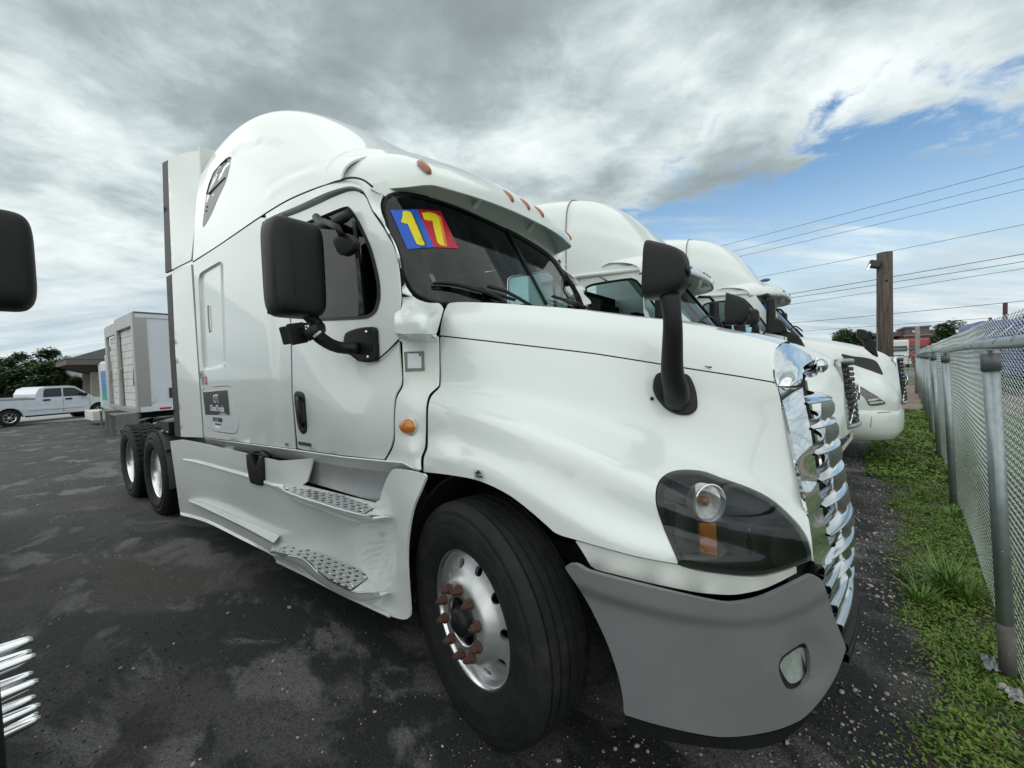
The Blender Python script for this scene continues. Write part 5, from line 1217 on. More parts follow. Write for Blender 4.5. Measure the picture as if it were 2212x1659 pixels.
# weathered asphalt: dark binder patches, worn pale aggregate, brown soil wash
ASPH, t, b = node_mat('asphalt'); n = NB(t)
aggr = n.voro(170, 'Distance'); aggr2 = n.voro(420, 'Color')
patch = n.noise(.75, 6, .58, v=n.mapv((1, 1.5, 1), R(25)), dist=.6)
patch2 = n.noise(2.6, 8, .66, v=n.mapv((1, 1.6, 1), R(25)), dist=.4)
p_ = n.rng(n.math('ADD', n.math('MULTIPLY', patch, .62), n.math('MULTIPLY', patch2, .38)), .482, .535)
base = n.mix(p_, (.024, .0255, .027), (.088, .088, .087))
worn = n.rng(n.noise(1.1, 7, .62, v=n.mapv((1, 1.7, 1), R(22), (5, 3, 0)), dist=.5), .535, .62)
base = n.mix(n.math('MULTIPLY', worn, .8), base, (.17, .17, .165))
brown = n.rng(n.noise(.55, 4, .5, v=n.mapv((1, 1, 1), 0, (9, 1, 0))), .55, .72)
base = n.mix(n.math('MULTIPLY', brown, .55), base, (.085, .070, .055))
gr = n.rng(n.noise(140, 2, .6), .35, .7, .55, 1.5, False)
sc = t.nodes.new('ShaderNodeVectorMath'); sc.operation = 'SCALE'; t.links.new(base, sc.inputs[0]); t.links.new(gr, sc.inputs[3])
spk = n.voro(46, 'Distance'); spm = n.rng(n.noise(3.0, 4, .6, v=n.mapv((1, 1, 1), 0, (2, 7, 0))), .48, .66)
speck = n.math('MULTIPLY', n.rng(spk, .09, .06), n.math('MULTIPLY', spm, n.rng(n.noise(30, 2), .56, .60)))
col_ = n.mix(speck, sc.outputs[0], (.42, .41, .38))
t.links.new(col_, b.inputs['Base Color'])
rg = n.rng(p_, 0, 1, .62, .9); t.links.new(rg, b.inputs['Roughness']); b.inputs['Specular IOR Level'].default_value = .35
h1 = n.math('ADD', n.math('MULTIPLY', n.rng(aggr, 0, .5), -.6), n.noise(60, 5, .7))
bb = n.bump(h1, .9, .014); bb = n.bump(patch2, .5, .03, bb); t.links.new(bb, b.inputs['Normal'])
SOIL, t, b = node_mat('soil_and_turf'); n = NB(t)
c1 = n.mix(n.rng(n.noise(1.3, 8, .65), .42, .6), (.060, .048, .034), (.028, .046, .012)); c1 = n.mix(n.rng(n.noise(7, 6, .7), .5, .68), c1, (.10, .085, .065))
t.links.new(c1, b.inputs['Base Color']); b.inputs['Roughness'].default_value = .95; t.links.new(n.bump(n.noise(22, 8, .7), .8, .03), b.inputs['Normal'])
TURF, t, b = node_mat('mown_turf'); n = NB(t)
c1 = n.mix(n.rng(n.noise(.5, 6, .6), .4, .62), (.050, .092, .018), (.085, .125, .035)); c1 = n.mix(n.rng(n.noise(9, 5, .7), .56, .75), c1, (.12, .11, .055)); t.links.new(c1, b.inputs['Base Color']); b.inputs['Roughness'].default_value = .95; t.links.new(n.bump(n.noise(30, 6, .7), .8, .03), b.inputs['Normal'])
DIRT, t, b = node_mat('bare_dirt'); n = NB(t)
c1 = n.mix(n.rng(n.noise(.8, 7, .6), .35, .65), (.17, .125, .095), (.24, .19, .15)); t.links.new(c1, b.inputs['Base Color']); b.inputs['Roughness'].default_value = .95; t.links.new(n.bump(n.noise(12, 7, .7), .6, .03), b.inputs['Normal'])
ROADM = mat('road_asphalt', (.12, .12, .125), .85, var=(.6, .12), bump=(30, .3, .01))
CONC = mat('concrete', (.33, .32, .30), .85, var=(1.2, .12), dirt=(3, .5, .8, (.2, .19, .17), .5))

def sheet(name, xs_, ys_, zoff, mt, zf=None):
    V = [(x, y, (zf(x) if zf else gz(x))+zoff) for x in xs_ for y in ys_]; k = len(ys_)
    Fs = [(i*k+j, (i+1)*k+j, (i+1)*k+j+1, i*k+j+1) for i in range(len(xs_)-1) for j in range(k-1)]
    o = me_obj(name, V, Fs, mt); o['kind'] = 'structure'; return o
XSg = [-900, -300, -120, -80, -60, -45, -38, -34, -31, -28, -25, -22, -19, -16, -13, -10, -8, -4, 0, 4, 10, 30, 80, 300, 900]
sheet('ground', XSg, [-900, -200, -60, 0, 60, 200, 900], 0.0, SOIL)
# lot surface with a ragged edge towards the grass strip
def edge_x(y):
    return float(np.interp(y, [-12, -3.2, -2.4, -1.2, -.4, 0, .6, 1.3, 2.4, 3.6, 5, 7, 9, 11.4, 16, 26], [1.2, 1.28, 1.32, 1.42, 1.54, 1.60, 1.62, 1.70, 1.84, 1.80, 1.86, 1.95, 2.1, 2.35, 2.6, 3.0]))+.035*math.sin(y*5.1)+.05*math.sin(y*1.9+1)+.02*math.sin(y*13)
ys_ = list(np.arange(-12, 16, .12)); pts = [(edge_x(y)+rng.normal(0, .012), y) for y in ys_]
# strips from the edge back across the lot
V = []; Fs = []; xl = [None, -.25, -.8, -2, -4, -8, -10, -13, -16, -19, -22, -25, -28, -31, -34, -40, -60, -75]
for (x, y) in pts:
    for q in xl:
        xx = x if q is None else (x+q if q > -3 else q); V.append((xx, y, gz(xx)+.004))
k = len(xl)
for i in range(len(pts)-1):
    for j in range(k-1): Fs.append((i*k+j+1, (i+1)*k+j+1, (i+1)*k+j, i*k+j) if False else (i*k+j, i*k+j+1, (i+1)*k+j+1, (i+1)*k+j))
b0 = len(V)
for y in (-60, -12.0):
    for q in xl: xx = 1.2 if q is None else q; V.append((xx, y, gz(xx)+.004))
for j in range(k-1): Fs.append((b0+j, b0+j+1, b0+k+j+1, b0+k+j))
b0 = len(V)
for y in (float(ys_[-1]), 22, 34):
    for q in xl: xx = edge_x(15.9)-.0 if q is None else (2.2+q if q > -3 else q); V.append((xx, y, gz(xx)+.004))
for r_ in (0, k):
    for j in range(k-1): Fs.append((b0+r_+j, b0+r_+j+1, b0+r_+k+j+1, b0+r_+k+j))
o = me_obj('parking_lot', V, Fs, ASPH); o['kind'] = 'structure'
bm = bmesh.new(); bm.from_mesh(o.data); bmesh.ops.recalc_face_normals(bm, faces=bm.faces)
if bm.faces[:][0].normal.z < 0: bmesh.ops.reverse_faces(bm, faces=bm.faces)
bm.to_mesh(o.data); bm.free()
# beyond the fence: verge, dirt track, mown strip, road, far lot
sheet('dirt_strip', [2.4, 4, 8, 60], [13.5, 18, 27], .004, DIRT, zf=lambda x: 0)
sheet('grass_verge', [2.0, 3.5, 8, 300], [27, 32, 39], .008, TURF, zf=lambda x: 0)
sheet('grass_field', [3.2, 5, 10, 300], [-60, 0, 13.4], .006, TURF, zf=lambda x: 0)
sheet('road', [-200, 0, 8, 300], [39, 44, 50, 56], .012, ROADM, zf=lambda x: 0)
sheet('far_verge', [-200, 0, 8, 300], [56, 62], .008, TURF, zf=lambda x: 0)
sheet('far_lot', [-200, 0, 8, 300], [62, 90], .012, DIRT, zf=lambda x: 0)
YL = mat('faded_road_paint', (.42, .42, .40), .8)
o = sheet('road_marking', [-200, 0, 8, 300], [47.4, 47.7], .016, YL, zf=lambda x: 0)
# concrete island with its kerb at the left, behind the lot
mb = MB()
mb.box((-33.2, 2.0, gz(-33)+.06), (7, 16, .14), rz=R(-12)); o = mb.build('concrete_island', CONC); bevel(o, .03); o['kind'] = 'structure'
# parking stripes, almost worn away
YP = mat('worn_yellow_paint', (.12, .11, .055), .85, dirt=(9, .42, .56, (.03, .03, .03), 1))
for a_, b_ in (((-12.5, -2.0), (-16.0, .1)), ((-9.5, -1.9), (-13.5, .6)), ((-15.6, -2.1), (-18, -.8))):
    a = np.array(a_); b = np.array(b_); d = (b-a)/np.linalg.norm(b-a); nn = np.array([-d[1], d[0]])*.05
    V = [(*(p+s_*nn), gz(p[0])+.008) for p, s_ in ((a, -1), (b, -1), (b, 1), (a, 1))]
    o = me_obj('parking_stripe', V, [(0, 1, 2, 3)], YP); o['kind'] = 'structure'

# ---- loose stone: small chips everywhere, denser by the fence; the big lumps are things of their own
def ico(sub=1):
    bm = bmesh.new(); bmesh.ops.create_icosphere(bm, subdivisions=sub, radius=1); V = np.array([v.co[:] for v in bm.verts]); F_ = [tuple(v.index for v in f.verts) for f in bm.faces]; bm.free(); return V, F_
IV, IF = ico(1); IV2, IF2 = ico(2)
STONE = mat('limestone_chip', (.36, .33, .28), .9, var=(40, .35), bump=(90, .5, .004), dirt=(25, .5, .75, (.22, .17, .12), .7))
ASTONE = mat('dark_chip', (.05, .05, .05), .9, var=(60, .4))
def chips(name, P, sz, mt, zz=.004):
    V = []; Fs = []; nb_ = len(IV)
    A = []
    for i, (p, s_) in enumerate(zip(P, sz)):
        d = rng.uniform(.6, 1.35, 3)*s_; d[2] *= .7; a = rng.uniform(0, 6.28); v = IV*d*(1+rng.normal(0, .14, (nb_, 1))); c, s2 = math.cos(a), math.sin(a)
        v = np.stack([v[:, 0]*c-v[:, 1]*s2+p[0], v[:, 0]*s2+v[:, 1]*c+p[1], v[:, 2]+gz(p[0])+zz+d[2]*.45], 1); A.append(v)
    V = np.concatenate(A); F_ = (np.array(IF)[None]+(np.arange(len(P))*nb_)[:, None, None]).reshape(-1, 3)
    me = bpy.data.meshes.new(name); me.vertices.add(len(V)); me.vertices.foreach_set('co', V.ravel()); me.loops.add(len(F_)*3); me.loops.foreach_set('vertex_index', F_.ravel().astype(np.int32)); me.polygons.add(len(F_)); me.polygons.foreach_set('loop_start', np.arange(0, len(F_)*3, 3, dtype=np.int32)); me.update(calc_edges=True); me.materials.append(mt)
    o = bpy.data.objects.new(name, me); COL.objects.link(o); return o
P = []; sz = []
for _ in range(2600):      # along the fence side
    y = rng.uniform(-2.3, 9); P.append((edge_x(y)-abs(rng.normal(0, .22))+rng.normal(0, .06), y)); sz.append(rng.gamma(2.0, .0018)+.0013)
for _ in range(1500):      # in front of and beside the truck
    P.append((1.5-abs(rng.normal(0, 1.1)), rng.uniform(-2.4, -.2))); sz.append(rng.gamma(1.5, .0011)+.0009)
for _ in range(500):
    P.append((rng.uniform(.5, 1.5), rng.normal(-1.2, .35))); sz.append(rng.gamma(2., .0015)+.0015)
for _ in range(500): P.append((rng.uniform(-10, 1), rng.uniform(-2.4, -1.2))); sz.append(rng.gamma(1.5, .0016)+.0015)
o = chips('gravel_chips', P, sz, STONE); o['kind'] = 'stuff'
P = [(rng.uniform(-2.2, 1.5), rng.uniform(-2.4, 0)) for _ in range(5200)]+[(edge_x(y)-abs(rng.normal(0, .35)), y) for y in rng.uniform(-2, 5, 2600)]
o = chips('asphalt_grit', P, [rng.gamma(2, .0011)+.0014 for _ in P], ASTONE); o['kind'] = 'stuff'
def rock(p, s_, label, seed):
    r_ = np.random.default_rng(seed); v = IV2*(1+r_.normal(0, .10, (len(IV2), 1)))*np.array([1, r_.uniform(.6, .9), r_.uniform(.5, .75)])*s_
    v = np.sign(v)*np.abs(v)
    a = r_.uniform(0, 6); v = np.stack([v[:, 0]*math.cos(a)-v[:, 1]*math.sin(a), v[:, 0]*math.sin(a)+v[:, 1]*math.cos(a), v[:, 2]], 1)
    o = me_obj('limestone_rock', v, IF2, STONE, smooth=False); o.location = (p[0], p[1], gz(p[0])+.004-min(v[:, 2])*.8); tag(o, label, 'rock', 'loose limestone lumps on the asphalt'); return o
def gpt(x, y, z=0.004): return at(x, y, Z=z)
for i, (x, y, s_, lb) in enumerate([(1376, 1613, .011, 'small pale lump of limestone under the front bumper lip near the bottom edge'), (1659, 1588, .015, 'tan limestone lump just right of the bumper lip on black asphalt'), (1688, 1556, .009, 'small pale rock beside the grey bumper corner, next to a larger tan one'),
        (1753, 1447, .017, 'tan limestone lump to the right of the fog lamp'), (1712, 1459, .0, ''), (1790, 1310, .013, 'cream rock among scattered chips right of the lower grille'), (1880, 1268, .017, 'large cream rock by the weeds, left of the tall grass tuft'),
        (1700, 1607, .011, 'cream chip at the lower edge, right of the tan lump'), (625, 1314, .014, 'beige rock alone on the asphalt below the chassis step'), (1895, 1290, .012, 'cream rock just below a larger one beside the weeds'), (1926, 1210, .013, 'pale rock at the edge of the green weeds'),
        (590, 1430, .009, 'small pale stone on the dark patch left of the front tyre'), (417, 1653, .009, 'small white stone near the bottom left corner'), (1207, 1645, .010, 'pale stone below the front tyre at the bottom edge'), (1818, 1497, .012, 'tan stone on the brownish asphalt below the grass edge')]):
    if s_: rock(gpt(x, y), s_*1.15, lb, 40+i)

# ---- weeds and grass along the fence
LEAF, t, b = node_mat('weed_leaf'); n = NB(t)
oi = t.nodes.new('ShaderNodeNewGeometry'); c1 = n.mix(n.rng(n.noise(5, 3), .35, .65), (.075, .135, .014), (.15, .23, .03)); c1 = n.mix(n.rng(n.noise(60, 2), .5, .72), c1, (.11, .18, .035)); t.links.new(c1, b.inputs['Base Color']); b.inputs['Roughness'].default_value = .5; b.inputs['Specular IOR Level'].default_value = .3
b.inputs['Subsurface Weight'].default_value = 0
DRYL = mat('dry_leaf', (.14, .115, .05), .8, var=(20, .35))
def quads_obj(name, Q, mt):
    """Q: (n, k, 3) polygons"""
    Q = np.asarray(Q, float); n_, k, _ = Q.shape
    me = bpy.data.meshes.new(name); me.vertices.add(n_*k); me.vertices.foreach_set('co', Q.reshape(-1)); me.loops.add(n_*k); me.loops.foreach_set('vertex_index', np.arange(n_*k, dtype=np.int32)); me.polygons.add(n_); me.polygons.foreach_set('loop_start', np.arange(0, n_*k, k, dtype=np.int32)); me.update(calc_edges=True); me.materials.append(mt)
    o = bpy.data.objects.new(name, me); COL.objects.link(o); return o
def fence_x(y): return 1.96+(y-.51)*.119
def leaves(n_, ysamp, xsamp, size, hmax):
    y = ysamp(n_); x = xsamp(y); 
    dens = np.sin(x*9+np.sin(y*4))*np.sin(y*6.3+1.3)+rng.normal(0, .55, n_); keep = dens > -.45; x, y = x[keep], y[keep]; n_ = len(x)
    z = rng.uniform(.004, 1, n_)**1.4*hmax*(.6+.4*np.sin(y*3.7+x*5))+.004; a = rng.uniform(0, 2*np.pi, n_); L_ = size*rng.uniform(.6, 1.4, n_); W_ = L_*rng.uniform(.35, .6, n_); el = rng.uniform(-.2, .9, n_)
    d = np.stack([np.cos(a)*np.cos(el), np.sin(a)*np.cos(el), np.sin(el)], 1); s_ = np.stack([-np.sin(a), np.cos(a), rng.uniform(-.4, .4, n_)], 1); c = np.stack([x, y, z], 1)
    return np.stack([c, c+d*(L_*.45)[:, None]+s_*(W_*.5)[:, None], c+d*L_[:, None]-np.array([0, 0, 1])*(L_*.15)[:, None], c+d*(L_*.45)[:, None]-s_*(W_*.5)[:, None]], 1)
EX = np.vectorize(edge_x)
Qs = [leaves(52000, lambda k: rng.uniform(-2.2, 4.5, k), lambda y: EX(y)-.03+rng.beta(1.6, 1.3, len(y))*(fence_x(y)+.25-EX(y)), .022, .050),
      leaves(30000, lambda k: rng.uniform(4.5, 14, k), lambda y: EX(y)-.1+rng.uniform(0, 1, len(y))*(fence_x(y)+.5-EX(y)), .05, .09),
      leaves(9000, lambda k: rng.uniform(-1.5, 2, k), lambda y: fence_x(y)+rng.uniform(.1, 1.0, len(y)), .04, .08),
      leaves(1100, lambda k: rng.uniform(-1.2, 3.5, k), lambda y: EX(y)-rng.gamma(1.4, .05, len(y)), .018, .02)]
o = quads_obj('ground_cover', np.concatenate(Qs), LEAF); o['kind'] = 'stuff'
Qd = leaves(5200, lambda k: rng.uniform(-2, 8, k), lambda y: EX(y)-.05+rng.uniform(0, 1, len(y))*(fence_x(y)+.2-EX(y)), .02, .03)
o = quads_obj('dry_ground_litter', Qd, DRYL); o['kind'] = 'stuff'
BLADE, t, b = node_mat('grass_blade'); n = NB(t)
c1 = n.mix(n.rng(n.noise(9, 3), .35, .65), (.060, .135, .018), (.12, .22, .035)); t.links.new(c1, b.inputs['Base Color']); b.inputs['Roughness'].default_value = .45
def blades(c, n_, h, spread, w=.005, seg_=5, seedn=0, lean=0.):
    r_ = np.random.default_rng(seedn); Q = []
    for i in range(n_):
        a = r_.uniform(0, 2*math.pi); rr_ = spread*math.sqrt(r_.uniform()); p = np.array([c[0]+rr_*math.cos(a), c[1]+rr_*math.sin(a), c[2]]); a2 = a+r_.normal(0, .6); L_ = h*r_.uniform(.45, 1.15); bend = r_.uniform(.5, 1.6); e0 = r_.uniform(.95, 1.45); ww = w*r_.uniform(.6, 1.3)
        s_ = np.array([-math.sin(a2), math.cos(a2), 0]); prev = p; pw = ww
        for k in range(seg_):
            e_ = e0-bend*(k/seg_); q = prev+np.array([math.cos(a2)*math.cos(e_), math.sin(a2)*math.cos(e_), math.sin(e_)])*L_/seg_; nw = ww*(1-(k+1)/seg_)**.7+.0004; Q.append([prev-s_*pw, prev+s_*pw, q+s_*nw, q-s_*nw]); prev = q; pw = nw
    return np.array(Q)
for i, (x, y, n_, h, sp, lb) in enumerate([(2045, 1275, 110, .30, .06, 'tall bright green grass tuft leaning out from the nearest fence post'), (1990, 1300, 46, .20, .05, 'thin grass tuft spreading onto the asphalt left of the tall tuft'), (2090, 1300, 60, .24, .05, 'grass tuft right at the foot of the chain-link mesh'), (1945, 1248, 22, .16, .03, 'sparse grass sprig lying over the asphalt edge'), (2060, 1120, 40, .16, .05, 'short grass tuft at the base of the second fence post')]):
    c = gpt(x, y); o = quads_obj('grass_tuft', blades(c, n_, h, sp, seedn=i), BLADE); tag(o, lb, 'grass tuft', 'grass tufts along the fence')
Q = [blades((EX(y)+rng.uniform(0, 1)*(fence_x(y)-EX(y)), y, .004), 5, .07, .03, .0025, 3, seedn=int(1000+k)) for k, y in enumerate(rng.uniform(-2, 12, 900))]
o = quads_obj('short_grass', np.concatenate(Q), BLADE); o['kind'] = 'stuff'
# litter and stones at the near post
TRASH = mat('grey_plastic_scrap', (.30, .32, .34), .4, var=(20, .2))
def crumple(name, c, s_, mt, label, cat, seed):
    r_ = np.random.default_rng(seed); V = []; k = 9
    for i in range(k):
        for j in range(k): V.append((c[0]+(i/(k-1)-.5)*s_[0]+r_.normal(0, s_[0]*.04), c[1]+(j/(k-1)-.5)*s_[1]+r_.normal(0, s_[1]*.04), c[2]+.008+abs(r_.normal(0, s_[2]))))
    o = me_obj(name, V, [(i*k+j, (i+1)*k+j, (i+1)*k+j+1, i*k+j+1) for i in range(k-1) for j in range(k-1)], mt, smooth=False); solid(o, .002); tag(o, label, cat); return o
crumple('plastic_scrap', gpt(2138, 1440), (.05, .12, .016), TRASH, 'crumpled grey plastic scrap left of the nearest post foot', 'litter', 3)
crumple('foil_scrap', gpt(2196, 1510), (.06, .10, .012), mat('foil_scrap', (.4, .4, .4), .4, metal=.3), 'pale scrap lying at the mesh bottom by the picture edge', 'litter', 5)
rock(gpt(2165, 1490), .028, 'pinkish rock at the foot of the nearest fence post', 77)
crumple('paper_scrap', gpt(1895, 878), (.10, .5, .02), mat('paper_scrap', (.5, .5, .48), .8), 'white paper scrap in the grass beyond the second truck', 'litter', 6)
tube('steel_bar', [gpt(1823, 1096, .01), gpt(1858, 1127, .012)], .006, mat('steel_rod', (.35, .36, .37), .35, metal=.8), None, 8)
tag(bpy.data.objects['steel_bar'], 'short bare steel rod lying on the asphalt beside the grille', 'rod')

# ================================================================ CHAIN-LINK FENCE
FN = thing('chain_link_fence', 'galvanised chain-link fence leaning towards the trucks along the right', 'fence', loc=(1.96, .51, 0))
FN.location = (0, 0, 0)
fd = np.array([.119, 1.0]); fdl = np.linalg.norm(fd); fd = fd/fdl; fn_ = np.array([-fd[1], fd[0]])   # fn_ points to the lot
def fpt(s_, h, off=0.):
    base = np.array([1.96, .51])+fd*s_; ln = .042*h; return np.array([base[0]+fn_[0]*(ln+off), base[1]+fn_[1]*(ln+off), h])
SPC = 3.10
posts = [(-SPC, 0), (0, 0), (3.22, 0), (5.92, 0), (8.6, .0), (10.9, 0), (13.2, 0), (15.6, 0), (18.0, 0), (20.4, 0)]
CAPM = mat('weathered_cap', (.15, .165, .175), .55, metal=.5, var=(10, .2))
MUD = mat('mud_splash', (.13, .125, .11), .9, var=(20, .2))
for i, (s_, _) in enumerate(posts):
    o = tube('fence_post', [fpt(s_, -.05), fpt(s_, .8), fpt(s_, 1.60)], .030 if i != 9 else .04, GALV, FN, 20)
    tube('post_cap', [fpt(s_, 1.50), fpt(s_, 1.585)], .0345, CAPM, o, 16)
    if i == 1: tube('mud_coat', [fpt(s_, 0), fpt(s_, .26)], .0306, MUD, o, 20)
    for h in (.12, .62, 1.02):
        tube('tie_wire', [fpt(s_, h, -.036), fpt(s_-.03, h+.004, 0), fpt(s_, h+.008, .034), fpt(s_+.03, h-.004, .01), fpt(s_+.045, h-.01, -.03)], .0022, GALV_WIRE, o, 5)
tube('top_rail', [fpt(s_, 1.63+.006*math.sin(s_*1.7)) for s_ in np.linspace(-3.6, 20.4, 50)], .0235, GALV, FN, 16)
for i, s_ in enumerate(np.concatenate([np.arange(-1.2, 6, .42), np.arange(6, 14, .8)])):
    tube('rail_tie', [fpt(s_-.015, 1.70, -.03), fpt(s_, 1.662, .004), fpt(s_+.006, 1.63, .028), fpt(s_+.012, 1.60, .0), fpt(s_+.05, 1.585, -.03)], .0022, GALV_WIRE, FN, 5)
def weave(s0, s1, d, h0, h1, r_, ks, fpt_, off0=-.036):
    V = []; Fs = []; nseg = int((h1-h0)/d); n_ = int((s1-s0)/d)
    for k in range(n_):
        P = []; base = len(V)
        for j in range(nseg+1):
            side_ = (j+k) % 2; s_ = s0+(k+side_)*d; bulg = .0045 if side_ else -.0045
            sag = .006*math.sin(s_*2.1)
            P.append(fpt_(s_+(.0015 if side_ else -.0015), h0+j*d+.004*math.sin(s_*3), off0+bulg+sag))
            # rounded knuckle
        Q = []
        for j in range(len(P)-1):
            Q.append(P[j]); Q.append((P[j]+P[j+1])/2)
        Q.append(P[-1]); Q = np.array(Q)
        t_ = np.gradient(Q, axis=0); t_ /= np.linalg.norm(t_, axis=1)[:, None]; a_ = np.cross(t_, [fn_[0], fn_[1], 0.]); a_ /= np.linalg.norm(a_, axis=1)[:, None]; b_ = np.cross(t_, a_)
        ring_ = [Q+r_*(a_*math.cos(2*math.pi*q/ks)+b_*math.sin(2*math.pi*q/ks)) for q in range(ks)]
        V += list(np.stack(ring_, 1).reshape(-1, 3))
        for j in range(len(Q)-1):
            for q in range(ks): Fs.append((base+j*ks+q, base+j*ks+(q+1) % ks, base+(j+1)*ks+(q+1) % ks, base+(j+1)*ks+q))
    return V, Fs
for s0, s1, ks in ((-3.0, 6.0, 4), (6.0, 20.4, 3)):
    V, Fs = weave(s0, s1, .0355, .02, 1.775, .0015 if ks == 4 else .0020, ks, fpt); o = me_obj('chain_link_mesh', V, Fs, GALV_WIRE, FN); o['kind'] = 'stuff'
# second run of fence, across the far end
FN2 = thing('chain_link_fence', 'far run of chain-link fence crossing behind the utility pole', 'fence')
def fpt2(s_, h, off=0.): return np.array([4.35-s_, 20.9+.12*s_+off, h])
FN2p = tube('fence_post', [fpt2(0, 0), fpt2(0, 2.75)], .075, mat('weathered_wood_post', (.21, .20, .18), .9, var=(5, .2)), FN2, 14)
for s_ in (3, 6): tube('fence_post', [fpt2(s_, 0), fpt2(s_, 1.75)], .03, GALV, FN2, 10)
tube('top_rail', [fpt2(0, 1.85), fpt2(9, 1.85)], .03, GALV, FN2, 10)
V, Fs = weave(0, 9, .09, .05, 1.82, .005, 3, fpt2, 0); o = me_obj('chain_link_mesh', V, Fs, GALV_WIRE, FN2); o['kind'] = 'stuff'
# ================================================================ THE OTHER TRACTORS
def place(o_or_list, M):
    for o in o_or_list:
        me = o.data; me.transform(M)
def bvh_of(o):
    V = [v.co.copy() for v in o.data.vertices]; return BVHTree.FromPolygons(V, [tuple(p.vertices) for p in o.data.polygons])
def cast(bv, off=.006):
    def f(x, y):
        v = Vector(ray(x, y)).normalized(); h = bv.ray_cast(Vector(CAM), v)
        if h[0] is None:
            # just past the silhouette: take the nearest place on the surface
            best = min((bv.find_nearest(Vector(CAM)+v*t) for t in np.linspace(3, 14, 60)), key=lambda q: q[3] if q[0] is not None else 9)
            return np.array(best[0])-np.array(v)*off
        return np.array(h[0])-np.array(v)*off
    return f
BSURR = mat('grille_grey_frame', (.40, .42, .42), .35, metal=.6, var=(8, .1), dirt=(9, .5, .8, (.25, .26, .24), .5))
GRMESH = mat('grille_mesh_dark', (.035, .035, .037), .45, metal=.3)
def tractor(label, nose, yc, style, decals=None, paint=None, group=None, low=False):
    """a streamlined sleeper tractor; local x forward from the nose, y across, z up"""
    W_ = paint or WHITE
    T_ = thing('semi_truck', label, 'truck', group, loc=(nose, yc, 0))
    def P(*a): return np.array(a, float)
    parts = {}
    # hood, lofted over stations from the cowl to the nose
    st = [(-1.30, 1.99, .84, 1.00, 1.10, 1.13), (-1.0, 1.93, .80, .97, 1.13, 1.17), (-.70, 1.85, .74, .91, 1.12, 1.17), (-.42, 1.76, .67, .83, 1.05, 1.12), (-.20, 1.66, .60, .74, .93, 1.02), (-.07, 1.55, .53, .64, .80, .86), (-.01, 1.44, .47, .53, .62, .66)]
    rows = []
    for (x, zt, wh, wm_, wf, wl) in st:
        nz = .78+.0*x
        half = [(0, zt), (.30, zt-.006), (wh*.78, zt-.035), (wh, zt-.12), (wm_, zt-.36 if zt > 1.6 else 1.18), (wf, 1.16 if zt > 1.6 else 1.02), (wl, 1.02 if zt > 1.6 else .93), (wl-.0, .80)]
        c = cr_curve([(p[0], p[1]) for p in half], .03); c = resamp(c, 34)
        rows.append([P(x, -p[0], p[1]) for p in c])
    full = []
    for j in range(34): full.append(resamp(cr_curve([r_[j] for r_ in rows], .04), 40))
    hood_ = grid_obj('hood', full, W_, T_); 
    if hood_.data.polygons[20].normal[2] < 0: hood_.data.flip_normals()
    m2 = mirr(hood_)
    parts['hood'] = hood_
    # nose panel round the grille
    rows = []
    for z, xo, w_ in ((1.44, -.01, .47), (1.30, .02, .50), (1.05, .05, .60), (.80, .06, .68)):
        rows.append([P(xo-.10*(t)**2, t*w_, z) for t in np.linspace(-1, 1, 15)])
    grid_obj('nose_panel', rows, W_, T_, thick=.01)
    # grille: frame, dark core, woven bars, diagonal bar and round badge
    gx = lambda y, z: .075+.06*(1.55-z)/.7-.13*(y/.46)**2
    hw = lambda z: .46-.02*(1.55-z)
    fr = []
    zt_, zb_ = 1.55, .87
    loop = [(-hw(zt_), zt_), (hw(zt_), zt_), (hw(zb_), zb_), (-hw(zb_), zb_)]; dl = ls(loop, .06)
    mbf = MB(); mbf.tube([P(gx(y, z), y, z) for y, z in dl+[dl[0]]], .026, 8); mbf.build('grille_frame', BSURR if style == 2 else CHROME_DULL, T_, True)
    grid_obj('grille_core', [[P(gx(t*hw(z), z)-.03, t*hw(z), z) for t in np.linspace(-1, 1, 13)] for z in np.linspace(zt_, zb_, 8)], DARK, T_)
    nbar = 12
    for i in range(nbar):
        z0 = zt_-.03-(zt_-zb_-.05)*i/(nbar-1); pts = []
        for t in np.linspace(-1, 1, 57): pts.append(P(gx(t*hw(z0), z0)+.004, t*hw(z0), z0+.014*(1 if (int((t+1)*14+i) % 2) else -1)))
        tube('grille_bar', pts, .0055, GRMESH if style != 2 else mat('grille_mesh_grey', (.11, .115, .12), .45, metal=.4), T_, 5)
    tube('grille_diagonal', [P(gx(.42, zt_)+.02, .38, zt_-.02), P(gx(0, 1.2)+.02, 0, 1.20), P(gx(-.42, zb_)+.02, -.40, zb_+.03)], .009, CHROME, T_, 8)
    rg_ = lathe('badge_ring', [(.062, .0), (.068, .012), (.078, .012), (.082, 0), (.07, -.008)], CHROME, T_, 28); rg_.matrix_local = Matrix.Translation((gx(0, 1.2)+.03, 0, 1.20)) @ Matrix.Rotation(R(90), 4, 'Z')
    tube('badge_arrow', [P(gx(0, 1.25)+.03, .05, 1.25), P(gx(0, 1.28)+.03, .085, 1.29)], .008, CHROME, T_, 6)
    # bumper
    if style != 2:
        rows = []
        for z, o_ in ((.80, -.02), (.785, .02), (.74, .05), (.60, .055), (.50, .04), (.44, .0), (.40, -.05)):
            half_ = [(.02, 0), (.01, .35), (-.03, .65), (-.11, .88), (-.24, 1.05), (-.42, 1.14), (-.62, 1.16), (-.80, 1.15)]
            pl_ = [(a_, -b_2) for a_, b_2 in half_[::-1]]+half_[1:]; pl_ = resamp(cr_curve(pl_, .05), 61)
            rows.append([P(q_[0]+o_*max(.25, 1-abs(q_[1])/1.3), q_[1]*(1-.03*(z < .5))*(1+(o_ if o_ < 0 else o_*.4)*.8), z) for q_ in pl_])
        bp_ = grid_obj('bumper', rows, W_, T_, thick=.02); parts['bumper'] = bp_
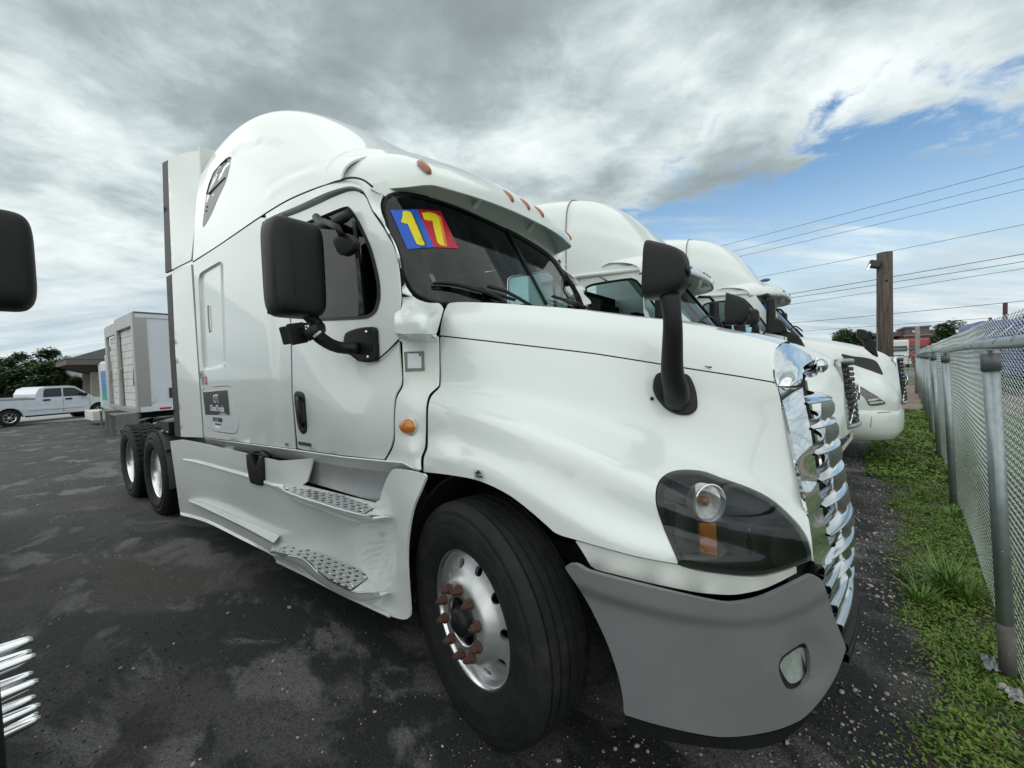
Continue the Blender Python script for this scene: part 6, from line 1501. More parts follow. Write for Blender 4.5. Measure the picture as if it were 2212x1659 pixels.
        mb = MB(); mb.box((-.3, 0, .62), (.4, 1.6, .3)); mb.build('front_crossmember', DARK, T_)
    # cab and sleeper sides, with a window opening
    LB = -3.45 if not low else -3.2
    out = ls([(-1.32, .98), (-1.32, 2.02), (-1.62, 2.36), (-1.84, 2.76), (LB, 2.76), (LB, .98)], .12)
    win = cr_curve([(-1.62, 2.10), (-1.66, 2.20), (-1.86, 2.52), (-1.94, 2.60), (-2.05, 2.62), (-2.50, 2.62), (-2.58, 2.56), (-2.60, 2.40), (-2.60, 2.02), (-2.54, 1.95), (-2.0, 1.94), (-1.68, 2.0)], .06, closed=True)
    sideY = lambda x, z: -1.10-.012*math.sin(max(0, min(1, (z-1)/1.0))*math.pi)+(.13*max(0, (x+1.75)/.43)**1.5 if x > -1.75 else 0)
    vv, TT = tri2d(out, [win], .12); Vs = [P(x, sideY(x, z), z) for x, z in vv]; TT = orient(Vs, TT, (0, -50, 1)); sd_ = me_obj('cab_side', Vs, TT, W_, T_); solid(sd_, .02); mirr(sd_)
    win2 = poly_inset(win, .028)
    for q_ in (1, -1):
        rr_ = grid_obj('window_seal', [[P(x, q_*(sideY(x, z)-.006), z) for x, z in win], [P(x, q_*(sideY(x, z)+.004), z) for x, z in win2]], RUBBER, T_, close_u=True)
        vv, TT = tri2d(win2, [], .3); me_obj('window', [P(x, q_*(sideY(x, z)+.008), z) for x, z in vv], TT, SIDEGLASS, T_, False)
    for xx in (-2.66, -1.40): tube('door_gap', [P(xx, sideY(xx, z)-.001, z) for z in np.linspace(1.05, 2.7 if xx < -2 else 1.98, 9)], .004, DARK, T_, 5)
    # windscreen
    wx = lambda y, z: -1.22-.52*(z-2.0)/.72-.20*(y/1.0)**2*(1.0)-.10*abs(y/1.0)**4
    rows = [[P(wx(t*(.98-.05*(z-2)/.7), z), t*(.98-.05*(z-2)/.7), z) for t in np.linspace(-1, 1, 25)] for z in np.linspace(1.97, 2.70, 9)]
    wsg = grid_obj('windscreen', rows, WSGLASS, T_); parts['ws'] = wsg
    for q_ in (0,): tube('windscreen_strip', [P(wx(0, z)+.012, 0, z) for z in np.linspace(1.97, 2.70, 6)], .012, RUBBER, T_, 6)
    for q_ in (-1, 1): tube('windscreen_seal', [P(wx(.95, z)+.006, q_*(.98-.05*(z-2)/.7), z) for z in np.linspace(1.95, 2.72, 7)], .028, RUBBER, T_, 8); 
    tube('windscreen_seal', [P(wx(t, 2.72)+.004, t*.93, 2.72) for t in np.linspace(-1, 1, 21)], .024, RUBBER, T_, 8)
    for q_ in (-1, 1):   # A pillars
        rows = [[P(wx(.98, z)-.0, q_*(.985-.05*(z-2)/.7), z), P(wx(.98, z)-.10, q_*(1.06-.02*(z-2)/.7), z), P(max(-1.84, wx(.98, z)-.24), q_*1.10, z)] for z in np.linspace(1.97, 2.76, 8)]
        a_ = grid_obj('pillar', rows, W_, T_); solid(a_, .012, -1)
    for a_ in ((-.75, -.12), (.10, .72)): 
        tube('wiper', [P(wx(a_[0]+(a_[1]-a_[0])*k, 2.0+.10*k*(1-k)*4)+.03, a_[0]+(a_[1]-a_[0])*k, 1.99+.16*math.sin(k*2.6)) for k in np.linspace(0, 1, 8)], .012, BLACKPL, T_, 6)
    # dark cab inside
    mb = MB(); mb.box((-3.1, 0, 1.9), (.04, 2.1, 1.7)); mb.build('sleeper_curtain', INTERIOR, T_)
    mb = MB(); mb.box((-1.66, 0, 1.74), (.5, 1.9, .44)); bevel(mb.build('dashboard', INTERIOR, T_), .04)
    for y in (-.6, .6):
        mb = MB(); mb.box((-2.5, y, 2.0), (.14, .5, .8)); mb.box((-2.25, y, 1.62), (.5, .5, .14)); bevel(mb.build('seat', SEAT, T_), .03)
    # header and roof fairing
    _rp = np.polyfit([-3.4, -3.0, -2.6, -2.2, -1.9, -1.7], [3.971, 3.91, 3.791, 3.583, 3.216, 2.84], 4)
    rz = lambda x: float(np.polyval(_rp, min(max(x, -3.45), -1.68)))
    if low: rz = lambda x: float(np.interp(x, [-3.4, -2.4, -1.85, -1.7], [2.98, 2.99, 2.93, 2.88]))
    rzz = lambda x: (rz(x-.12)+rz(x-.06)+rz(x)+rz(x+.06)+rz(x+.12))/5
    rows = []
    for x in np.linspace(LB, -1.74, 52):
        Zt = rzz(x); nn = float(np.interp(x, [-3.4, -2.6, -1.7], [7.26, 6.5, 2.2])); sec = []
        for i in range(41):
            t = math.pi*i/40; cz, sz_ = abs(math.cos(t))**(2/nn)*math.copysign(1, math.cos(t)), max(0, math.sin(t))**(2/nn)
            wdt = 1.10+(-.0 if x < -2.2 else -.14*((x+2.2)/.4)**1.5); sw = 0
            zl = 2.76+(Zt-2.76)*sz_
            # raised shoulder line sweeping down to the front
            zs2 = 3.42-.22*max(0, (x+2.85))-.22*max(0, x+2.85)**2
            d_ = zl-zs2; inset = .030/(1+math.exp(-d_/.012)) if x > -2.84 and sz_ < .93 else 0
            sec.append(P(x, -cz*(wdt*(1-.05*(zl-2.76)/1.1))+(inset*math.copysign(1, cz)), zl))
        sec = resamp(sec, 64); rows.append(sec)
    rf_ = grid_obj('roof_fairing', rows, W_, T_); 
    if rf_.data.polygons[len(rf_.data.polygons)//2].normal[2] < 0: rf_.data.flip_normals()
    solid(rf_, .012)
    for xx in ((-2.85,) if not low else (-2.9,)):
        pts = [v_ for v_ in rows[int(np.argmin(abs(np.linspace(LB, -1.74, 52)-xx)))]]; tube('fairing_seam', [p*np.array([1, 1.003, 1.001]) for p in pts], .008, mat('seam_grey', (.2, .21, .21), .7), T_, 5)
    # drip rail over the door
    tube('drip_rail', [P(-1.86, -1.10, 2.70), P(-2.6, -1.12, 2.74), P(-3.2, -1.12, 2.75)], .03, W_, T_, 8)
    # header and visor
    rows = [[P(wx(t*.95, z)+.0, t*1.02, z) for t in np.linspace(-1, 1, 21)] for z in np.linspace(2.70, 2.90, 4)]
    grid_obj('windscreen_header', rows, W_, T_)
    rows = []
    for t in np.linspace(-1, 1, 41):
        y = t*1.13; xf = -1.36-.16*t*t-.34*abs(t)**7; e_ = 1-abs(t)**10
        rows.append([P(xf-.50, y*.98, 2.80+.12*e_), P(xf-.38, y, 2.83+.10*e_), P(xf-.18, y, 2.80+.07*e_), P(xf-.04, y, 2.74+.03*e_), P(xf, y, 2.68), P(xf+.002, y, 2.64), P(xf-.012, y, 2.636), P(xf-.05, y*.985, 2.67), P(xf-.3, y*.97, 2.74)])
    rr_ = [resamp(cr_curve(r_, .03), 22) for r_ in rows]; vs_ = grid_obj('sun_visor', rr_, W_, T_)
    bm = bmesh.new(); bm.from_mesh(vs_.data); bmesh.ops.recalc_face_normals(bm, faces=bm.faces); bm.to_mesh(vs_.data); bm.free()
    if vs_.data.polygons[20*21+3].normal[2] < 0: vs_.data.flip_normals()
    BL = mat('blue_marker_lens', (.02, .09, .16), .15, coat=.6); GL = mat('grey_marker_lens', (.16, .17, .17), .3)
    for y in (-.92, .92):
        V = []; 
        o = ico_blob('marker_lamp', (-1.66 if abs(y) > .5 else -1.5, y, 2.90), (.075, .035, .03), BL, T_)
    for y in (-.16, 0, .16, -.62, .62): 
        mb = MB(); mb.box((-1.375-.16*(y/1.13)**2, y, 2.725), (.02, .07, .022)); mb.build('marker_lamp', GL, T_)
    # mirrors: door mirror and short hood mirror
    for q_ in (-1, 1):
        mb = MB(); mb.box((-1.55, q_*1.34, 2.30), (.12, .22, .50)); o = mb.build('door_mirror', BLACKPL, T_); bevel(o, .045, 4)
        tube('mirror_arm', [P(-1.60, q_*1.10, 2.05), P(-1.56, q_*1.24, 2.04), P(-1.54, q_*1.32, 2.08)], .035, BLACKPL, o, 10)
        tube('mirror_arm', [P(-1.72, q_*1.10, 2.62), P(-1.60, q_*1.26, 2.62), P(-1.55, q_*1.32, 2.55)], .022, BLACKPL, o, 10)
    # chassis, tanks and wheels
    mb = MB()
    for y in (-.43, .43): mb = MB(); mb.box((-3.9, y, .92), (6.0, .09, .26)); mb.build('frame_rail', BLACKPL, T_)
    rows = [[P(x, sideY(-3, 1.0)*1.03, z) for x in np.linspace(-1.95, -3.5, 8)] for z in (.28, .60, .96)]
    o = grid_obj('chassis_fairing', rows, W_, T_, thick=.02); mirr(o)
    mb = MB(); mb.box((-1.0, 0, 1.3), (.9, 1.2, .9)); mb.build('engine_block', DARK, T_)
    for x, dl_ in ((-1.22, 0), (-5.0, 1), (-6.3, 1)):
        for q_ in (-1, 1):
            w_ = lathe('wheel', [(.0, -.10), (.12, -.12), (.2, -.06), (.28, -.06), (.295, -.13), (.30, -.14), (.40, -.145), (.47, -.14), (.505, -.11), (.51, .11), (.48, .14), (.3, .14), (.29, .1), (0, .1)], TYRE, T_, 40, loc=(x, q_*(.98 if dl_ else 1.02), .505)); recalc(w_)
            if q_ > 0: w_.rotation_euler = (0, 0, math.pi)
            h_ = lathe('hub', [(0, -.155), (.08, -.15), (.09, -.13), (.19, -.12), (.28, -.11), (.288, -.145), (.296, -.147)], ALU_BRIGHT, w_, 36); recalc(h_)
    return T_, parts
def ico_blob(name, c, r_, mt, parent):
    V = IV2*np.array(r_)+np.array(c); return me_obj(name, V, IF2, mt, parent)
T2, p2 = tractor('white tractor behind the foreground hood with dark woven grille in a bent grey frame', 1.425, 3.384, 2, group='white tractors parked in the row')
T3, p3 = tractor('white tractor furthest right in the row with black side vent and number 19 decal', 2.165, 6.387, 3, group='white tractors parked in the row')
def world_bvh(o, root):
    V = [Vector(v.co)+root.location for v in o.data.vertices]; return BVHTree.FromPolygons(V, [tuple(p.vertices) for p in o.data.polygons])
def loc_skin(name, outline, f, mt, root, step=5, thick=.006, parent=None):
    l_ = np.array(root.location); return skin(name, outline, lambda x, y: f(x, y)-l_, mt, parent or root, step=step, thick=thick, towards=tuple(CAM-l_))
# details of the right-hand tractor
h3 = cast(world_bvh(p3['hood'], T3), .006)
VENT = mat('vent_mesh', (.012, .013, .014), .6)
vent = cr_curve([(1818.5, 764.6), (1843, 769.5), (1866, 772), (1884.9, 776.4), (1894, 781.9), (1901, 792.8), (1907.6, 809), (1896, 806), (1880, 800), (1859.4, 792.8), (1843, 787), (1830, 781), (1822, 773)], 4, closed=True)
loc_skin('side_vent', vent, h3, VENT, T3)
HLG = mat('lamp_smoked', (.09, .095, .095), .18, coat=.7, var=(20, .3)); HLW = mat('lamp_bright', (.55, .56, .53), .25, coat=.5)
loc_skin('headlight', cr_curve([(1837.6, 831), (1852, 832.8), (1866, 838), (1877.6, 845.5), (1895.8, 856), (1908, 866), (1913, 872.5), (1892, 876.5), (1877.6, 875.5), (1870, 862), (1856, 849), (1845, 841)], 4, closed=True), h3, HLG, T3)
h3b = cast(world_bvh(p3['hood'], T3), .014)
loc_skin('lamp_strip', ls([(1874, 863.4), (1901, 860), (1903.5, 863.4), (1876, 866.6)], 4), h3b, HLW, T3, thick=.003)
loc_skin('lamp_strip', ls([(1877.5, 868.4), (1906, 866), (1909, 870), (1880, 873.5)], 4), h3b, HLW, T3, thick=.003)
hb3 = cast(world_bvh(p3['bumper'], T3), .004)
SEAMG = mat('panel_seam', (.22, .23, .23), .8)
def px_tube(name, pts, f, root, r_, mt): l_ = np.array(root.location); return tube(name, [f(*p)-l_ for p in pts], r_, mt, root, 5)
px_tube('bumper_seam', [(1883, 881), (1883, 900), (1880.5, 923)], hb3, T3, .004, SEAMG)
px_tube('bumper_crease', [(1896, 891.5), (1912, 890.5), (1923, 889.5)], hb3, T3, .006, SEAMG)
# decals on the far windscreens
w3 = cast(world_bvh(p3['ws'], T3), .02)
# (crop 1: V = 1316.6+.248x, 493.7+.248y)
def V6(P_): return [(1316.6+.248*x, 493.7+.248*y) for x, y in P_]
dd = loc_skin('number_decal', ls(V6([(1342, 655), (1440, 668), (1478, 780), (1390, 785)]), 4), w3, DB, T3, thick=0)
w3b = cast(world_bvh(p3['ws'], T3), .03)
loc_skin('digit_one', ls(V6([(1368, 665), (1388, 660), (1428, 772), (1408, 775), (1384, 700), (1370, 692)]), 4), w3b, DY, T3, thick=0)
nine_o = cr_curve(V6([(1398, 672), (1420, 664), (1440, 680), (1453, 715), (1462, 765), (1448, 770), (1438, 725), (1420, 722), (1405, 700)]), 3, closed=True)
loc_skin('digit_nine', nine_o, w3b, DY, T3, thick=0)
loc_skin('digit_nine_eye', cr_curve(V6([(1412, 680), (1426, 682), (1434, 700), (1428, 706), (1416, 698)]), 3, closed=True), cast(world_bvh(p3['ws'], T3), .034), DB, T3, thick=0)
w2 = cast(world_bvh(p2['ws'], T2), .02)
loc_skin('number_decal', ls(V6([(425, 600), (490, 615), (520, 700), (500, 735), (470, 720)]), 4), w2, DB, T2, thick=0)
loc_skin('digit_stroke', ls(V6([(470, 612), (492, 616), (505, 665), (488, 660)]), 4), cast(world_bvh(p2['ws'], T2), .03), DY, T2, thick=0)
# rectangular and round-headed mirrors on the hoods of both
def small_hood_mirror(root, head, foot, depthY, w_, h_, lab=None):
    l_ = np.array(root.location); a = at(*head, Y=depthY)-l_; b = at(*foot, Y=depthY)-l_
    mb = MB(); mb.box(a, (.16, w_, h_)); o = mb.build('hood_mirror', BLACKPL, root); bevel(o, min(w_, h_)*.3, 4)
    tube('mirror_stalk', [a+np.array([.02, 0, -h_*.45]), (a+b)/2+np.array([.02, 0, 0]), b], [.05, .035, .05], BLACKPL, o, 10); return o
small_hood_mirror(T2, (1622, 685), (1632, 728), 2.75, .16, .17)
l_ = np.array(T2.location)
def bracket_mirror(root, P_head, P_arm, Yd, tip):
    l_ = np.array(root.location); q = [at(*p, Y=Yd)-l_ for p in P_head]
    o = skin('hood_mirror', cr_curve(P_head, 4, closed=True), lambda x, y: at(x, y, Y=Yd)-l_, BLACKPL, root, step=5, thick=.10, towards=tuple(CAM-l_)); bevel(o, .02, 3)
    a_ = skin('mirror_arm', ls(P_arm, 5), lambda x, y: at(x, y, Y=Yd+.05)-l_, BLACKPL, o, step=6, thick=.06, towards=tuple(CAM-l_)); bevel(a_, .012, 2)
    return o
bracket_mirror(T3, V6([(1380, 800), (1395, 787), (1440, 785), (1490, 795), (1520, 830), (1545, 890), (1500, 905), (1382, 900)]), V6([(1384, 896), (1540, 890), (1640, 930), (1670, 965), (1716, 1052), (1640, 1010), (1548, 985), (1545, 945), (1384, 910)]), 4.9, None)
V7 = lambda P_: [(1783+.1819*x, 630.9+.1819*y) for x, y in P_]
bracket_mirror(T3, V7([(376, 450), (390, 440), (480, 455), (515, 540), (480, 572), (450, 575), (395, 550), (376, 520)]), V7([(450, 560), (520, 540), (580, 580), (628, 760), (618, 775), (560, 745), (465, 665)]), 5.35, None)
# the damaged front of the second tractor: bare bracket and bent rail below its grille
RW = mat('rust_flecked_white', (.56, .55, .47), .6, dirt=(30, .54, .66, (.12, .075, .035), .9))
V8 = lambda p: (1728.1+.1984*p[0], 768+.1984*p[1])
bk_ = [at(*V8(p), Y=d)-l_ for p, d in (((345, 880), 2.6), ((430, 880), 2.75), ((552, 735), 3.5), ((545, 905), 3.45), ((430, 1050), 3.0), ((395, 1130), 2.7))]
mb = MB(); mb.tube([bk_[0], bk_[1], bk_[2]], .028, 8); mb.tube([bk_[2], bk_[3], bk_[4], bk_[5]], .022, 8); mb.tube([bk_[0], bk_[5]], .03, 8); mb.build('bumper_bracket', RW, T2, True)
o = skin('bracket_plate', ls([V8(p) for p in [(342, 878), (420, 880), (425, 960), (430, 1010), (398, 1135), (375, 1110)]], 5), lambda x, y: at(x, y, Y=2.65)-l_, RW, T2, step=7, thick=.02, towards=tuple(CAM-l_))
mb = MB(); mb.box((-.3, 0, .62), (.5, 1.0, .3)); mb.build('front_crossmember', DARK, T2)
GF = mat('bent_tray_grey', (.36, .40, .40), .5, metal=.3)
loc_skin('grille_tray', ls([V8(p) for p in [(447, 705), (590, 615), (597, 670), (555, 745), (470, 800), (450, 780)]], 5), lambda x, y: at(x, y, Y=3.2), GF, T2, thick=.03)
mb = MB(); mb.tube([np.array(at(*V8(p), Y=3.4))-l_ for p in ((560, 775), (578, 778))], .016, 8); mb.build('tow_bolt', BLACKPL, T2, True)
# side post and grab handles above the second tractor's door
tube('antenna_mount', [np.array(at(1294, 597, Y=2.2))-l_, np.array(at(1313, 608, Y=2.22))-l_], .012, mat('antenna_metal', (.12, .12, .12), .5), T2, 6)

# ---- neighbour on the camera side: only its mirror and lug covers reach into the picture
RED = mat('red_paint', (.33, .025, .03), .3, coat=.7)
def neighbour():
    T4, _ = tractor('low-roofed tractor at the left edge showing black door mirror and chrome lug covers', .10, -3.74, 3, low=True)
    for o in list(T4.children):
        if o.name.startswith('door_mirror') or (o.name.startswith('wheel') and abs(o.location.x+1.22) < .1 and o.location.y > 0):
            for c in list(o.children): bpy.data.objects.remove(c)
            bpy.data.objects.remove(o)
    l_ = np.array(T4.location)
    XM = -2.0
    # mirror head, seen from ahead
    tr = at(66, 480, X=XM)-l_; br = at(70, 660, X=XM)-l_; h_ = abs(tr[2]-br[2])/2+.03; c = np.array([XM-l_[0], tr[1]-.13, (tr[2]+br[2])/2])
    rows = []
    for dx, s_ in [(-.09, .95), (-.085, 1.0), (-.02, 1.01), (.02, 1.0), (.05, .97), (.075, .91), (.09, .82), (.10, .65), (.105, .4), (.106, .02)]:
        row = []
        for j in range(48):
            a = 2*math.pi*j/48; e_ = 2/5.0; row.append(c+np.array([dx, abs(math.cos(a))**e_*math.copysign(1, math.cos(a))*(.135-(1-s_)*.09), abs(math.sin(a))**e_*math.copysign(1, math.sin(a))*(h_-(1-s_)*.12)]))
        rows.append(row)
    sh = grid_obj('door_mirror', rows, BLACKPL, T4, close_u=True); cap_end(sh, 48); solid(sh, .005)
    tube('mirror_arm', [c+np.array([0, -.03, -h_+.03]), c+np.array([0, -.06, -h_-.07]), c+np.array([0, -.25, -h_-.12])], .035, BLACKPL, sh, 10)
    tube('mirror_arm', [c+np.array([0, -.03, h_-.03]), c+np.array([0, -.1, h_+.05]), c+np.array([0, -.26, h_+.06])], .022, BLACKPL, sh, 10)
    # steer wheel with chrome lug-nut covers
    wc = np.array([-1.12, -2.60, .50])-l_
    w_ = recalc(tyre_mesh('wheel', TYRE, T4)); w_.location = wc+np.array([0, -.02, 0]); w_.rotation_euler = (0, 0, math.pi)
    d_ = disc_mesh('wheel_disc', lambda r_: float(np.interp(r_, [.10, .165, .18, .20, .27], [-.14, -.14, -.12, -.09, -.06])), [(.228, .019, 10, 0, 1.1)], ALU_BRIGHT, w_, .10, .285)
    for k in range(10):
        a = 2*math.pi*(k+.5)/10
        n_ = recalc(lathe('lug_cover', [(.0, -.232), (.009, -.230), (.0135, -.222), (.016, -.205), (.019, -.16), (.021, -.14)], CHROME, w_, 18)); n_.location = (.143*math.cos(a), 0, .143*math.sin(a))
    return T4
neighbour()
tractor('red sleeper tractor across the lane, seen only as a pink reflection in white paint', -1.5, -14.5, 3, paint=RED)
# ================================================================ LEFT BACKGROUND
TRW = mat('trailer_panel_white', (.60, .64, .68), .45, var=(1.5, .05), dirt=(3, .5, .8, (.42, .43, .42), .5))
TRF = mat('trailer_frame_grey', (.36, .36, .345), .4, metal=.4, var=(.6, .06), dirt=(1.2, .52, .85, (.22, .21, .18), .4))
DOORW = mat('rollup_door_white', (.58, .58, .56), .6, var=(2, .06), dirt=(2.5, .48, .7, (.30, .285, .25), .7))
ROOFD = mat('trailer_roof_dark', (.10, .105, .10), .7)
BOXG = mat('dock_box_grey', (.17, .17, .155), .6, metal=.2, var=(5, .2))
REFR = mat('reflector_red', (.42, .015, .02), .3); REFW = mat('reflector_white', (.6, .6, .55), .3)
def trailer(x0, w_, y0, zt, label, zb=.62, length=13, wrap=None, panel=True):
    """a box trailer standing across the lot: rear face towards -Y, nose towards +Y"""
    xc = x0-w_/2; g0 = gz(xc); T_ = thing('box_trailer', label, 'trailer', 'box trailers parked in a row at the back', loc=(xc, y0, g0)); z1 = zt-g0; z0 = zb-g0
    mb = MB(); mb.box((0, length/2+.1, (z0+z1)/2), (w_-.02, length-.2, z1-z0-.05)); bevel(mb.build('box', TRW, T_), .02)
    mb = MB(); mb.box((0, length/2, z1+.01), (w_+.04, length+.04, .06)); mb.build('roof', ROOFD, T_)
    for zz_, hh_ in ((z1-.08, .12), (z0+.09, .16)): mb = MB(); mb.box((w_/2+.004, length/2, zz_), (.03, length, hh_)); mb.build('side_rail', TRW, T_)
    for sx_ in (-1, 1):
        mb = MB(); mb.box((sx_*(w_/2-.11), -.02, (z0+z1)/2), (.24, .10, z1-z0)); bevel(mb.build('corner_post', TRF, T_), .015)
    mb = MB(); mb.box((w_/2+.010, .14, (z0+z1)/2), (.012, .26, z1-z0)); mb.build('corner_cladding', TRF, T_)
    mb = MB(); mb.box((0, -.02, z1-.20), (w_-.49, .10, .40)); bevel(mb.build('rear_header', TRF, T_), .012); mb = MB(); mb.box((0, -.02, z0+.06), (w_-.49, .12, .16)); bevel(mb.build('rear_sill', TRF, T_), .012)
    nsl = 11; zt2, zb2 = z1-.42, z0+.14; hh = (zt2-zb2)/nsl
    for i in range(nsl):
        mb = MB(); mb.box((0, .06, zb2+hh*(i+.5)), (w_-.50, .03, hh-.014)); o = mb.build('door_panel', DOORW if wrap is None else wrap(i, nsl), T_)
    mb = MB(); mb.box((0, .085, (zt2+zb2)/2), (w_-.48, .01, zt2-zb2)); mb.build('door_backing', DARK, T_)
    tube('door_handle', [(-w_/2+.36, .03, zb2+.9), (-w_/2+.30, -.05, zb2+.95), (-w_/2+.30, -.05, zb2+1.3), (-w_/2+.36, .03, zb2+1.36)], .018, TRF, T_, 6)
    tube('door_handle', [(w_/2-.36, .03, zb2+.7), (w_/2-.30, -.07, zb2+.75), (w_/2-.30, -.07, zb2+1.25), (w_/2-.36, .03, zb2+1.3)], .018, TRF, T_, 6)
    for i in range(7):
        mb = MB(); mb.box((w_/2+.021, .62+i*.62, z0+.08), (.004, .34 if i % 3 else .30, .06)); mb.build('reflector_strip', REFR if i % 3 != 2 else REFW, T_)
    mb = MB()
    for k in range(46): mb.box((w_/2-.006, 1.05, z0+.2+k*.033), (.014, .014, .014)); mb.box((w_/2-.006, 2.35, z0+.2+k*.033), (.014, .014, .014))
    o = mb.build('rivets', mat('rivet_grey', (.3, .31, .32), .5), T_); o['kind'] = 'stuff'
    # underframe, landing leg brace, dock box with its steps
    mb = MB(); mb.box((0, length/2, z0-.12), (1.0, length-.3, .22)); mb.build('underframe', BLACKPL, T_)
    tube('brace', [(w_/2-.1, 1.6, z0-.15), (w_/2-.1, .3, -g0*0+.30)], .05, TRF, T_, 6)
    for sx_ in (-.95, .95):
        for yy in (9.2, 10.4):
            o = lathe('wheel', [(0, -.1), (.28, -.1), (.30, -.14), (.46, -.14), (.50, -.1), (.50, .1), (.46, .14), (.3, .14), (0, .1)], TYRE, T_, 24, loc=(sx_, yy, .5)); recalc(o); o.rotation_euler = (0, 0, 0)
    bx = MB(); bx.box((w_*.24, -.28, z0-.04), (w_*.40, .55, .05)); bx.build('dock_step', BOXG, T_)
    for sx_ in (-.06, .42):
        b2 = MB(); b2.box((w_*(.06 if sx_ < 0 else .42), -.52, (z0-.06)/2+.04), (.05, .06, z0-.08)); b2.build('step_leg', BOXG, T_)
    b3 = MB(); b3.box((w_*.43, -.28, z0-.28), (.04, .5, .44)); b3.build('step_panel', BOXG, T_)
    return T_
t1 = trailer(-16.15, 2.62, .78, 3.80, 'tall white box trailer nearest the foreground sleeper with red reflectors along its base')
cP = mat('sticker_dark', (.03, .03, .035), .5)
mb = MB(); mb.box((1.316, .95, 1.30), (.006, .42, .34)); mb.build('hazard_placard', cP, t1); mb = MB(); mb.box((1.316, 1.35, 1.02), (.006, 1.0, .08)); mb.build('placard_bar', cP, t1); mb = MB(); mb.box((1.316, .25, 1.12), (.006, .26, .22)); mb.build('licence_sticker', REFW, t1)
t2 = trailer(-18.90, 2.62, .92, 3.78, 'white box trailer beside the tallest one with twin roll-up door and grey dock step')
BLUEW = mat('wrap_blue', (.02, .17, .42), .4); TEALW = mat('wrap_teal', (.03, .27, .25), .4); TEALL = mat('wrap_teal_light', (.30, .45, .42), .4)
def small_box(label, P_front, X0, zb, zt, door, y0, w_, length, cat='box truck', grp='small box bodies standing left of the trailers'):
    g0 = gz(X0); T_ = thing('box_truck', label, cat, None, loc=(X0, y0, g0))
    mb = MB(); mb.box((0, length/2, (zt+zb)/2-g0), (w_, length, zt-zb)); bevel(mb.build('box', TRW, T_), .12, 4)
    if door:
        n_ = 9; h_ = (zt-zb-.55)/n_
        for i in range(n_): mb = MB(); mb.box((.0, -.01, zb-g0+.1+h_*(i+.5)), (w_*.62, .03, h_-.012)); mb.build('door_panel', door(i, n_), T_)
    mb = MB()
    for sx_ in (-1, 1): mb = MB(); mb.box((sx_*(w_/2-.12), -.02, (zt+zb)/2-g0), (.10, .05, zt-zb-.3)); mb.build('door_post', WHITE_DULL, T_)
    for yy in (.9, length-.9):
        for sx_ in (-1, 1): o = lathe('wheel', [(0, -.1), (.2, -.1), (.22, -.12), (.38, -.12), (.40, -.1), (.40, .1), (0, .1)], TYRE, T_, 20, loc=(sx_*(w_/2-.15), yy, .4)); recalc(o)
    mb = MB(); mb.box((0, .3, .52), (w_*.9, .4, .18)); mb.build('underframe', BLACKPL, T_)
    return T_
# van body with scuffed dark print, then the one with the blue-green door
sm1 = small_box('white van body with worn dark print between the blue door box and the tall trailers', None, -22.6, .75, 2.95, lambda i, n_: mat('worn_print', (.40, .39, .36), .7, dirt=(1.6, .45, .55, (.14, .13, .12), .8)), 1.15, 2.0, 5)
sm2 = small_box('white box truck with a blue and teal roll-up door left of the trailers', None, -24.9, .35, 2.62, lambda i, n_: BLUEW if i > 3 else (TEALW if i > 1 else TEALL), 1.25, 2.1, 5)
b_ = MB(); b_.box((0, -.35, .42), (1.9, .5, .42)); bevel(b_.build('tail_lift', WHITE_DULL, sm2), .03)
# plain white container bodies behind the pickup
for i, (x_, y_, w_, zt, zb, lb) in enumerate([(-62, 5.1, 3.6, 3.6, .2, 'plain white container standing behind the canopy column'), (-64, 2.9, 1.9, 3.0, .2, 'narrow white container left of the canopy column with a grey stripe')]):
    T_ = thing('container', lb, 'container', loc=(x_, y_, gz(x_)+.2)); mb = MB(); mb.box((0, 0, (zt+zb)/2+.2), (8, w_, zt-zb)); bevel(mb.build('box', TRW, T_), .03)
    if i: mb = MB(); mb.box((4.02, .30, 1.7), (.02, .25, 2.4)); mb.build('grey_stripe', mat('stripe_grey', (.28, .27, .31), .6), T_)
# ---- canopy with hipped roof on square columns
SHING = mat('dark_shingle', (.045, .047, .045), .85, var=(3, .25), bump=(14, .5, .03)); SOFF = mat('soffit_brown', (.13, .115, .10), .8); COLM = mat('column_tan', (.24, .22, .19), .85, var=(1, .12))
CN = thing('canopy', 'dark hipped canopy roof on tan columns behind the white pickup', 'canopy', loc=(-50, 6.5, 0)); l_ = np.array(CN.location)
gC = -.34
c0 = at(141, 776, X=-46)-l_; zc_ = c0[2]; hx, hy2 = 4.0, abs(c0[1])
V = [(-hx, -hy2, zc_), (hx, -hy2, zc_), (hx, hy2, zc_), (-hx, hy2, zc_), (0, 0, zc_+1.75)]
me_obj('hipped_roof', V, [(0, 1, 4), (1, 2, 4), (2, 3, 4), (3, 0, 4), (3, 2, 1, 0)], SHING, CN, False)
mb = MB(); mb.box((0, 0, zc_-.22), (hx*2-.1, hy2*2-.1, .42)); mb.build('fascia', SOFF, CN)
V = [(-hx+.1, -hy2+.1, zc_-.43), (hx-.1, -hy2+.1, zc_-.43), (hx-.1, hy2-.1, zc_-.43), (-hx+.1, hy2-.1, zc_-.43), (-hx+1.5, -hy2+1.5, zc_-1.0), (hx-1.5, -hy2+1.5, zc_-1.0), (hx-1.5, hy2-1.5, zc_-1.0), (-hx+1.5, hy2-1.5, zc_-1.0)]
me_obj('soffit', V, [(0, 1, 5, 4), (1, 2, 6, 5), (2, 3, 7, 6), (3, 0, 4, 7), (4, 5, 6, 7)], SOFF, CN, False)
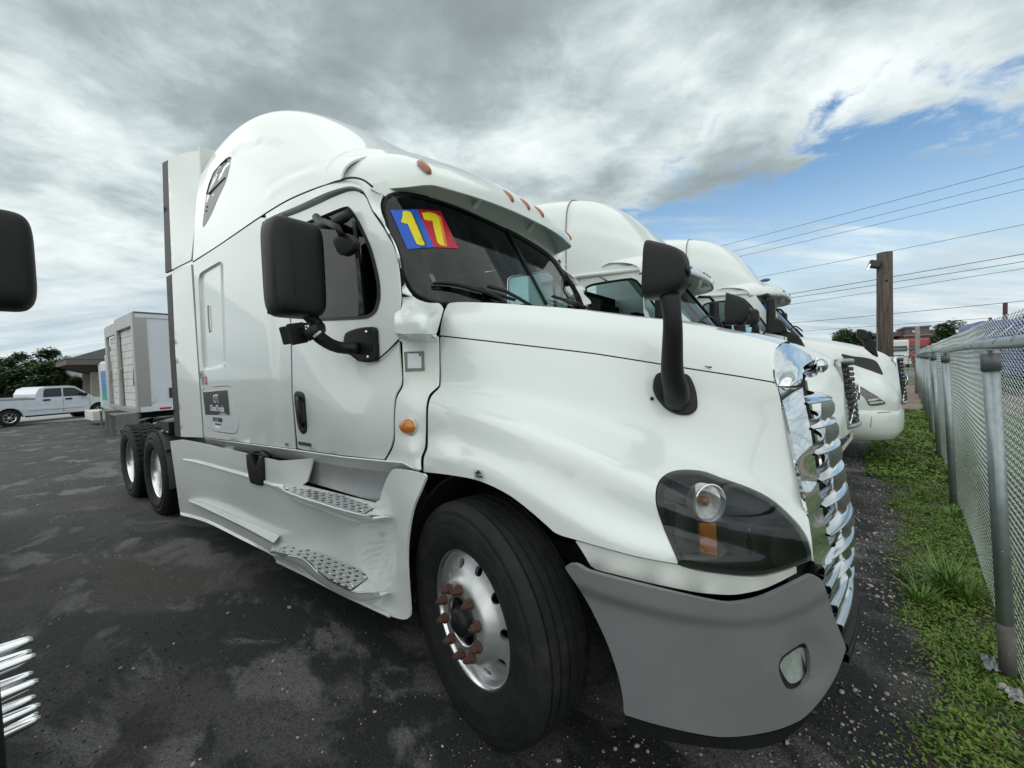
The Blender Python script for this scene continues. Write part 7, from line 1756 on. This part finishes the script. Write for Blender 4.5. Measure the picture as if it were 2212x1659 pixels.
for sx_ in (-1, 1):
    for sy_ in (-1, 1):
        b = MB(); V_ = []
        cx_, cy_ = sx_*(hx-1.9), sy_*(hy2-1.9)
        for z, w_ in ((gC, .42), (zc_-.9, .30)): V_ += [(cx_-w_, cy_-w_, z), (cx_+w_, cy_-w_, z), (cx_+w_, cy_+w_, z), (cx_-w_, cy_+w_, z)]
        me_obj('column', V_, [(0, 1, 5, 4), (1, 2, 6, 5), (2, 3, 7, 6), (3, 0, 4, 7), (4, 5, 6, 7)], COLM, CN, False)
mb = MB(); mb.box((hx-1.0, -hy2+2.2, zc_-.62), (.3, .3, .1)); mb.build('canopy_lamp', mat('canopy_lamp_glow', (.8, .8, .75), .4, emit=((1, .97, .9), 3.0)), CN)

# ---- pickup truck parked across the back
def pickup():
    A = at(22.6, 921, Z=gz(-28)); Bp = at(219, 902, Z=gz(-29)); d = (Bp-A); d[2] = 0; yaw = math.atan2(d[1], d[0]); s_ = np.linalg.norm(d)/3.68
    PT = thing('pickup_truck', 'white crew-cab pickup parked side-on at the far left behind the lot', 'pickup', loc=tuple(A), rz=yaw)
    PT.scale = (s_*.99, s_*.99, .94)
    PW_ = mat('pickup_white', (.60, .64, .70), .28, coat=.7, var=(3, .04)); PG = mat('pickup_glass', (.012, .014, .018), .06, coat=.5, spec=.8); 
    # local: x forward from the rear axle, near (right) side towards -y... body is 2 m wide, near side at y=0
    def sec(x, prof): return [(x, y, z) for y, z in prof]
    def slab(name, outline, y0, y1, mt, parent, holes=(), step=.2, bulge=0):
        vv, TT = tri2d(ls(outline, .1), holes, step); V = [(x, y0, z) for x, z in vv]; TT2 = orient(V, TT, (0, -50, 1)); n_ = len(V)
        o = me_obj(name, V+[(x, y1, z) for x, _, z in V], list(TT2)+[tuple(n_+i for i in t[::-1]) for t in TT2], mt, parent, False)
        # outline walls
        L_ = ls(outline, .1); V2 = [(x, y0, z) for x, z in L_]+[(x, y1, z) for x, z in L_]; k = len(L_); me2 = MB(); me2.add([v.co[:] for v in o.data.vertices], [tuple(p.vertices) for p in o.data.polygons]); me2.add(V2, [(i, (i+1) % k, k+(i+1) % k, k+i) for i in range(k)])
        nm = o.name; bpy.data.objects.remove(o); o = me2.build(nm, mt, parent); recalc(o); return o
    arch = lambda cx, r_, n_=12: [(cx+r_*math.cos(a), .42+r_*.98*math.sin(a)) for a in np.linspace(math.pi, 0, n_)]
    low = [(-1.25, .55)]+[(-.52, .50)]+arch(0, .50)+[(.52, .46), (3.10, .46)]+arch(3.68, .52)+[(4.25, .50), (4.60, .55), (4.66, .95), (4.55, 1.15), (3.25, 1.26), (-1.22, 1.30), (-1.27, .9)]
    slab('body', low, -.02, 1.98, PW_, PT)
    cab = [(1.02, 1.26), (1.02, 1.55), (1.15, 1.82), (1.40, 1.93), (2.30, 1.95), (2.62, 1.90), (3.32, 1.36), (3.45, 1.24)]
    slab('cab', cab, .04, 1.92, PW_, PT)
    w1 = cr_curve([(1.30, 1.38), (1.32, 1.70), (1.42, 1.80), (2.02, 1.83), (2.04, 1.38)], .1, closed=True); w2_ = [(2.12, 1.83), (2.45, 1.83), (2.62, 1.80), (3.16, 1.38), (2.70, 1.36), (2.12, 1.36)]
    for w_ in (ls([(1.30, 1.37), (1.34, 1.76), (1.42, 1.82), (2.03, 1.84), (2.04, 1.37)], .1), ls(w2_, .1)):
        slab('side_window', w_, .02, .04, PG, PT); slab('side_window', w_, 1.92, 1.94, PG, PT)
    o = me_obj('windscreen', [(2.66, .12, 1.90), (2.66, 1.84, 1.90), (3.40, 1.88, 1.30), (3.40, .08, 1.30)], [(0, 1, 2, 3)], PG, PT, False)
    for x0, x1 in ((1.08, 2.06), (2.08, 3.22)): tube('door_gap', [(x1, -.025, .52), (x1, -.025, 1.34)], .008, SEAMG, PT, 5)
    for x in (1.30, 2.20): mb = MB(); mb.box((x+.10, -.03, 1.22), (.28, .04, .09)); mb.build('door_handle', BLACKPL, PT)
    mb = MB(); mb.box((2.95, -.10, 1.42), (.20, .24, .18)); bevel(mb.build('door_mirror', BLACKPL, PT), .04)
    mb = MB(); mb.box((-.10, .98, 1.33), (2.2, 1.84, .07)); mb.box((-.10, .98, 1.38), (1.9, 1.5, .06)); bevel(mb.build('bed_cover', mat('bed_cover_grey', (.22, .23, .24), .5), PT), .03)
    mb = MB(); mb.box((1.8, -.035, .76), (2.3, .03, .10)); mb.build('side_moulding', PW_, PT)
    mb = MB(); mb.box((1.85, .06, .42), (2.5, .2, .08)); bevel(mb.build('running_board', BLACKPL, PT), .02)
    for x in (0, 3.68):
        for y in (.12, 1.86):
            o = recalc(lathe('wheel', [(0, -.06), (.10, -.05), (.22, -.04), (.235, -.11), (.25, -.13), (.35, -.13), (.395, -.10), (.40, .10), (.3, .12), (0, .1)], TYRE, PT, 32, loc=(x, y, .41)))
            if y > 1: o.rotation_euler = (0, 0, math.pi)
            for k in range(6):
                a = math.pi*k/3; mb = MB(); mb.box((.13*math.cos(a), -.085, .13*math.sin(a)), (.19, .02, .055), M=Matrix.Rotation(-a, 3, 'Y')); mb.build('spoke', ALU_BRIGHT, o)
            recalc(lathe('hub_cap', [(0, -.11), (.05, -.105), (.06, -.08)], ALU, o, 16)); recalc(lathe('rim', [(.215, -.10), (.235, -.125), (.248, -.12), (.235, -.06)], ALU_BRIGHT, o, 32))
    mb = MB(); mb.box((1.9, .98, .62), (5.6, 1.7, .3)); mb.build('underbody', DARK, PT)
pickup()
# silver car half hidden at the very edge
CR = thing('parked_car', 'pale car cut off by the left picture edge beyond the pickup bed', 'car', loc=(-32, -4.1, gz(-33))); CRM = mat('car_pale', (.55, .57, .6), .3, coat=.6)
for nm, c, d, mt, bv_ in (('car_body', (0, -.3, .75), (1.8, 4.2, .7), CRM, .2), ('car_cabin', (0, -.2, 1.25), (1.6, 2.2, .55), mat('car_glass', (.02, .022, .025), .08, coat=.5), .25), ('car_roof', (0, -.25, 1.52), (1.35, 1.5, .06), CRM, .03)):
    mb = MB(); mb.box(c, d); bevel(mb.build(nm, mt, CR), bv_, 4)
for x in (-.8, .8):
    for y in (-1.6, 1.2): o = recalc(lathe('wheel', [(0, -.08), (.2, -.08), (.32, -.09), (.33, .09), (0, .08)], TYRE, CR, 20, loc=(x, y, .33))); o.rotation_euler = (0, 0, R(90))

# ---- trees
BARK = mat('tree_bark', (.06, .045, .035), .9, var=(6, .3))
LEAVES = []
for nm, a_, b_2 in (('tree_leaf_dark', (.032, .062, .022), (.065, .105, .040)), ('tree_leaf_mid', (.032, .062, .020), (.065, .105, .038))):
    M_, t, b = node_mat(nm); n = NB(t); c1 = n.mix(n.rng(n.noise(.9, 4), .38, .62), a_, b_2); c1 = n.mix(n.rng(n.noise(9, 2), .55, .75), c1, tuple(v*1.6 for v in b_2)); t.links.new(c1, b.inputs['Base Color']); b.inputs['Roughness'].default_value = .6; LEAVES.append(M_)
def tree(loc, h, w_, label, seed, nleaf=9000, leaf=.16, m_=0, low=.12, sy=None):
    r_ = np.random.default_rng(seed); T_ = thing('broadleaf_tree', label, 'tree', 'trees beyond the lots', loc=tuple(loc)); mb = MB(); sy = sy or 1
    tips = []
    for k in range(3):
        a = r_.uniform(0, 6.28); mb.tube([(0, 0, 0), (.1*math.cos(a)*w_*.2, .1*math.sin(a)*w_*.2, h*.25), (math.cos(a)*w_*.12, math.sin(a)*w_*.12, h*.5)], [h*.035, h*.025, h*.012], 7)
    nb_ = 34
    for k in range(nb_):
        a = r_.uniform(0, 6.28); rr_ = w_*.5*math.sqrt(r_.uniform(0, .95)); z = h*(low+.15+(.80-low)*r_.uniform()**.8*(1-.55*(rr_/(w_*.5))**2)); p = (rr_*math.cos(a), rr_*math.sin(a)*sy, z); tips.append(p); mb.tube([(p[0]*.2, p[1]*.2, h*.25), (p[0]*.6, p[1]*.6, z*.8), p], [h*.012, h*.007, h*.003], 5)
    mb.build('trunk', BARK, T_, True)
    C = np.array(tips); idx = r_.integers(0, nb_, nleaf); rad = h*.13*(.6+.7*r_.uniform(size=nb_)); u_ = r_.normal(size=(nleaf, 3)); u_ /= np.linalg.norm(u_, axis=1)[:, None]; q = C[idx]+u_*(rad[idx]*r_.uniform(.35, 1.1, nleaf)**.6)[:, None]*np.array([1.15, 1.15*sy, .75])
    q = q+r_.normal(0, .02*h, q.shape); q = q[q[:, 2] > h*low*.6]; nl = len(q)
    a = r_.uniform(0, 6.28, nl); t1_ = np.stack([np.cos(a), np.sin(a), r_.uniform(-.6, .6, nl)], 1); t2_ = np.stack([-np.sin(a), np.cos(a), r_.uniform(-.6, .6, nl)], 1); L_ = leaf*r_.uniform(.5, 1.4, nl)
    Q = np.stack([q-t1_*L_[:, None], q+t2_*(L_*.55)[:, None], q+t1_*L_[:, None], q-t2_*(L_*.55)[:, None]], 1)
    o = quads_obj('crown', Q, LEAVES[m_]); o.parent = T_
    return T_
def tree_px(x, ytop, ybase, dist, wpx, label, seed, **k):
    v = ray(x, 840); v = v/np.linalg.norm(v[:2]); base = CAM+v*dist; base[2] = gz(base[0]) if dist < 100 else 0
    dep = (base-CAM) @ FW; top = at_depth(x, ytop, dep); h = top[2]-base[2]; wm_ = wpx/F_PX*dep/np.linalg.norm([v @ FW])*np.linalg.norm([v @ FW])
    return tree(base, h, wpx/F_PX*dep*1.0, label, seed, **k)
def at_depth(x, y, dep): return CAM+ray(x, y)*dep
tree_px(95, 748, 0, 62, 150, 'tallest dark tree on the left with wispy crown top', 11, nleaf=16000, leaf=.15, low=.02, m_=0)
tree_px(28, 768, 0, 58, 150, 'dark tree at the left picture edge beyond the pickup', 12, nleaf=15000, leaf=.15, low=.02, m_=0)
tree_px(150, 770, 0, 70, 60, 'thin tree touching the canopy roof tip', 13, nleaf=6000, leaf=.14, low=.1, m_=1)
tree_px(118, 778, 0, 56, 130, 'low dense tree right behind the pickup cab', 14, nleaf=22000, leaf=.16, low=-.1)
tree_px(-30, 770, 0, 60, 140, 'broad tree cut off by the left edge', 15, nleaf=9000, leaf=.15, low=.02)
# ================================================================ RIGHT BACKGROUND
WOOD, t, b = node_mat('weathered_pole'); n = NB(t)
c1 = n.mix(n.rng(n.noise(7, 8, .7, v=n.mapv((5, 5, .25))), .35, .65), (.045, .034, .026), (.125, .10, .082)); t.links.new(c1, b.inputs['Base Color']); b.inputs['Roughness'].default_value = .9; t.links.new(n.bump(n.noise(9, 8, .7, v=n.mapv((6, 6, .2))), .7, .03), b.inputs['Normal'])
Yp = 10.6; pt = at(1911, 546, Y=Yp); pb = at(1911, 650, Y=Yp)
PL = thing('utility_pole', 'weathered wooden pole with a floodlight behind the far tractor nose', 'pole', loc=(pb[0], Yp, 0)); rad_ = .148
tube('pole_shaft', [(0, 0, 0), (0, 0, pt[2]*.5), (0, 0, pt[2])], [rad_*1.08, rad_*1.02, rad_*.97], WOOD, PL, 24)
l_ = np.array(PL.location)
tube('conduit', [at(1899.5, 560, Y=Yp-.05)-l_, at(1898, 660, Y=Yp-.05)-l_, (-.17, -.05, .1)], .018, mat('pvc_grey', (.42, .43, .43), .5), PL, 8)
fc_ = at(1889, 571, Y=Yp-.1)-l_
mb = MB(); mb.box(fc_, (.22, .20, .17), M=Matrix.Rotation(R(18), 3, 'Y')); o = mb.build('floodlight', mat('floodlight_black', (.03, .028, .027), .5), PL); bevel(o, .03, 2)
mb = MB(); mb.box(fc_+np.array([-.105, -.05, -.055]), (.03, .17, .12), M=Matrix.Rotation(R(18), 3, 'Y')); mb.build('floodlight_lens', mat('floodlight_glass', (.55, .50, .42), .2, emit=((1, .9, .72), .6)), o)
tube('floodlight_arm', [fc_+np.array([.1, 0, 0]), (0-.1, 0, fc_[2])], .02, BLACKPL, o, 6)
lathe('knot', [(0, -.012), (.02, -.01), (.025, .0)], DARK, PL, 10, loc=at(1915.5, 606, Y=Yp-.15)-l_)
# overhead lines, slack between far poles
WIREM = mat('overhead_wire', (.03, .03, .034), .6)
wires = [((1568.5, 528.5), (2212, 359), .014, 'uppermost overhead wire, crossing the blue sky at right'), ((1593, 541), (2212, 385.5), .013, 'second overhead wire from the top at right'), ((1606, 552), (2212, 409), .013, 'third overhead wire from the top at right'), ((1646, 597), (2212, 485), .014, 'overhead wire passing just above the pole top'),
         ((1701, 636), (2212, 548.5), .020, 'thick overhead wire crossing behind the pole, first below its top'), ((1711, 643), (2212, 565), .018, 'thick overhead wire second below the pole top'), ((1718, 656), (2212, 580), .014, 'thin overhead wire third below the pole top'), ((1718, 697), (2212, 650), .016, 'lowest long overhead wire, at the height of the floodlight conduit'), ((1925, 702), (2140, 687), .012, 'faint distant wire ending at the small far pole')]
for (a, b2, r_, lb) in wires:
    A = at(*a, Y=33); B2 = at(*b2, Y=33); d = B2-A; P0 = A-d*1.1; P1 = B2+d*1.0 if 'faint' not in lb else B2; pts = []
    for k in np.linspace(0, 1, 41):
        p = P0+(P1-P0)*k; p[2] -= .0; pts.append(p)
    # gentle sag that keeps the visible stretch where it is
    kk = np.linspace(0, 1, 41)
    for p, k in zip(pts, kk): p[2] += .35*((k-.5)**2*4-.12)*(0 if 'faint' in lb else 1)*.5
    o = tube('power_line', pts, r_*.95, WIREM, None, 5); tag(o, lb, 'power line', 'overhead lines at right')
for (x, y0, y1, yy, lb) in ((2171.5, 654, 700, 60, 'small dark pole with a transformer among the far trees'), (2139, 686, 712, 75, 'short distant pole right of the dark round tree')):
    a = at(x, y0, Y=yy); T_ = thing('utility_pole', lb, 'pole', loc=(a[0], yy, 0)); tube('pole_shaft', [(0, 0, 0), (0, 0, a[2])], .17 if yy == 60 else .15, mat('pole_maroon', (.05, .028, .028), .9), T_, 8)
    if yy == 60: mb = MB(); mb.box((-.45, 0, a[2]-2.2), (.35, .35, .8)); mb.build('transformer', mat('transformer_grey', (.25, .27, .28), .6), T_)
# brick building
BRK, t, b = node_mat('brown_brick'); n = NB(t)
bt = t.nodes.new('ShaderNodeTexBrick'); t.links.new(n.mapv((1, 1, 1)), bt.inputs[0]); bt.inputs['Scale'].default_value = 3.5; bt.inputs['Color1'].default_value = (.085, .05, .042, 1); bt.inputs['Color2'].default_value = (.11, .065, .05, 1); bt.inputs['Mortar'].default_value = (.13, .11, .10, 1); t.links.new(bt.outputs[0], b.inputs['Base Color']); b.inputs['Roughness'].default_value = .9
YB = 96
def bx_px(mb_, x0, x1, yt, Yb, depth, zb=0): a = at(x0, yt, Y=Yb); c = at(x1, yt, Y=Yb); mb_.box(((a[0]+c[0])/2, Yb+depth/2, (a[2]+zb)/2), (abs(c[0]-a[0]), depth, a[2]-zb)); return a, c
BD = thing('brick_building', 'low dark brown brick building with a taller central block beyond the road', 'building', loc=(0, 0, 0))
mb = MB(); a, c = bx_px(mb, 1800, 2062, 725, YB, 14); mb.build('wall', BRK, BD)
mb = MB(); a, c = bx_px(mb, 1956, 2008, 709, YB-1.5, 10); mb.build('central_block', BRK, BD)
mb = MB(); mb.box(((a[0]+c[0])/2, YB-1.5+5, a[2]+.1), (abs(c[0]-a[0])+.4, 10.4, .25)); mb.build('parapet', mat('parapet_grey', (.13, .12, .12), .8), BD)
mb = MB(); z_ = at(1980, 724, Y=YB-1.6)[2]; mb.box(((a[0]+c[0])/2, YB-1.7, z_), (abs(c[0]-a[0])+.6, .3, .25)); mb.build('string_course', mat('course_pink', (.22, .17, .16), .8), BD)
mb = MB()
for xx in (1930, 1944, 2020, 2038):
    q = at(xx, 735, Y=YB-.05); mb2 = MB(); mb2.box(q, (1.6, .1, 1.4)); mb2.build('window', mat('far_glass', (.03, .035, .04), .1), BD)
q = at(1975, 716, Y=YB-1.6); mb2 = MB(); mb2.box(q, (.5, .2, .35)); mb2.build('wall_lamp', mat('lamp_pale', (.5, .5, .48), .5), BD)
# far parked trucks in front of it
def far_truck(xc, yt, yb, Yd, col, label, w_=2.5, long_=False):
    a = at(xc, yt, Y=Yd); T_ = thing('parked_truck', label, 'truck', 'trucks parked across the road', loc=(a[0], Yd, 0)); h = a[2]
    Mx = mat('far_paint_'+label.split()[0], col, .4, coat=.3)
    mb = MB(); mb.box((0, 3.0, h*.62), (w_, 4.2, h*.72)); bevel(mb.build('cab', Mx, T_), .25, 3)
    mb = MB(); mb.box((0, .1, 1.15), (w_*.84, 1.7, 1.2)); bevel(mb.build('hood', Mx, T_), .25, 3)
    mb = MB(); mb.box((0, .88, 2.45), (w_*.84, .08, .7)); mb.build('windscreen', mat('far_glass', (.03, .035, .04), .1), T_)
    mb = MB(); mb.box((0, -.76, 1.2), (w_*.42, .06, .9)); mb.build('grille', mat('far_grille', (.10, .10, .11), .4), T_)
    mb = MB(); mb.box((0, -.80, .62), (w_, .3, .35)); bevel(mb.build('bumper', Mx, T_), .05)
    for sx_ in (-1, 1):
        o = recalc(lathe('wheel', [(0, -.1), (.3, -.1), (.5, -.12), (.5, .12), (0, .1)], TYRE, T_, 16, loc=(sx_*(w_/2-.2), .4, .5))); o.rotation_euler = (0, 0, R(90))
        mb = MB(); mb.box((sx_*(w_/2-.25), -.70, 1.0), (.4, .1, .25)); mb.build('headlight', HLW, T_)
    return T_
far_truck(1938, 733, 767, 70, (.62, .64, .66), 'white semi truck facing the camera across the road, left of the red one')
far_truck(1984, 730, 762, 74, (.30, .02, .03), 'red semi truck parked across the road behind the far fence post')
far_truck(2088, 729, 745, 72, (.55, .57, .6), 'pale truck across the road half hidden by the mesh', 2.6)
# small sign post and red roofs behind the far tractor
mb = MB(); q = at(1838, 738, Y=90); mb.box((q[0], 90, q[2]/2), (14, 6, q[2])); o = mb.build('red_roofed_shed', mat('red_oxide', (.25, .06, .04), .7), None); tag(o, 'low red-roofed shed glimpsed over the far tractor hood', 'shed')
# blue container body behind the fence
BLU = mat('blue_container_paint', (.018, .04, .22), .4, coat=.2, var=(1.5, .1)); 
q0 = at(2158, 776, Y=19.5); q1 = at(2116, 722, Y=19.5)
BC = thing('blue_container', 'deep blue ribbed container seen through the fence top at the right edge', 'container', loc=(q0[0], 20, 0))
x_a = at(2118, 740, Y=19.5)[0]-q0[0]; mb = MB(); mb.box((x_a+3.2, 1.4, .72+1.02), (6.4, 2.6, 2.04)); bevel(mb.build('container_body', BLU, BC), .2, 3)
for k in range(14): mb = MB(); mb.box((x_a+.3+k*.45, .08, 1.74), (.08, .06, 1.9)); mb.build('rib', BLU, BC)
mb = MB(); mb.box((x_a+3.2, .06, 1.95), (6.3, .05, .08)); mb.build('side_band', mat('band_dark_blue', (.01, .02, .10), .5), BC)
for k in (.8, 5.6): recalc(lathe('wheel', [(0, -.1), (.3, -.1), (.5, -.12), (.5, .12), (0, .1)], TYRE, BC, 18, loc=(x_a+k, .5, .5)))
# trees at right
tree_px(1845, 706, 0, 70, 95, 'round green tree rising behind the far tractor hood', 21, nleaf=11000, leaf=.17, low=.1, m_=1)
tree_px(2062, 694, 0, 88, 92, 'dark round tree above the fence at right', 22, nleaf=14000, leaf=.2, low=.05, m_=0)
tree_px(2112, 705, 0, 85, 55, 'small tree just right of the dark round one', 23, nleaf=7000, leaf=.2, low=.05, m_=0)
tree_px(2215, 668, 0, 70, 120, 'green tree at the right picture edge behind the small pole', 24, nleaf=14000, leaf=.17, low=.05, m_=1)
tree_px(2160, 694, 0, 80, 60, 'low tree between the small pole and the edge tree', 25, nleaf=8000, leaf=.18, low=.05, m_=1)
# iron railing across the road
RL = thing('iron_railing', 'thin dark railing before the white truck across the road', 'railing', loc=(0, 0, 0))
for k in range(18):
    x = at(1925, 790, Y=58)[0]+k*.45; tube('railing_bar', [(x, 58, 0), (x, 58, 1.5)], .03, mat('iron_black', (.02, .02, .02), .6), RL, 5)
tube('railing_rail', [(at(1925, 790, Y=58)[0], 58, 1.45), (at(1925, 790, Y=58)[0]+7.7, 58, 1.45)], .03, MATS['iron_black'], RL, 5)
bpy.context.view_layer.update()
